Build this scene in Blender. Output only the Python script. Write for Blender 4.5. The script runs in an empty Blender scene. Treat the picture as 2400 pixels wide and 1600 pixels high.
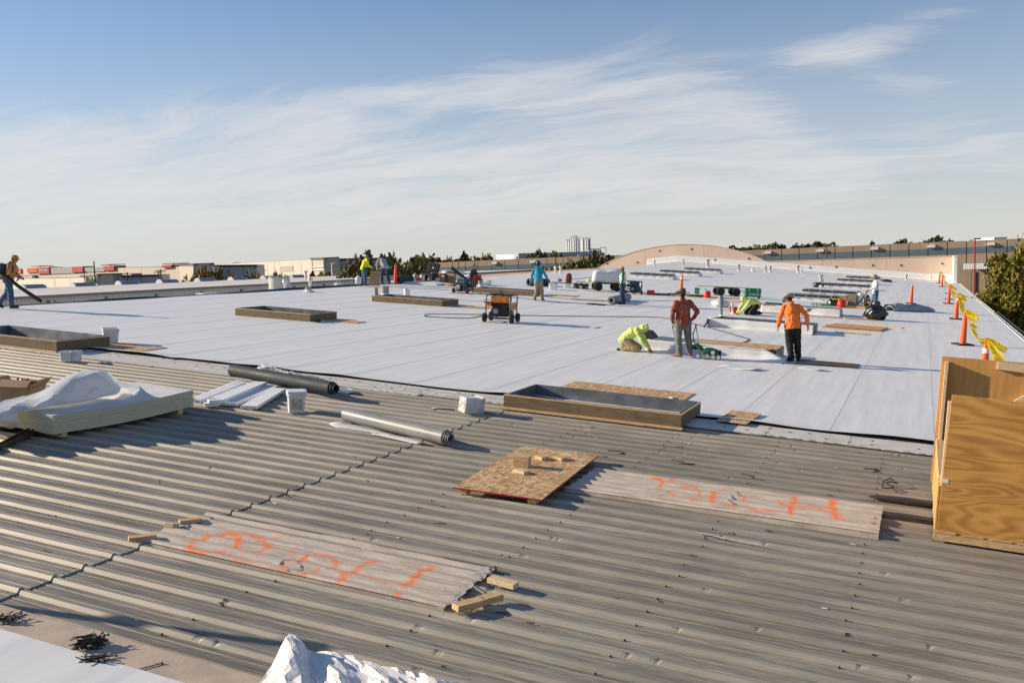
import bpy, bmesh, math, random
from mathutils import Vector, Matrix, Euler, noise
R = math.radians
random.seed(7)
S = bpy.context.scene
COL = S.collection

# ------------------------------------------------------------------ camera, light, sky
TH = 0.075                                   # pitch of the roof, falling towards +X
CT, ST = math.cos(TH), math.sin(TH)
RY = Matrix.Rotation(TH, 3, 'Y')
CAMH = 2.9076                                # eye above the roof plane
FPX = 2180.52                                # focal length in pixels of a 2400 px wide frame
yaw, pit, rol = 0.412006, -0.110593, -0.0395264
RP = (Matrix.Rotation(yaw, 3, 'Z') @ Matrix.Rotation(pit, 3, 'X') @ Matrix.Rotation(rol, 3, 'Y'))
RC = RY @ RP                                 # columns: right, forward, up
CAMP = RY @ Vector((0, 0, CAMH))
cam_d = bpy.data.cameras.new('camera'); cam = bpy.data.objects.new('camera', cam_d); COL.objects.link(cam)
cr, cf, cu = RC.col[0], RC.col[1], RC.col[2]
cam.matrix_world = Matrix(((cr.x, cu.x, -cf.x, CAMP.x), (cr.y, cu.y, -cf.y, CAMP.y), (cr.z, cu.z, -cf.z, CAMP.z), (0, 0, 0, 1)))
cam_d.lens = FPX / 2400 * 36; cam_d.sensor_width = 36; cam_d.sensor_fit = 'HORIZONTAL'
cam_d.clip_start = 0.05; cam_d.clip_end = 6000
S.camera = cam
S.render.resolution_x, S.render.resolution_y = 1024, 682

SUN = RY @ Vector((-math.cos(R(17.5)) * math.cos(R(12)), -math.cos(R(17.5)) * math.sin(R(12)), math.sin(R(17.5))))
SUN.normalize()
sun_el = math.asin(SUN.z); sun_az = math.atan2(SUN.x, SUN.y)      # azimuth clockwise from +Y
sl = bpy.data.lights.new('sun', 'SUN'); sl.energy = 5.0; sl.angle = R(0.53); sl.color = (1.0, 0.85, 0.64)
so = bpy.data.objects.new('sun', sl); COL.objects.link(so)
so.rotation_euler = SUN.to_track_quat('Z', 'Y').to_euler()

S.view_settings.view_transform = 'Standard'; S.view_settings.look = 'None'
S.view_settings.gamma = 1; S.view_settings.use_curve_mapping = False
S.view_settings.exposure = 0.48
S.cycles.max_bounces = 6; S.cycles.transparent_max_bounces = 16

W = bpy.data.worlds.new('World'); S.world = W; W.use_nodes = True
class NT:
    """little helper for wiring nodes"""
    def __init__(s, nt): s.nt = nt
    def n(s, t, **k):
        d = s.nt.nodes.new(t)
        for a, b in k.items(): setattr(d, a, b)
        return d
    def put(s, sock, v):
        if v is None: return
        if isinstance(v, bpy.types.NodeSocket): s.nt.links.new(v, sock)
        else: sock.default_value = v
    def m(s, op, a, b=None, c=None, clamp=False):
        d = s.n('ShaderNodeMath', operation=op, use_clamp=clamp)
        for i, v in enumerate((a, b, c)): s.put(d.inputs[i], v)
        return d.outputs[0]
    def mix(s, f, a, b, mode='MIX'):
        d = s.n('ShaderNodeMix', data_type='RGBA', blend_type=mode)
        s.put(d.inputs[0], f); s.put(d.inputs[6], a); s.put(d.inputs[7], b)
        return d.outputs[2]
    def noise(s, vec, scale, detail=4, rough=.55, dist=0, lac=2.0):
        d = s.n('ShaderNodeTexNoise'); s.put(d.inputs['Vector'], vec); d.inputs['Scale'].default_value = scale
        d.inputs['Detail'].default_value = detail; d.inputs['Roughness'].default_value = rough; d.inputs['Distortion'].default_value = dist
        return d.outputs['Fac']
    def ramp(s, f, stops, interp='LINEAR'):
        d = s.n('ShaderNodeValToRGB'); d.color_ramp.interpolation = interp
        e = d.color_ramp.elements
        while len(e) > 1: e.remove(e[-1])
        for i, (p, c) in enumerate(stops):
            x = e[0] if i == 0 else e.new(p)
            x.position = p; x.color = c if len(c) == 4 else (*c, 1)
        s.put(d.inputs[0], f)
        return d.outputs[0]
    def mapr(s, v, a, b, c=0., d_=1., smooth=True):
        d = s.n('ShaderNodeMapRange', interpolation_type='SMOOTHSTEP' if smooth else 'LINEAR')
        for i, x in enumerate((v, a, b, c, d_)): s.put(d.inputs[i], x)
        return d.outputs[0]
    def comb(s, x, y, z):
        d = s.n('ShaderNodeCombineXYZ')
        for i, v in enumerate((x, y, z)): s.put(d.inputs[i], v)
        return d.outputs[0]
    def mapping(s, vec, scale=(1, 1, 1), rot=(0, 0, 0), loc=(0, 0, 0)):
        d = s.n('ShaderNodeMapping'); s.put(d.inputs[0], vec)
        d.inputs['Scale'].default_value = scale; d.inputs['Rotation'].default_value = rot; d.inputs['Location'].default_value = loc
        return d.outputs[0]
    def sep(s, vec):
        d = s.n('ShaderNodeSeparateXYZ'); s.put(d.inputs[0], vec); return d.outputs

def dir_of(px, py):
    d = RC @ Vector(((px - 1200) / FPX, 1, -(py - 800) / FPX)); return d.normalized()
def azel(px, py):
    d = dir_of(px, py); return math.degrees(math.atan2(d.x, d.y)), math.degrees(math.asin(d.z))

w = NT(W.node_tree); W.node_tree.nodes.clear()
sky = w.n('ShaderNodeTexSky', sky_type='NISHITA'); sky.sun_disc = False
sky.sun_elevation = sun_el; sky.sun_rotation = sun_az
sky.altitude = 150; sky.air_density = 1.0; sky.dust_density = 0.1; sky.ozone_density = 3.2
tc = w.n('ShaderNodeTexCoord').outputs['Generated']
dx, dy, dz = w.sep(tc)
az = w.m('DEGREES', w.m('ARCTAN2', dx, dy)); el = w.m('DEGREES', w.m('ARCSINE', dz))
def blob(px, py, ra, re, tilt=0.):
    a0, e0 = azel(px, py)
    da = w.m('SUBTRACT', az, a0); de = w.m('SUBTRACT', el, e0)
    c_, s_ = math.cos(R(tilt)), math.sin(R(tilt))
    x = w.m('DIVIDE', w.m('ADD', w.m('MULTIPLY', da, c_), w.m('MULTIPLY', de, s_)), ra)
    y = w.m('DIVIDE', w.m('SUBTRACT', w.m('MULTIPLY', de, c_), w.m('MULTIPLY', da, s_)), re)
    return w.m('EXPONENT', w.m('MULTIPLY', w.m('ADD', w.m('MULTIPLY', x, x), w.m('MULTIPLY', y, y)), -1.0))
zz = w.m('ADD', w.m('MAXIMUM', dz, 0.0), 0.16)
plane = w.comb(w.m('DIVIDE', dx, zz), w.m('DIVIDE', dy, zz), 0.0)
warp = w.n('ShaderNodeTexNoise'); w.put(warp.inputs['Vector'], plane); warp.inputs['Scale'].default_value = 1.3; warp.inputs['Detail'].default_value = 4
vm = w.n('ShaderNodeVectorMath', operation='MULTIPLY_ADD'); w.put(vm.inputs[0], warp.outputs['Color']); vm.inputs[1].default_value = (.55, .55, 0); w.put(vm.inputs[2], plane)
wp = vm.outputs[0]
streak = w.noise(w.mapping(wp, scale=(.9, 3.4, 1), rot=(0, 0, R(-24))), 1.6, 8, .62)
fine = w.noise(w.mapping(wp, scale=(1.4, 7, 1), rot=(0, 0, R(-38))), 3.2, 8, .66)
tex = w.m('ADD', w.m('MULTIPLY', streak, .78), w.m('MULTIPLY', fine, .22))
env = None
for b_ in [(150, 330, 15, 2.2, 4, .75), (560, 300, 11, 1.8, 6, .8), (430, 420, 20, 2.4, 3, .62), (1000, 440, 16, 2.2, 0, .6),
           (1500, 330, 8, 2.2, -22, .9), (1330, 220, 6.0, 1.6, -8, .85), (1700, 270, 7, 2.6, -35, .8), (1420, 395, 9, .9, -6, .7), (1800, 390, 12, 1.6, -4, .7),
           (2060, 90, 4.6, 1.0, 10, .8), (2110, 180, 4.4, 1.1, -20, .55), (1880, 120, 4, 1.2, 8, .35), (2300, 330, 5, 1.4, -14, .55), (980, 230, 5, .5, -2, .75), (1700, 465, 6, .4, 5, .5),
           (100, 500, 24, 2.4, 2, .6), (900, 520, 24, 2.4, 0, .55)]:
    t_ = w.m('MULTIPLY', blob(*b_[:5]), b_[5])
    env = t_ if env is None else w.m('ADD', env, t_)
away = w.mapr(w.m('ABSOLUTE', w.m('ADD', az, 24.0)), 34, 60, 0, .4)      # the same cirrus goes on outside the frame
env = w.m('MINIMUM', w.m('ADD', env, away), 1.0)
cl = w.mapr(w.m('ADD', tex, w.m('MULTIPLY', env, .34)), .55, 1.0)
cl = w.m('MULTIPLY', w.m('MULTIPLY', cl, w.mapr(env, .0, .5)), w.mapr(el, -1, 4, 0., .74))
SKY_K = 0.082
base = w.mix(1.0, sky.outputs[0], (SKY_K * .86, SKY_K * .98, SKY_K * 1.08, 1), 'MULTIPLY')
veil = w.m('MULTIPLY', w.m('POWER', w.mapr(el, -1, 21, 1.0, 0.0, False), 1.5), .92)
base = w.mix(veil, base, (.495, .474, .464, 1))
skyc = w.mix(cl, base, (.555, .54, .54, 1))
bg = w.n('ShaderNodeBackground'); w.put(bg.inputs[0], skyc); bg.inputs[1].default_value = 1.0
wo = w.n('ShaderNodeOutputWorld'); W.node_tree.links.new(bg.outputs[0], wo.inputs[0])

# ------------------------------------------------------------------ places
def rise(u, v): return 9e-5 * min(max(-u / 27.2, 0), 1) * max(0, v - 20) ** 2
def RW(u, v, n=0.): return RY @ Vector((u, v, n + rise(u, v)))
def ray(px, py): return RC @ Vector(((px - 1200) / FPX, 1, -(py - 800) / FPX))
def at(px, py):
    """point (u, v) of the roof seen at a pixel of the 2400 x 1600 photograph"""
    q = RP @ Vector(((px - 1200) / FPX, 1, -(py - 800) / FPX)); n = 0
    for _ in range(20):
        t = (n - CAMH) / q.z; n = rise(q.x * t, q.y * t)
    return q.x * t, q.y * t
def ridge_v(px, u=-27.05):
    """distance along the ridge at which it passes a pixel column"""
    lo, hi = 5., 110.
    for _ in range(40):
        v = (lo + hi) / 2; d = RC.transposed() @ (RY @ Vector((u, v, rise(u, v))) - CAMP)
        if 1200 + FPX * d.x / d.y < px: lo = v
        else: hi = v
    return v
def far(px, py, D): return CAMP + ray(px, py) * D
def MR(u, v, n=0., rot=0., upright=False):
    m = Matrix.Rotation(rot, 4, 'Z') if upright else RY.to_4x4() @ Matrix.Rotation(rot, 4, 'Z')
    return Matrix.Translation(RW(u, v, n)) @ m
IMR = R(23.8)          # heading of "to the right in the picture" on the roof; away is IMR + 90 degrees

# ------------------------------------------------------------------ mesh helpers
class MB:
    def __init__(s): s.v = []; s.f = []
    def add(s, vs, fs, M=None):
        o = len(s.v)
        s.v += [tuple(M @ Vector(p)) if M is not None else tuple(p) for p in vs]
        s.f += [tuple(i + o for i in f) for f in fs]
        return s
    def bb(s, x0, x1, y0, y1, z0, z1, M=None):
        return s.add([(x0, y0, z0), (x1, y0, z0), (x1, y1, z0), (x0, y1, z0), (x0, y0, z1), (x1, y0, z1), (x1, y1, z1), (x0, y1, z1)],
                     [(0, 3, 2, 1), (4, 5, 6, 7), (0, 1, 5, 4), (1, 2, 6, 5), (2, 3, 7, 6), (3, 0, 4, 7)], M)
    def box(s, c, d, rot=(0, 0, 0)):
        M = Matrix.Translation(c) @ Euler(rot).to_matrix().to_4x4()
        return s.bb(-d[0] / 2, d[0] / 2, -d[1] / 2, d[1] / 2, -d[2] / 2, d[2] / 2, M)
    def rings(s, rs, cap=True, close=True):
        n = len(rs[0]); vs = [p for r in rs for p in r]; fs = []
        for k in range(len(rs) - 1):
            for i in range(n if close else n - 1):
                j = (i + 1) % n
                fs.append((k * n + i, k * n + j, (k + 1) * n + j, (k + 1) * n + i))
        if cap: fs += [tuple(range(n - 1, -1, -1)), tuple(range((len(rs) - 1) * n, len(rs) * n))]
        return s.add(vs, fs)
    def tube(s, pts, r, n=8, cap=True, up=None):
        pts = [Vector(p) for p in pts]; k = len(pts)
        rr = list(r) if isinstance(r, (list, tuple)) else [r] * k
        rs = []; side0 = None
        for i, p in enumerate(pts):
            t = (pts[min(i + 1, k - 1)] - pts[max(i - 1, 0)])
            if t.length < 1e-9: t = Vector((0, 0, 1))
            t.normalize()
            if side0 is None:
                h = Vector(up) if up else (Vector((1, 0, 0)) if abs(t.x) < .8 else Vector((0, 1, 0)))
                a = (h - t * h.dot(t)).normalized()
            else: a = (side0 - t * side0.dot(t)).normalized()
            side0 = a; b = t.cross(a)
            q = rr[i]; qx, qy = q if isinstance(q, (tuple, list)) else (q, q)
            rs.append([p + a * (qx * math.cos(2 * math.pi * j / n)) + b * (qy * math.sin(2 * math.pi * j / n)) for j in range(n)])
        return s.rings(rs, cap)
    def ball(s, c, r, nu=12, nv=8, M=None):
        rx, ry, rz = (r, r, r) if not isinstance(r, (tuple, list)) else r
        c = Vector(c); rs = []
        for k in range(nv + 1):
            a = -math.pi / 2 + math.pi * (k + .001) / (nv + .002)
            ring = [Vector((rx * math.cos(a) * math.cos(2 * math.pi * j / nu), ry * math.cos(a) * math.sin(2 * math.pi * j / nu), rz * math.sin(a))) for j in range(nu)]
            rs.append([c + ((M @ p) if M else p) for p in ring])
        return s.rings(rs)
    def lathe(s, prof, n=16, c=(0, 0, 0), cap=True):
        c = Vector(c)
        return s.rings([[c + Vector((r * math.cos(2 * math.pi * j / n), r * math.sin(2 * math.pi * j / n), z)) for j in range(n)] for r, z in prof], cap)
    def capsule(s, a, b, ra, rb, n=10):
        a, b = Vector(a), Vector(b); d = (b - a).normalized()
        return s.tube([a - d * ra * .92, a - d * ra * .6, a, b, b + d * rb * .6, b + d * rb * .92], [ra * .35, ra * .8, ra, rb, rb * .8, rb * .35], n)
    def grid(s, fn, nu, nv, thick=0.):
        P = [[Vector(fn(i / nu, j / nv)) for i in range(nu + 1)] for j in range(nv + 1)]
        vs = [p for r in P for p in r]; m = nu + 1
        fs = [(j * m + i, j * m + i + 1, (j + 1) * m + i + 1, (j + 1) * m + i) for j in range(nv) for i in range(nu)]
        if thick:
            o = len(vs); low = []
            for j in range(nv + 1):
                for i in range(m):
                    a = P[j][min(i + 1, nu)] - P[j][max(i - 1, 0)]; b = P[min(j + 1, nv)][i] - P[max(j - 1, 0)][i]
                    nn = a.cross(b); nn = nn.normalized() if nn.length > 1e-9 else Vector((0, 0, 1))
                    low.append(P[j][i] - nn * thick)
            vs += low
            fs += [tuple(o + k for k in reversed(f)) for f in list(fs)]
            edge = [i for i in range(m)] + [j * m + nu for j in range(1, nv + 1)] + [nv * m + i for i in range(nu - 1, -1, -1)] + [j * m for j in range(nv - 1, 0, -1)]
            for k in range(len(edge)):
                a, b = edge[k], edge[(k + 1) % len(edge)]; fs.append((b, a, o + a, o + b))
        return s.add(vs, fs)
    def prism(s, poly, z0, z1, M=None):
        n = len(poly)
        return s.add([(x, y, z0) for x, y in poly] + [(x, y, z1) for x, y in poly],
                     [tuple(range(n - 1, -1, -1)), tuple(range(n, 2 * n))] + [(i, (i + 1) % n, n + (i + 1) % n, n + i) for i in range(n)], M)
    def mesh(s, name, mat, smooth=False, bevel=0.):
        me = bpy.data.meshes.new(name); me.from_pydata(s.v, [], s.f); me.update()
        if bevel or smooth:
            bm = bmesh.new(); bm.from_mesh(me)
            if bevel: bmesh.ops.bevel(bm, geom=list(bm.edges), offset=bevel, segments=1, affect='EDGES', clamp_overlap=True)
            bm.to_mesh(me); bm.free()
        if smooth:
            for p in me.polygons: p.use_smooth = True
            if smooth == 'auto': me.set_sharp_from_angle(angle=R(40))
        if mat: me.materials.append(mat)
        return me
    def build(s, name, mat, parent=None, smooth=False, bevel=0.):
        o = bpy.data.objects.new(name, s.mesh(name, mat, smooth, bevel)); COL.objects.link(o)
        if parent: o.parent = parent
        return o

def tag(o, label=None, cat=None, group=None, kind=None):
    if label: o['label'] = label
    if cat: o['category'] = cat
    if group: o['group'] = group
    if kind: o['kind'] = kind
    return o
def thing(name, label, cat, M, group=None):
    o = bpy.data.objects.new(name, None); COL.objects.link(o); o.empty_display_size = .2
    o.matrix_world = M
    return tag(o, label, cat, group)
def struct(name, M=None):
    o = bpy.data.objects.new(name, None); COL.objects.link(o)
    if M: o.matrix_world = M
    o['kind'] = 'structure'; return o
def dup(o, parent=None, M=None, label=None):
    c = o.copy(); COL.objects.link(c)
    if parent: c.parent = parent
    if M is not None: c.matrix_world = M
    if label: c['label'] = label
    for ch in KIDS.get(o.name, []): dup(ch, c)
    return c
KIDS = {}
def kids_of(root):
    """remember the parts of a prototype so that copies need no search through the scene"""
    for o in list(COL.objects):
        if o.parent is not None:
            p = o.parent
            while p is not None:
                if p == root: KIDS.setdefault(o.parent.name, []).append(o); break
                p = p.parent

# ------------------------------------------------------------------ materials
MATS = {}
def mat(name, col, rough=.65, var=.12, scale=5., stretch=(1, 1, 1), bump=0., bscale=None, metal=0., col2=None, spec=.4, detail=5, trans=0., alpha=1., sss=0.):
    if name in MATS: return MATS[name]
    m = bpy.data.materials.new(name); m.use_nodes = True; t = NT(m.node_tree)
    b = m.node_tree.nodes['Principled BSDF']
    vec = t.mapping(t.n('ShaderNodeTexCoord').outputs['Object'], scale=stretch)
    f = t.noise(vec, scale, detail)
    f2 = t.mapr(f, .3, .7)
    c1 = tuple(min(1, x * (1 - var)) for x in col) + (1,)
    c2 = tuple(col2) + (1,) if col2 else tuple(min(1, x * (1 + var)) for x in col) + (1,)
    t.put(b.inputs['Base Color'], t.mix(f2, c1, c2))
    t.put(b.inputs['Roughness'], t.mapr(f, .25, .75, max(0, rough - .08), min(1, rough + .08)))
    b.inputs['Metallic'].default_value = metal; b.inputs['Specular IOR Level'].default_value = spec
    if trans: b.inputs['Transmission Weight'].default_value = trans
    if alpha < 1: b.inputs['Alpha'].default_value = alpha
    if bump:
        bp = t.n('ShaderNodeBump'); bp.inputs['Strength'].default_value = 1; bp.inputs['Distance'].default_value = bump
        t.put(bp.inputs['Height'], t.noise(vec, bscale or scale * 3, 4)); t.put(b.inputs['Normal'], bp.outputs[0])
    MATS[name] = m; m['bsdf'] = 1
    return m
def newmat(name):
    m = bpy.data.materials.new(name); m.use_nodes = True; MATS[name] = m
    return m, NT(m.node_tree), m.node_tree.nodes['Principled BSDF']

# weathered coated steel of the old deck: long dirt streaks down the slope, rust flecks
m_metal, t, b = newmat('weathered_steel')
oc = t.n('ShaderNodeTexCoord').outputs['Object']
s1 = t.noise(t.mapping(oc, scale=(.35, 9, 6)), 3.0, 8, .62)
s2 = t.noise(t.mapping(oc, scale=(1.3, 26, 10)), 3.0, 6, .6)
s3 = t.noise(t.mapping(oc, scale=(.5, 1.2, 1)), 1.1, 5, .6)
at_ = t.n('ShaderNodeAttribute', attribute_name='pan'); pan = at_.outputs['Fac']
c = t.mix(t.mapr(s1, .32, .68), (.225, .198, .156, 1), (.375, .332, .265, 1))
c = t.mix(t.m('MULTIPLY', t.mapr(s2, .50, .70), .72), c, (.085, .088, .085, 1))
c = t.mix(t.m('MULTIPLY', t.mapr(s3, .45, .7), .35), c, (.15, .112, .07, 1))
cl_ = t.mix(t.mapr(s1, .3, .7), (.30, .268, .222, 1), (.37, .332, .276, 1))
c = t.mix(pan, cl_, c)
oi_ = t.n('ShaderNodeObjectInfo').outputs['Random']; pv_ = t.mapr(oi_, 0, 1, .86, 1.12, False); big_ = t.mapr(t.noise(t.mapping(oc, scale=(.5, .5, 1)), .8, 4, .6), .3, .7, .86, 1.1); pv_ = t.m('MULTIPLY', pv_, big_); c = t.mix(1.0, c, t.comb(pv_, pv_, pv_), 'MULTIPLY')
ru_ = t.noise(t.mapping(oc, scale=(.8, 5, 4)), 4.5, 7, .7); c = t.mix(t.m('MULTIPLY', t.mapr(ru_, .66, .80), .45), c, (.16, .085, .04, 1))
t.put(b.inputs['Base Color'], c); b.inputs['Metallic'].default_value = .14; b.inputs['Specular IOR Level'].default_value = .55
t.put(b.inputs['Roughness'], t.mapr(s1, .3, .7, .50, .62))
bp = t.n('ShaderNodeBump'); bp.inputs['Distance'].default_value = .0015; t.put(bp.inputs['Height'], s2); t.put(b.inputs['Normal'], bp.outputs[0])

m_memb, t, b = newmat('white_membrane')
oc = t.n('ShaderNodeTexCoord').outputs['Object']; ox, oy, oz = t.sep(oc)
a1 = t.noise(t.mapping(oc, scale=(2.2, .12, 1)), 2.0, 6, .55)
a2 = t.noise(t.mapping(oc, scale=(.25, .4, 1)), .9, 5, .6)
a3 = t.noise(oc, 9, 5, .6)
c = t.mix(t.mapr(a1, .3, .72), (.72, .71, .70, 1), (.82, .808, .79, 1))
c = t.mix(t.m('MULTIPLY', t.mapr(a2, .5, .78), .3), c, (.62, .605, .60, 1))
c = t.mix(t.m('MULTIPLY', t.mapr(a3, .62, .8), .2), c, (.55, .53, .5, 1))
sp_ = t.noise(oc, 2.6, 6, .7); c = t.mix(t.m('MULTIPLY', t.mapr(sp_, .60, .74), .35), c, (.50, .47, .44, 1)); sk_ = t.noise(t.mapping(oc, scale=(3, .7, 1), rot=(0, 0, .5)), 3.5, 7, .72); c = t.mix(t.m('MULTIPLY', t.mapr(sk_, .63, .74), .28), c, (.42, .40, .38, 1))
seam = t.mapr(t.m('ABSOLUTE', t.m('SUBTRACT', ox, .012)), .006, .02, 1., 0.)
wide = t.mapr(t.m('ABSOLUTE', t.m('SUBTRACT', ox, .09)), .03, .08, .12, 0.)
c = t.mix(t.m('MULTIPLY', t.m('ADD', t.m('MULTIPLY', seam, .26), wide), t.mapr(a3, .3, .6, .5, 1.)), c, (.48, .48, .50, 1))
t.put(b.inputs['Base Color'], c); b.inputs['Roughness'].default_value = .5; b.inputs['Specular IOR Level'].default_value = .35
bp = t.n('ShaderNodeBump'); bp.inputs['Distance'].default_value = .004
t.put(bp.inputs['Height'], t.noise(t.mapping(oc, scale=(2.5, .35, 1)), 2.2, 4, .5)); t.put(b.inputs['Normal'], bp.outputs[0])

def osb(name, k=1.):
    m, t, b = newmat(name)
    oc = t.n('ShaderNodeTexCoord').outputs['Object']
    wv = t.n('ShaderNodeTexNoise'); t.put(wv.inputs['Vector'], oc); wv.inputs['Scale'].default_value = 5
    va = t.n('ShaderNodeVectorMath', operation='MULTIPLY_ADD'); t.put(va.inputs[0], wv.outputs['Color']); va.inputs[1].default_value = (.10, .10, 0); t.put(va.inputs[2], oc); oc = va.outputs[0]; wv.inputs['Scale'].default_value = 9
    def flakes(sc, rot, scale):
        v = t.n('ShaderNodeTexVoronoi'); t.put(v.inputs['Vector'], t.mapping(oc, scale=sc, rot=(0, 0, rot))); v.inputs['Scale'].default_value = scale
        return t.sep(v.outputs['Color'])
    f1 = flakes((1, .38, 1), .3, 26); f2 = flakes((.4, 1, 1), .9, 34); f3 = flakes((1, .3, 1), -.6, 55)
    h = t.m('ADD', t.m('MULTIPLY', f1[0], .45), t.m('ADD', t.m('MULTIPLY', f2[1], .3), t.m('MULTIPLY', f3[2], .25)))
    c = t.ramp(h, [(0.12, (.27 * k, .14 * k, .055 * k)), (.34, (.47 * k, .27 * k, .115 * k)), (.58, (.62 * k, .385 * k, .18 * k)), (.82, (.80 * k, .60 * k, .36 * k))])
    c = t.mix(t.m('MULTIPLY', t.mapr(t.noise(oc, 3, 4), .4, .7), .3), c, (.34 * k, .2 * k, .09 * k, 1))
    t.put(b.inputs['Base Color'], c); b.inputs['Roughness'].default_value = .75
    bp = t.n('ShaderNodeBump'); bp.inputs['Distance'].default_value = .0012; t.put(bp.inputs['Height'], h); t.put(b.inputs['Normal'], bp.outputs[0])
    return m
m_osb = osb('oriented_strand_board')

def plywood(name, ca, cb, sc=(1, 1, 1), scale=1.6, dist=7., contrast=(.25, .8)):
    m, t, b = newmat(name)
    oc = t.mapping(t.n('ShaderNodeTexCoord').outputs['Object'], scale=sc)
    n0 = t.noise(oc, scale, 2.2, .42, .35); n1 = t.noise(oc, scale * 2.7, 6, .65)
    rg = t.m('SINE', t.m('ADD', t.m('MULTIPLY', n0, dist * 11), t.m('MULTIPLY', n1, 4.)))
    f = t.mapr(t.m('ADD', t.m('MULTIPLY', rg, .17), n1), *contrast)
    g = t.noise(t.mapping(oc, scale=(1.5, 1, 40)), 3, 5, .6)
    c = t.mix(f, (*cb, 1), (*ca, 1)); c = t.mix(t.m('MULTIPLY', t.mapr(g, .5, .75), .35), c, (*[x * .72 for x in cb], 1))
    t.put(b.inputs['Base Color'], c); b.inputs['Roughness'].default_value = .6
    return m
m_ply = plywood('fir_plywood', (.70, .36, .085), (.40, .18, .035), (.42, .42, 2.5), 1.1, 12, (.15, .85))
m_ply2 = plywood('plain_plywood', (.66, .35, .11), (.56, .28, .08), (3.2, 3.2, .22), 2., 2.5, (.2, .9))
m_lum = plywood('pale_lumber', (.78, .62, .40), (.64, .46, .26), (5, .8, 6), 3., 3, (.1, .95))
m_lum2 = plywood('sawn_pine', (.70, .49, .25), (.52, .33, .145), (1, 5, 5), 3., 3, (.1, .95))
m_curbw = mat('brown_curb_board', (.175, .125, .072), .8, .25, 4, (1.2, 6, 8), .002, 30)
m_curbw2 = mat('sheltered_curb_board', (.15, .115, .075), .8, .2, 4, (1, 5, 8), .002, 30)
m_liner = mat('grey_liner_metal', (.16, .175, .19), .45, .2, 3, metal=.4)
m_dark = mat('black_plastic', (.014, .014, .016), .45, .3, 8)
m_black = mat('black_painted_steel', (.02, .02, .022), .35, .3, 12)
m_rubber = mat('black_rubber', (.022, .021, .02), .8, .25, 10, bump=.002, bscale=40)
m_greyroll = mat('grey_membrane_back', (.235, .235, .23), .38, .08, 3, (1, 1, 1), spec=.5)
m_greyroll2 = mat('dark_grey_membrane', (.045, .052, .06), .6, .12, 3, spec=.2)
m_pipe = mat('grey_pipe', (.27, .27, .26), .6, .15, 4, (1, 1, .3))
m_whitep = mat('white_plastic', (.74, .74, .735), .4, .07, 6)
m_whitep2 = mat('white_soiled_plastic', (.66, .65, .63), .5, .15, 9, col2=(.73, .725, .71))
m_foamtop = mat('foam_facer', (.66, .65, .645), .7, .06, 3, bump=.001, bscale=60)
m_foam = mat('cut_foam_edge', (.70, .64, .45), .9, .08, 14, (1, 1, 6), .003, 60)
m_eps = mat('white_foam', (.78, .79, .80), .8, .05, 12, bump=.002, bscale=80)
m_card = mat('brown_cardboard', (.42, .28, .16), .8, .1, 5)
m_card2 = mat('dull_cardboard', (.26, .19, .125), .8, .12, 5)
m_orange = mat('cone_orange', (.86, .105, .022), .45, .12, 6, (1, 1, .5))
m_flag, t, b = newmat('yellow_vinyl')
b.inputs['Base Color'].default_value = (.90, .72, .05, 1); b.inputs['Roughness'].default_value = .45
tr_ = t.n('ShaderNodeBsdfTranslucent'); tr_.inputs[0].default_value = (.95, .78, .06, 1); mx = t.n('ShaderNodeMixShader'); mx.inputs[0].default_value = .5
t.nt.links.new(b.outputs[0], mx.inputs[1]); t.nt.links.new(tr_.outputs[0], mx.inputs[2]); t.nt.links.new(mx.outputs[0], m_flag.node_tree.nodes['Material Output'].inputs[0])
m_green = mat('green_paint', (.012, .20, .095), .4, .2, 6)
m_dgreen = mat('dark_green_paint', (.012, .085, .05), .35, .25, 8)
m_red = mat('red_plastic', (.62, .035, .022), .4, .15, 6)
m_dred = mat('dark_red_plastic', (.32, .02, .02), .4, .2, 8)
m_gorange = mat('generator_orange', (.62, .19, .02), .35, .12, 6)
m_gpanel = mat('faded_orange_panel', (.66, .36, .17), .55, .1, 8)
m_steel = mat('bare_steel', (.42, .42, .41), .35, .15, 9, metal=.6)
m_blue = mat('generator_blue', (.025, .055, .11), .4, .2, 6)
m_tan = mat('tan_wall_paint', (.60, .465, .345), .8, .05, 1.5, (1, 1, .3))
m_white = mat('white_paint', (.78, .77, .75), .5, .06, 3)
m_rust = mat('rusted_steel', (.10, .06, .038), .7, .4, 6, (1, 4, 4), .002, 30, metal=.2)
m_screw = mat('dark_screw', (.045, .038, .032), .5, .4, 30, metal=.4)
m_glass = mat('dark_window_glass', (.018, .022, .026), .12, .2, 3, spec=.6)
# ================================================================== ground and the roof
m_ground, t, b = newmat('ground_mix')
oc = t.n('ShaderNodeTexCoord').outputs['Object']
g1 = t.noise(oc, .02, 5); g2 = t.noise(oc, .6, 5)
c = t.mix(t.mapr(g1, .42, .58), (.17, .145, .10, 1), (.075, .072, .068, 1)); c = t.mix(t.m('MULTIPLY', g2, .5), c, (.13, .115, .09, 1))
t.put(b.inputs['Base Color'], c); b.inputs['Roughness'].default_value = .95
gz = -7.2
tag(MB().add([(-4000, -1500, gz), (4000, -1500, gz), (4000, 5000, gz), (-4000, 5000, gz)], [(0, 1, 2, 3)]).build('ground', m_ground), kind='structure')

UR, UL, VF, PITCH, RIB0 = 3.4, -27.2, 112.0, .3048, 6.13
EDGE = 15.28                                 # where the new membrane stops
def nz(x, y=0., z=0.): return noise.noise(Vector((x, y, z)))

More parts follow.
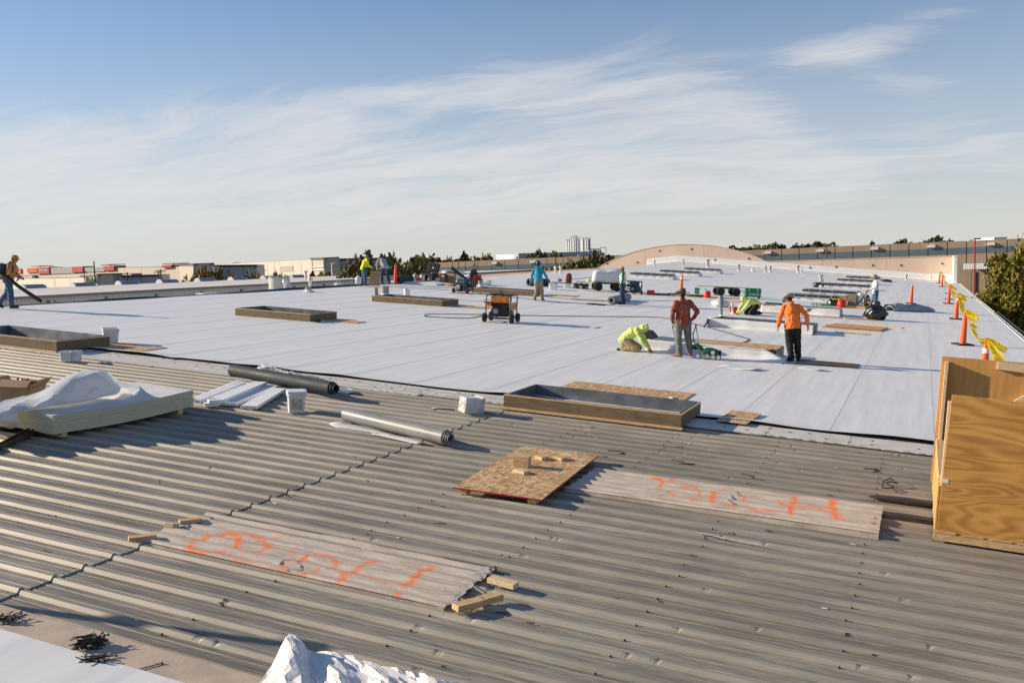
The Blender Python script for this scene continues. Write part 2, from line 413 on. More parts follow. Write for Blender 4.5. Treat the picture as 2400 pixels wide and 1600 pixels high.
# ---- old ribbed steel: three ribs to a panel, two panel lengths with an end lap at u = -6.25
prof = [(-.1524, 0, 1), (-.105, 0, 1), (-.099, .0045, .8), (-.089, .0045, .8), (-.083, 0, 1), (-.046, 0, 1), (-.038, .0015, .5), (-.0165, .031, 0), (-.012, .0325, 0), (.012, .0325, 0), (.0165, .031, 0), (.038, .0015, .5), (.046, 0, 1), (.083, 0, 1), (.089, .0045, .8), (.099, .0045, .8), (.105, 0, 1)]
metal_roof = struct('metal_roof')
dents = []
for k in range(90):
    u = random.choice([-1.78, -.31, -3.25, -4.75]) + random.gauss(.28, .16) if random.random() < .75 else random.uniform(-18, 2.5)
    dents.append((u, random.randint(-7, 27)))
def metal_panel(u0, u1, k0, lift):
    us = []; u = u0
    while u < u1 - 1e-6:
        us.append(u); u += .03 if (u > -8 and k0 > -8) else .16
    us.append(u1)
    rows = []; pan = []
    for kk in range(3):
        vc = RIB0 + (k0 + kk) * PITCH
        for (dv, h, p) in prof: rows.append((vc + dv, h, p, k0 + kk))
    rows.append((rows[-1][0] + .0474, 0, 1, k0 + 3))
    vs, fs = [], []
    for (v, h, p, k) in rows:
        for u in us:
            n = h + lift + .0022 * nz(u * .9, v * 2.3) + (.003 * nz(u * 2.0, k * 3.7) if p > .5 else 0)
            if h > .02:
                for (du, dk) in dents:
                    if dk == k and abs(du - u) < .12: n -= .010 * math.exp(-((u - du) / .022) ** 2)
            vs.append(RW(u, v, n)); pan.append(p)
    m = len(us)
    for j in range(len(rows) - 1):
        for i in range(m - 1): fs.append((j * m + i, j * m + i + 1, (j + 1) * m + i + 1, (j + 1) * m + i))
    if lift:                                   # the cut end of the upper sheet has a thickness
        o = len(vs)
        for j in range(len(rows)):
            vs.append(RW(u1 + .004 * nz(j * .7, k0), rows[j][0], rows[j][1] - .001)); pan.append(.6)
        for j in range(len(rows) - 1): fs.append((j * m + m - 1, o + j, o + j + 1, (j + 1) * m + m - 1))
    mb = MB(); mb.v = vs; mb.f = fs
    me = mb.mesh('roof_panel', m_metal)
    a = me.attributes.new('pan', 'FLOAT', 'POINT'); a.data.foreach_set('value', pan)
    o = bpy.data.objects.new('roof_panel', me); COL.objects.link(o); o.parent = metal_roof
for k0 in range(-30, 29, 3):
    lift = .011 if True else 0
    metal_panel(-27.0, -6.25 + .012 * nz(k0), k0, .011); metal_panel(-6.45, UR, k0, 0.)

# screws along the purlins: more than anyone could pick apart
mb = MB()
for uc, per in [(-.31, 1), (-1.78, 1), (-3.25, 1), (-4.75, 1), (-6.33, 1), (-7.75, 1), (-9.25, 1), (-10.75, 1), (-12.25, 1), (-13.75, 1), (1.2, 1)]:
    for k in range(-12, 28):
        v = RIB0 + k * PITCH
        for du, dv in ((0, -.057), (.30 if k % 3 == 0 else 9, .052), (.72 if k % 3 == 0 else 9, .052), (1.1 if k % 3 == 0 else 9, .052)):
            if du > 5: continue
            u = uc + du + random.gauss(0, .012); vv = v + dv
            M = MR(u, vv, .002, random.uniform(0, 6)) @ Euler((random.uniform(-.1, .1), random.uniform(-.1, .1), 0)).to_matrix().to_4x4()
            mb2 = MB(); mb2.lathe([(.011, 0), (.011, .0025), (.0065, .003), (.0065, .012), (.004, .0135)], 6); mb.add(mb2.v, mb2.f, M)
o = mb.build('panel_screws', m_screw, metal_roof); o['kind'] = 'stuff'

# ---- cover boards along the edge of the new work
cbs = struct('cover_board_strip')
u = -19.0
while u < UR - .1:
    L = 1.22 if u > -14 else 2.4
    wv = 14.60 + .05 * nz(u * .8) - (.12 if u < -9 else 0) - (.25 if u < -14 else 0)
    L = min(L, UR - u)
    mb = MB(); nj = 24
    def top(s, q, u=u, L=L, wv=wv):
        uu = u + .004 + (L - .008) * s
        v0 = wv + .012 * nz(uu * 9) + .006 * nz(uu * 31)
        return RW(uu, v0 + (16.2 - v0) * q, .0405 + .003 * nz(uu * 2, q * 2))
    mb.grid(top, nj, 3, .018); o = mb.build('cover_board', mat('cover_board_white', (.62, .585, .55), .75, .09, 3, bump=.001, bscale=60), cbs)
    u += L
mb = MB()
for k in range(70):
    u = -18.5 + k * .31 + random.gauss(0, .03)
    for v in (14.82, 15.08):
        if random.random() < .6: mb.box(RW(u, v + random.gauss(0, .05), .0445), (.05, .03, .004), (0, TH, random.uniform(0, 3)))
o = mb.build('board_fasteners', m_screw, cbs); o['kind'] = 'stuff'

# ---- the new white membrane, one sheet after another
memb = struct('membrane_roof')
def edge_v(u): return EDGE + .09 * nz(u * .55, 3.) + .03 * nz(u * 1.7, 8.) - (.12 if u < -14.5 else 0)
def edge_lift(u): return .028 + .05 * max(0, nz(u * .75, 1.7) + .25)
vsamp = [0, .05, .12, .22, .4, .7, 1.1, 1.6, 2.2, 3, 4, 5, 6, 7.2, 8.5, 10, 12, 14, 16, 18, 20.5, 23, 26, 29, 33, 37, 42, 48, 55, 62, 70, 80, 90, 96.72]
SW = 1.53
ns = round((UR - UL) / SW)
for k in range(ns):
    a, bnd = UL + k * (UR - UL) / ns, UL + (k + 1) * (UR - UL) / ns
    org = RW(a, EDGE, 0)
    def msurf(s, v_i, a=a, bnd=bnd, k=k, org=org):
        pass
    vs, fs = [], []; nu = 8
    for dv in vsamp:
        for i in range(nu + 1):
            u = a + (bnd + .03 - a) * i / nu
            v = edge_v(u) + dv; v = min(v, VF - .0)
            n = .052 + .0025 * (i / nu) + edge_lift(u) * math.exp(-(dv / .3) ** 2) + .006 * nz(u * 1.1, v * .35, 4.) * min(1, dv)
            vs.append(RW(u, v, n) - org)
    m = nu + 1
    for j in range(len(vsamp) - 1):
        for i in range(nu): fs.append((j * m + i, j * m + i + 1, (j + 1) * m + i + 1, (j + 1) * m + i))
    mb = MB(); mb.v = [tuple(RY.inverted() @ p) for p in vs]; mb.f = fs
    o = mb.build('membrane_sheet', m_memb, memb, smooth=True); o.matrix_world = Matrix.Translation(org) @ RY.to_4x4()
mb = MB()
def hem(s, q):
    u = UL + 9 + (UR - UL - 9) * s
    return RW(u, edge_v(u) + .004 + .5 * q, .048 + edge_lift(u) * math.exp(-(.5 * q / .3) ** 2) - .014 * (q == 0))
mb.grid(hem, 160, 5); mb.build('backing_gap_shade', m_dark, memb)  # black underside; its black also paints the shade of the gap

# near strip of membrane and tan board at the foot of the picture
near = struct('near_membrane')
mb = MB().grid(lambda s, q: RW(-27 + 30.4 * s, -6 + 10.30 * q, .062 + .004 * nz(s * 40, q * 9)), 60, 10, .004); mb.build('membrane_sheet', m_memb, near)
nb = struct('near_board_strip')
u = -12.
k = 0
while u < 3.3:
    L = min(1.22, 3.39 - u)
    mb = MB().grid(lambda s, q: RW(u + .003 + (L - .006) * s, 4.0 + .60 * q, .052 + .003 * nz(u + s * 3, q * 2)), 10, 5, .016)
    mb.build('cover_board', mat('tan_board', (.50, .40, .305), .8, .1, 5, bump=.0015, bscale=40), nb); u += L

# ---- the far slope, the eaves and walls of the building the men work on
mb = MB()
mb.grid(lambda s, q: RW(UL, 0, -.01) + Vector((-29.5 * s, -6 + 118 * q, -29.5 * s * TH)) + Vector((0, 0, RW(UL, -6 + 118 * q).z - RW(UL, 0).z)), 4, 20)
tag(mb.build('roof_slope', m_memb), kind='structure')
m_edge = mat('membrane_edge_fold_shade', (.03, .034, .04), .5, .2, 3)  # black edge; the thicker fold's shaded side is painted in too
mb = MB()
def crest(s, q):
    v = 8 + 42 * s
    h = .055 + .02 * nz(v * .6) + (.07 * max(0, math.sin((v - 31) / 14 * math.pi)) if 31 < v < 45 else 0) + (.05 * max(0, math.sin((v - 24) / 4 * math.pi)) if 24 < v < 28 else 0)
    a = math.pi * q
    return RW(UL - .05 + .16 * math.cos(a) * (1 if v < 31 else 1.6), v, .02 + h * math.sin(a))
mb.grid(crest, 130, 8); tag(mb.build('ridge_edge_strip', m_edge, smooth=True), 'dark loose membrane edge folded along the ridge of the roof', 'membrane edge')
mb = MB().bb(UL - 29, 3.30, -6, VF + .2, gz, -2.2); tag(mb.build('building_wall', m_tan), kind='structure')
mb = MB().bb(-30, 3.28, -6, VF, -2.3, -.75); tag(mb.build('building_wall', m_tan), kind='structure')

gut = thing('roof_gutter', 'white metal gutter along the right edge of the white roof', 'gutter', Matrix.Identity(4))
mb = MB().grid(lambda s, q: RW(UR + (0, .02, .15, .16, .19, .19)[round(q * 5)], 4 + 108 * s, (.075, -.10, -.10, .06, .06, .035)[round(q * 5)]), 40, 5); mb.build('trough', m_white, gut)
for k in range(34):
    v = 15.8 + k * 1.9
    MB().bb(-.02, .2, -.02, .02, -.005, .005).build('gutter_strap', m_steel, gut).matrix_world = MR(UR, v, .082)
# dark comb-like snow guard on the edge near the tree
o = thing('edge_guard', 'black comb shaped guard fixed to the roof edge beside the tree', 'edge guard', Matrix.Identity(4))
MB().tube([RW(UR + .26, 20 + 2 * k, .12) for k in range(18)], .02, 6).build('rail', m_black, o)
for k in range(110): MB().bb(0, .2, -.03, .03, -.01, .012).build('tooth', m_black, o).matrix_world = MR(UR + .1, 20 + k * .31, .1)

# ---- end wall with its raised arch
zr = lambda u: RW(u, VF, .09)
WY = VF + .15
def wpt(px, py): return CAMP + ray(px, py) * ((WY - CAMP.y) / ray(px, py).y)
pw = thing('parapet_wall', 'long tan end wall of the roof with a raised arched middle', 'wall', Matrix.Identity(4))
Rtop = wpt(2233, 600.5); Rm = wpt(1795, 612.5); La = wpt(1400, 628); Ll = wpt(960, 652); Ap = wpt(1600, 573)
def topz(x):
    if x > Rm.x: return Rm.z + (Rtop.z - Rm.z) * (x - Rm.x) / (Rtop.x - Rm.x)
    if x < La.x: return La.z + (Ll.z - La.z) * (x - La.x) / (Ll.x - La.x) - .05
    q = (x - (La.x + Rm.x) / 2) / ((Rm.x - La.x) / 2)
    base = La.z + (Rm.z - La.z) * (x - La.x) / (Rm.x - La.x)
    e = math.sqrt(max(0, 1.55 ** 2 - q * q)); e0 = math.sqrt(1.55 ** 2 - 1)
    return base + (Ap.z - (La.z + Rm.z) / 2) * (e - e0) / (1.55 - e0)
def joint(px): return wpt(px, 600).x
cuts = [UL - 29] + sorted([joint(1080), La.x, joint(1512), joint(1650), Rm.x, joint(1929), joint(2078)]) + [3.3]
m_tanw = mat('tan_precast_wall', (.66, .50, .385), .85, .05, .6, (1, 1, .25), .003, 20)
for a, c_ in zip(cuts, cuts[1:]):
    nn = max(2, int((c_ - a) / .5)); mb = MB()
    xs = [a + .012 + (c_ - a - .024) * i / nn for i in range(nn + 1)]
    lo = [(x, -3.) for x in xs]; hi = [(x, topz(x)) for x in xs]
    vs = [(x, WY, z) for x, z in lo] + [(x, WY, z) for x, z in hi] + [(x, WY + .2, z) for x, z in lo] + [(x, WY + .2, z) for x, z in hi]
    n1 = nn + 1; fs = []
    for i in range(nn):
        fs += [(i, i + 1, n1 + i + 1, n1 + i), (2 * n1 + i + 1, 2 * n1 + i, 3 * n1 + i, 3 * n1 + i + 1), (n1 + i, n1 + i + 1, 3 * n1 + i + 1, 3 * n1 + i)]
    fs += [(0, n1, 3 * n1, 2 * n1), (nn, 2 * n1 + nn, 3 * n1 + nn, n1 + nn)]
    mb.add(vs, fs).build('wall_panel', m_tanw, pw)
    mb = MB(); mb.rings([[(x, WY - .05, z + .0), (x, WY + .25, z + .0), (x, WY + .25, z + .05), (x, WY - .05, z + .05)] for x, z in hi]); mb.build('coping', m_tan, pw)
mb = MB()
def fl(s, q):
    x = UL - 4 + (3.3 - UL + 4) * s; u = max(x / CT, UL) ; zb = RW(u, VF, .09).z if x > UL else RW(UL, VF, .09).z + (x - UL) * TH
    return (x, WY - .012 - .25 * (1 - min(1, q * 4)), zb + (0 if q < .2 else .75 * (q - .2) / .8))
mb.grid(fl, 60, 5); mb.build('flashing', m_memb, pw)
rc = pw
mb = MB().bb(3.0, 3.30, VF - 4.5, WY - .01, RW(3.2, VF).z - .6, topz(3.2)); mb.build('corner_return', m_white, pw)
mb = MB().bb(2.95, 3.38, VF - 4.55, WY - .01, topz(3.2), topz(3.2) + .06); mb.build('return_coping', m_white, pw)
for px, py in [(1423, 618), (1494, 615), (1546, 588), (1621, 584), (1676, 609), (1755, 606), (1899, 627), (1960, 625.5), (2046, 622), (2112, 622), (2209, 618)]:
    p = wpt(px, py); MB().lathe([(.11, 0), (.11, .04), (.05, .06)], 10).build('anchor_plate', m_screw, pw).matrix_world = Matrix.Translation((p.x, WY - .0, p.z)) @ Euler((R(90), 0, 0)).to_matrix().to_4x4()

# ================================================================== beyond the roof
class Facade:
    """a vertical wall between two ground points; pixels of the photograph map to places on it"""
    def __init__(s, name, label, cat, pa, Da, pb, Db, ya, yb=None, depth=25, z0=gz, m=None, roof=None, trim=None, group=None):
        A, B = far(pa, ya, Da), far(pb, yb if yb is not None else ya, Db)
        s.za, s.zb = A.z, (B.z if yb is not None else A.z); s.z0 = z0
        s.o = Vector((A.x, A.y, 0)); d = Vector((B.x - A.x, B.y - A.y, 0)); s.L = d.length; s.d = d.normalized()
        s.nrm = Vector((-s.d.y, s.d.x, 0))
        if s.nrm.dot(s.o - CAMP) < 0: s.nrm.negate()
        s.root = thing(name, label, cat, Matrix(((s.d.x, s.nrm.x, 0, s.o.x), (s.d.y, s.nrm.y, 0, s.o.y), (0, 0, 1, 0), (0, 0, 0, 1))), group)
        s.depth = depth
        if m:
            mb = MB(); za, zb = s.za, s.zb; L = s.L
            mb.add([(0, 0, z0), (L, 0, z0), (L, depth, z0), (0, depth, z0), (0, 0, za), (L, 0, zb), (L, depth, zb), (0, depth, za)], [(0, 3, 2, 1), (0, 1, 5, 4), (1, 2, 6, 5), (2, 3, 7, 6), (3, 0, 4, 7)])
            mb.build('wall', m, s.root)
            MB().add([(-.1, -.1, za), (L + .1, -.1, zb), (L + .1, depth + .1, zb), (-.1, depth + .1, za), (-.1, -.1, za + .06), (L + .1, -.1, zb + .06), (L + .1, depth + .1, zb + .06), (-.1, depth + .1, za + .06)],
                     [(0, 3, 2, 1), (4, 5, 6, 7), (0, 1, 5, 4), (1, 2, 6, 5), (2, 3, 7, 6), (3, 0, 4, 7)]).build('roof', roof or trim or m, s.root)
            if trim:
                MB().add([(-.15, -.2, za - .45), (L + .15, -.2, zb - .45), (L + .15, 0, zb - .45), (-.15, 0, za - .45), (-.15, -.2, za + .08), (L + .15, -.2, zb + .08), (L + .15, 0, zb + .08), (-.15, 0, za + .08)],
                         [(0, 3, 2, 1), (4, 5, 6, 7), (0, 1, 5, 4), (1, 2, 6, 5), (2, 3, 7, 6), (3, 0, 4, 7)]).build('parapet_trim', trim, s.root)
    def p(s, px, py):
        r = ray(px, py); t = (s.o - CAMP).dot(s.nrm) / r.dot(s.nrm); q = CAMP + r * t
        return (q - s.o).dot(s.d), q.z
    def quad(s, name, m, px0, py0, px1, py1, out=.1, deep=0., parent=None, cut=True):
        a, z1 = s.p(px0, py0); c, z2 = s.p(px1, py1)
        return MB().bb(min(a, c), max(a, c), -out, deep, min(z1, z2), max(z1, z2)).build(name, m, parent or s.root)
    def joints(s, xs, m, wd=.12):
        for px in xs:
            a, _ = s.p(px, 600); MB().bb(a - wd / 2, a + wd / 2, -.02, 0, s.z0, min(s.za, s.zb) - .1).build('panel_joint', m, s.root)
    def windows(s, px0, py0, px1, py1, nx, ny=1, fr=None):
        a, z1 = s.p(px0, py0); c, z2 = s.p(px1, py1); wx = (c - a) / nx; wz = (z1 - z2) / ny
        for i in range(nx):
            for j in range(ny):
                x0, zz0 = a + i * wx, z2 + j * wz
                f = MB()
                for q in ((x0, x0 + .18, zz0, zz0 + wz), (x0 + wx - .18, x0 + wx, zz0, zz0 + wz), (x0 + .18, x0 + wx - .18, zz0, zz0 + .15), (x0 + .18, x0 + wx - .18, zz0 + wz - .15, zz0 + wz)):
                    f.bb(q[0], q[1], -.12, .0, q[2], q[3])
                fo = f.build('window', fr or m_white, s.root)
                MB().bb(x0 + .18, x0 + wx - .18, -.06, -.0, zz0 + .15, zz0 + wz - .15).build('pane', m_glass, fo)
def text_mesh(body, size, name, m, M, parent=None, ext=.01, bold=False):
    cu_ = bpy.data.curves.new(name, 'FONT'); cu_.body = body; cu_.size = size; cu_.extrude = ext; cu_.align_x = 'CENTER'; cu_.align_y = 'CENTER'
    if bold: cu_.offset = size * .02
    tmp = bpy.data.objects.new('tmp_text', cu_); COL.objects.link(tmp)
    me = bpy.data.meshes.new_from_object(tmp.evaluated_get(bpy.context.evaluated_depsgraph_get()))
    bpy.data.objects.remove(tmp); me.name = name; me.materials.clear(); me.materials.append(m)
    o = bpy.data.objects.new(name, me); COL.objects.link(o)
    if parent: o.parent = parent
    o.matrix_world = M if not parent else M
    return o

c_beige = mat('beige_block_wall', (.62, .54, .45), .85, .06, .15, (1, 1, .4))
c_beige2 = mat('cream_block_wall', (.66, .59, .51), .85, .05, .15)
c_grey = mat('grey_block_wall', (.36, .355, .35), .85, .06, .2)  # plain grey; on the shop, office and tower sides it also paints shade
c_grey2 = mat('grey_blue_wall', (.37, .38, .41), .85, .06, .15)
c_stone = mat('taupe_block_wall', (.46, .40, .33), .85, .08, .3, (1, 1, 3))
c_red = mat('orange_red_panel', (.60, .075, .035), .7, .06, .2)
c_dkred = mat('brick_red_panel', (.40, .035, .028), .7, .06, .2)
c_roofd = mat('dark_coping', (.055, .05, .048), .6, .2, .3)
c_joint = mat('wall_joint', (.13, .10, .08), .8, .2, 1)

# storage building with orange-red upper blocks
f = Facade('storage_building', 'long pale storage building with red upper blocks and a white sign', 'building', -40, 410, 445, 312, 633, 624, 5, m=c_beige, trim=None, roof=c_roofd)
f.quad('upper_wall', c_beige2, 15, 630, 118, 643, .3, 3)
f.quad('red_block', c_red, 30, 630.5, 54, 640, .8, 4); f.quad('red_block', c_red, 68, 628.5, 92, 638.5, .9, 5); rb = f.quad('red_block', c_dkred, 92, 627, 120, 640.5, .8, 5)
f.quad('upper_wall', c_grey, 120, 627.5, 199, 639, .4, 3)
f.quad('red_block', c_dkred, 173, 625.5, 199, 637, .8, 4); f.quad('upper_wall', c_grey, 199, 627, 247, 636, .4, 3); f.quad('red_block', c_dkred, 247, 623.5, 272, 633, .8, 4); f.quad('red_block', c_dkred, 384, 621.5, 406, 626.5, .8, 4)
a0, z0_ = f.p(106, 632.5)
text_mesh('Public Storage', f.p(117, 632)[0] and (f.p(117, 632)[0] - f.p(95, 632)[0]) / 6.4, 'sign_lettering', m_white, f.root.matrix_world @ Matrix.Translation((a0, -.86, z0_)) @ Euler((R(90), 0, 0)).to_matrix().to_4x4(), ext=.03).parent = None
so_ = bpy.data.objects['sign_lettering']; mw = so_.matrix_world.copy(); so_.parent = rb; so_.matrix_parent_inverse = f.root.matrix_world.inverted(); so_.matrix_world = mw
f.quad('equipment_box', m_dgreen, 81, 646, 88, 652, 1., 0); f.joints([60, 130, 210, 290, 330, 385], c_joint, .1)
for px, py in ((76, 624), (240, 620.5), (388, 618)):
    c0, z = f.p(px, py); pl = MB().bb(c0 - 3.6, c0 + 3.6, 1, 7, z - .12, z + .12).build('flat_canopy', c_roofd, f.root); MB().bb(c0 - .1, c0 + .1, 3, 3.3, z - 1.5, z - .12).build('canopy_post', c_roofd, f.root)
f = Facade('block_warehouse', 'low cream block warehouse with stepped parapet behind the white roof', 'building', 30, 300, 200, 252, 653, 650, 4, m=c_beige2, trim=None, roof=c_roofd)
f.joints([122, 126, 160, 78], c_joint, .2)
f = Facade('shop_building', 'taupe shop building with a green sign and grey panelled corner', 'building', 189, 272, 234, 230, 645.5, 644, 3, m=c_stone, trim=c_roofd)
sg = f.quad('sign_panel', mat('sign_backing', (.42, .40, .35), .8), 197, 652, 231, 666, .15)
for k in range(11):
    x, z = f.p(199 + k * 2.9, 657 + (k % 3) * .8); hgt = random.uniform(.5, .9)
    MB().tube([(x, -.25, z - hgt), (x + .2, -.25, z + hgt), (x + .45, -.25, z - hgt * .6), (x + .6, -.25, z + hgt * .4)], .14, 5).build('sign_stroke', mat('sign_green', (.10, .33, .06), .6), sg)
f.windows(216, 670, 230, 676, 3)
f = Facade('shop_shaded_side', 'shop side wall with dark windows, its shade painted grey, beside the green sign', 'building', 234, 230, 285, 244, 642, 640.5, .8, m=c_grey, trim=c_roofd); f.windows(241, 660, 272, 666, 6)  # grey wall colour carries the shade of the shop's right side
f = Facade('grey_annex', 'plain blue grey annex with a stepped top left of two poles', 'building', 285, 240, 371, 240, 645.5, 643.5, 8, m=c_grey2, trim=c_roofd); f.joints([327], c_joint); f.quad('rooftop_unit', c_grey, 308, 640.5, 322, 645, 0, 3)
f = Facade('stone_office', 'taupe and grey office block with small windows above the shrubs', 'building', 420, 264, 460, 228, 619, 618, 3, m=c_stone, trim=c_roofd)
f.windows(426, 645, 437, 650, 2)
f = Facade('office_shaded_side', 'side wall of the taupe office, its shade painted dark grey, above the shrubs', 'building', 460, 228, 500, 240, 618, 616.5, .8, m=c_grey, trim=c_roofd)  # right side of the taupe office, shade put into the grey
f = Facade('grey_warehouse', 'blue grey warehouse wall with stepped top right of the office blocks', 'building', 500, 245, 601, 245, 621.5, 620.5, 8, m=c_grey2, trim=c_roofd); f.joints([535, 568], c_joint)
f = Facade('beige_warehouse', 'long beige warehouse wall left of the window tower', 'building', 500, 305, 730, 248, 619.5, 608, 4, m=c_beige2, roof=c_beige)
f.joints([626, 642, 655, 686, 705], c_joint, .12); f.quad('grey_bay', c_stone, 656, 624, 687, 636, .1); f.windows(601, 631, 610, 635, 2); f.windows(614, 631, 624, 635, 2); f.quad('rooftop_unit', c_roofd, 545, 615.5, 550, 618, 0, 2)
f = Facade('window_tower', 'taupe building corner with a wide band of tall windows', 'building', 728, 252, 765, 219, 605, 604, 3, m=c_stone, trim=c_roofd); f.windows(733, 625.5, 762, 638, 5, 2)
f = Facade('tower_shaded_side', 'tower side wall with white emblem, its shade painted grey, right of the window band', 'building', 765, 219, 792, 226, 604, 602.5, .8, m=c_grey, trim=c_roofd)  # right face of the window tower; the grey stands for its shade
em = f.quad('emblem', m_white, 767.5, 610.5, 770.5, 616, .2); f.quad('emblem_bar', m_white, 768, 616.6, 777, 618.4, .2, 0, em); f.windows(769, 625, 790, 634, 3)
f = Facade('long_grey_warehouse', 'long blue grey warehouse behind the two bending workers', 'building', 792, 235, 906, 240, 606.5, 604.5, 30, m=c_grey2, trim=c_roofd); f.joints([840, 875], c_joint)
f = Facade('white_warehouse', 'small white box building among the autumn trees', 'building', 1164, 350, 1203, 328, 597.5, 597, 4, m=m_white); 
MB().bb(f.L, f.L + 6.5, .02, 30, gz, f.za - .02).build('shaded_side_wall', c_grey2, f.root)  # grey-blue paints the shaded side of the white building
f = Facade('rooftop_block', 'white rooftop block above the blue striped warehouse', 'building', 2330, 175, 2360, 175, 557, 556, 8, z0=3.6, m=m_white); 
MB().bb(-4, 9, .5, 7, 3.6, f.za - .45).build('lower_block', m_white, f.root)

# long tan warehouse with a blue stripe, running behind everything on the right
wl = Facade('striped_warehouse', 'very long tan warehouse with a blue grey stripe behind the arch', 'building', 960, 190, 2460, 138, 618.5, 556, 60, m=None)
def wz(x, py0, py1, px0=1016, px1=2400):
    return 0
def wline(pts):                                # pixel polyline on the facade -> z as a function of x
    q = [wl.p(*p) for p in pts]
    def fn(x):
        for (x0, z0), (x1, z1) in zip(q, q[1:]):
            if x <= x1 or (x1, z1) == q[-1]: return z0 + (z1 - z0) * (x - x0) / (x1 - x0)
    return fn
ztop = wline([(960, 618.5), (1223, 606), (1732, 587.5), (2460, 556)])
zs1 = wline([(960, 629.5), (1287, 617), (1770, 598), (2400, 575), (2460, 573)]); zs0 = wline([(960, 640), (1287, 628), (1790, 612), (2400, 589), (2460, 587)])
m_wt = mat('sandy_wall_panel', (.40, .30, .215), .85, .08, .25, (1, 1, .5)); m_ws = mat('blue_grey_stripe', (.125, .175, .205), .8, .08, .2)
jx = [wl.p(px, 610)[0] for px in [960, 1028, 1060, 1090, 1120, 1152, 1183, 1215, 1248, 1282, 1320, 1360, 1400, 1450, 1500, 1560, 1620, 1680, 1735, 1792, 1832, 1873, 1916, 1957, 1999, 2042, 2086, 2130, 2175, 2220, 2265, 2312, 2360, 2410, 2460]]
for a, c_ in zip(jx, jx[1:]):
    for nm, m_, lo, hi, out in (('lower_panel', m_wt, lambda x: gz, zs0, 0), ('stripe_panel', m_ws, zs0, zs1, .03), ('upper_panel', m_wt, zs1, ztop, 0)):
        e = .06
        MB().add([(a + e, -out, lo(a)), (c_ - e, -out, lo(c_)), (c_ - e, .3, lo(c_)), (a + e, .3, lo(a)), (a + e, -out, hi(a)), (c_ - e, -out, hi(c_)), (c_ - e, .3, hi(c_)), (a + e, .3, hi(a))],
                 [(0, 3, 2, 1), (4, 5, 6, 7), (0, 1, 5, 4), (1, 2, 6, 5), (2, 3, 7, 6), (3, 0, 4, 7)]).build(nm, m_, wl.root)
MB().add([(0, .25, gz), (wl.L, .25, gz), (wl.L, 60, gz), (0, 60, gz), (0, .25, ztop(0) - .1), (wl.L, .25, ztop(wl.L) - .1), (wl.L, 60, ztop(wl.L) - .1), (0, 60, ztop(0) - .1)], [(0, 1, 5, 4), (1, 2, 6, 5), (2, 3, 7, 6), (3, 0, 4, 7), (4, 5, 6, 7)]).build('core', c_joint, wl.root)
for px, py in [(1923, 587), (2050, 582), (2183, 577), (2322, 571.5), (1800, 591.5), (1160, 616), (1250, 613)]:
    x, z = wl.p(px, py); MB().bb(x - .55, x + .55, -.35, .02, z - .22, z + .22).build('wall_light', m_white, wl.root)
# canopy, and a black panel standing in for the shaded opening below
x0, z1 = wl.p(2257, 618); x1, z0 = wl.p(2325, 630)
aw = struct('loading_bay_wall'); bpy.data.objects.remove(aw)
nst = 26
cp = MB()
for k in range(nst):
    a = x0 + (x1 - x0) * k / nst; c_ = x0 + (x1 - x0) * (k + 1) / nst
    MB().add([(a, -.1, z1), (c_, -.1, z1), (c_, -2.2, z0 + .1), (a, -2.2, z0 + .1), (a, -2.2, z0), (c_, -2.2, z0)], [(0, 1, 2, 3), (3, 2, 5, 4)]).build('awning_strip', m_white if k % 2 else c_grey2, wl.root)
MB().bb(x0 + 1.2, x1 - 2, -.08, 0, gz, z0 - .4).build('opening_shade_panel', m_dark, wl.root)
for px in (2262, 2283, 2330): 
    x, _ = wl.p(px, 640); MB().bb(x - .25, x + .25, -2.0, -1.6, gz, z0).build('awning_post', m_wt, wl.root)

# neighbouring roof on the left with ridge vents
NX = -61.
def onX(px, py, X=NX): r = ray(px, py); return CAMP + r * ((X - CAMP.x) / r.x)
e0, e1 = onX(36, 695), onX(833, 653.5); ez = lambda y: e0.z + (e1.z - e0.z) * (y - e0.y) / (e1.y - e0.y)
NR = -82.
r0, r1 = onX(102, 674, NR), onX(792, 646, NR); rz = lambda y: r0.z + (r1.z - r0.z) * (y - r0.y) / (r1.y - r0.y)
nb_ = thing('neighbouring_hall', 'long low hall with ribbed grey wall and white roof beyond the ridge', 'building', Matrix.Identity(4))
Y0, Y1 = 10, 150
m_ribw = mat('ribbed_grey_wall', (.78, .70, .58), .6, .06, .5, (1, 1, .2)); m_wroof = mat('white_metal_roof', (.68, .62, .575), .6, .05, .4)
mb = MB(); pr_ = []
y = Y0
while y < Y1: pr_ += [(y, 0), (y + .2, 0), (y + .24, .05), (y + .30, .05)]; y += .34
vs = [(NX - d, y, gz) for y, d in pr_] + [(NX - d, y, ez(y) - .15) for y, d in pr_]; n1 = len(pr_)
mb.add(vs, [(i, i + 1, n1 + i + 1, n1 + i) for i in range(n1 - 1)]).build('ribbed_wall', m_ribw, nb_)
MB().add([(NX + .25, Y0, ez(Y0) - .2), (NX + .25, Y1, ez(Y1) - .2), (NX + .25, Y1, ez(Y1)), (NX + .25, Y0, ez(Y0)), (NX - .1, Y0, ez(Y0) - .2), (NX - .1, Y1, ez(Y1) - .2)], [(0, 1, 2, 3), (0, 4, 5, 1)]).build('eave_trim', mat('brown_grey_trim', (.27, .24, .20), .6, .1, 1), nb_)
MB().add([(NX + .25, Y0, ez(Y0)), (NX + .25, Y1, ez(Y1)), (NR, Y1, rz(Y1)), (NR, Y0, rz(Y0)), (NR - 25, Y1, rz(Y1) - 2), (NR - 25, Y0, rz(Y0) - 2)], [(0, 1, 2, 3), (3, 2, 4, 5)]).build('roof', m_wroof, nb_)
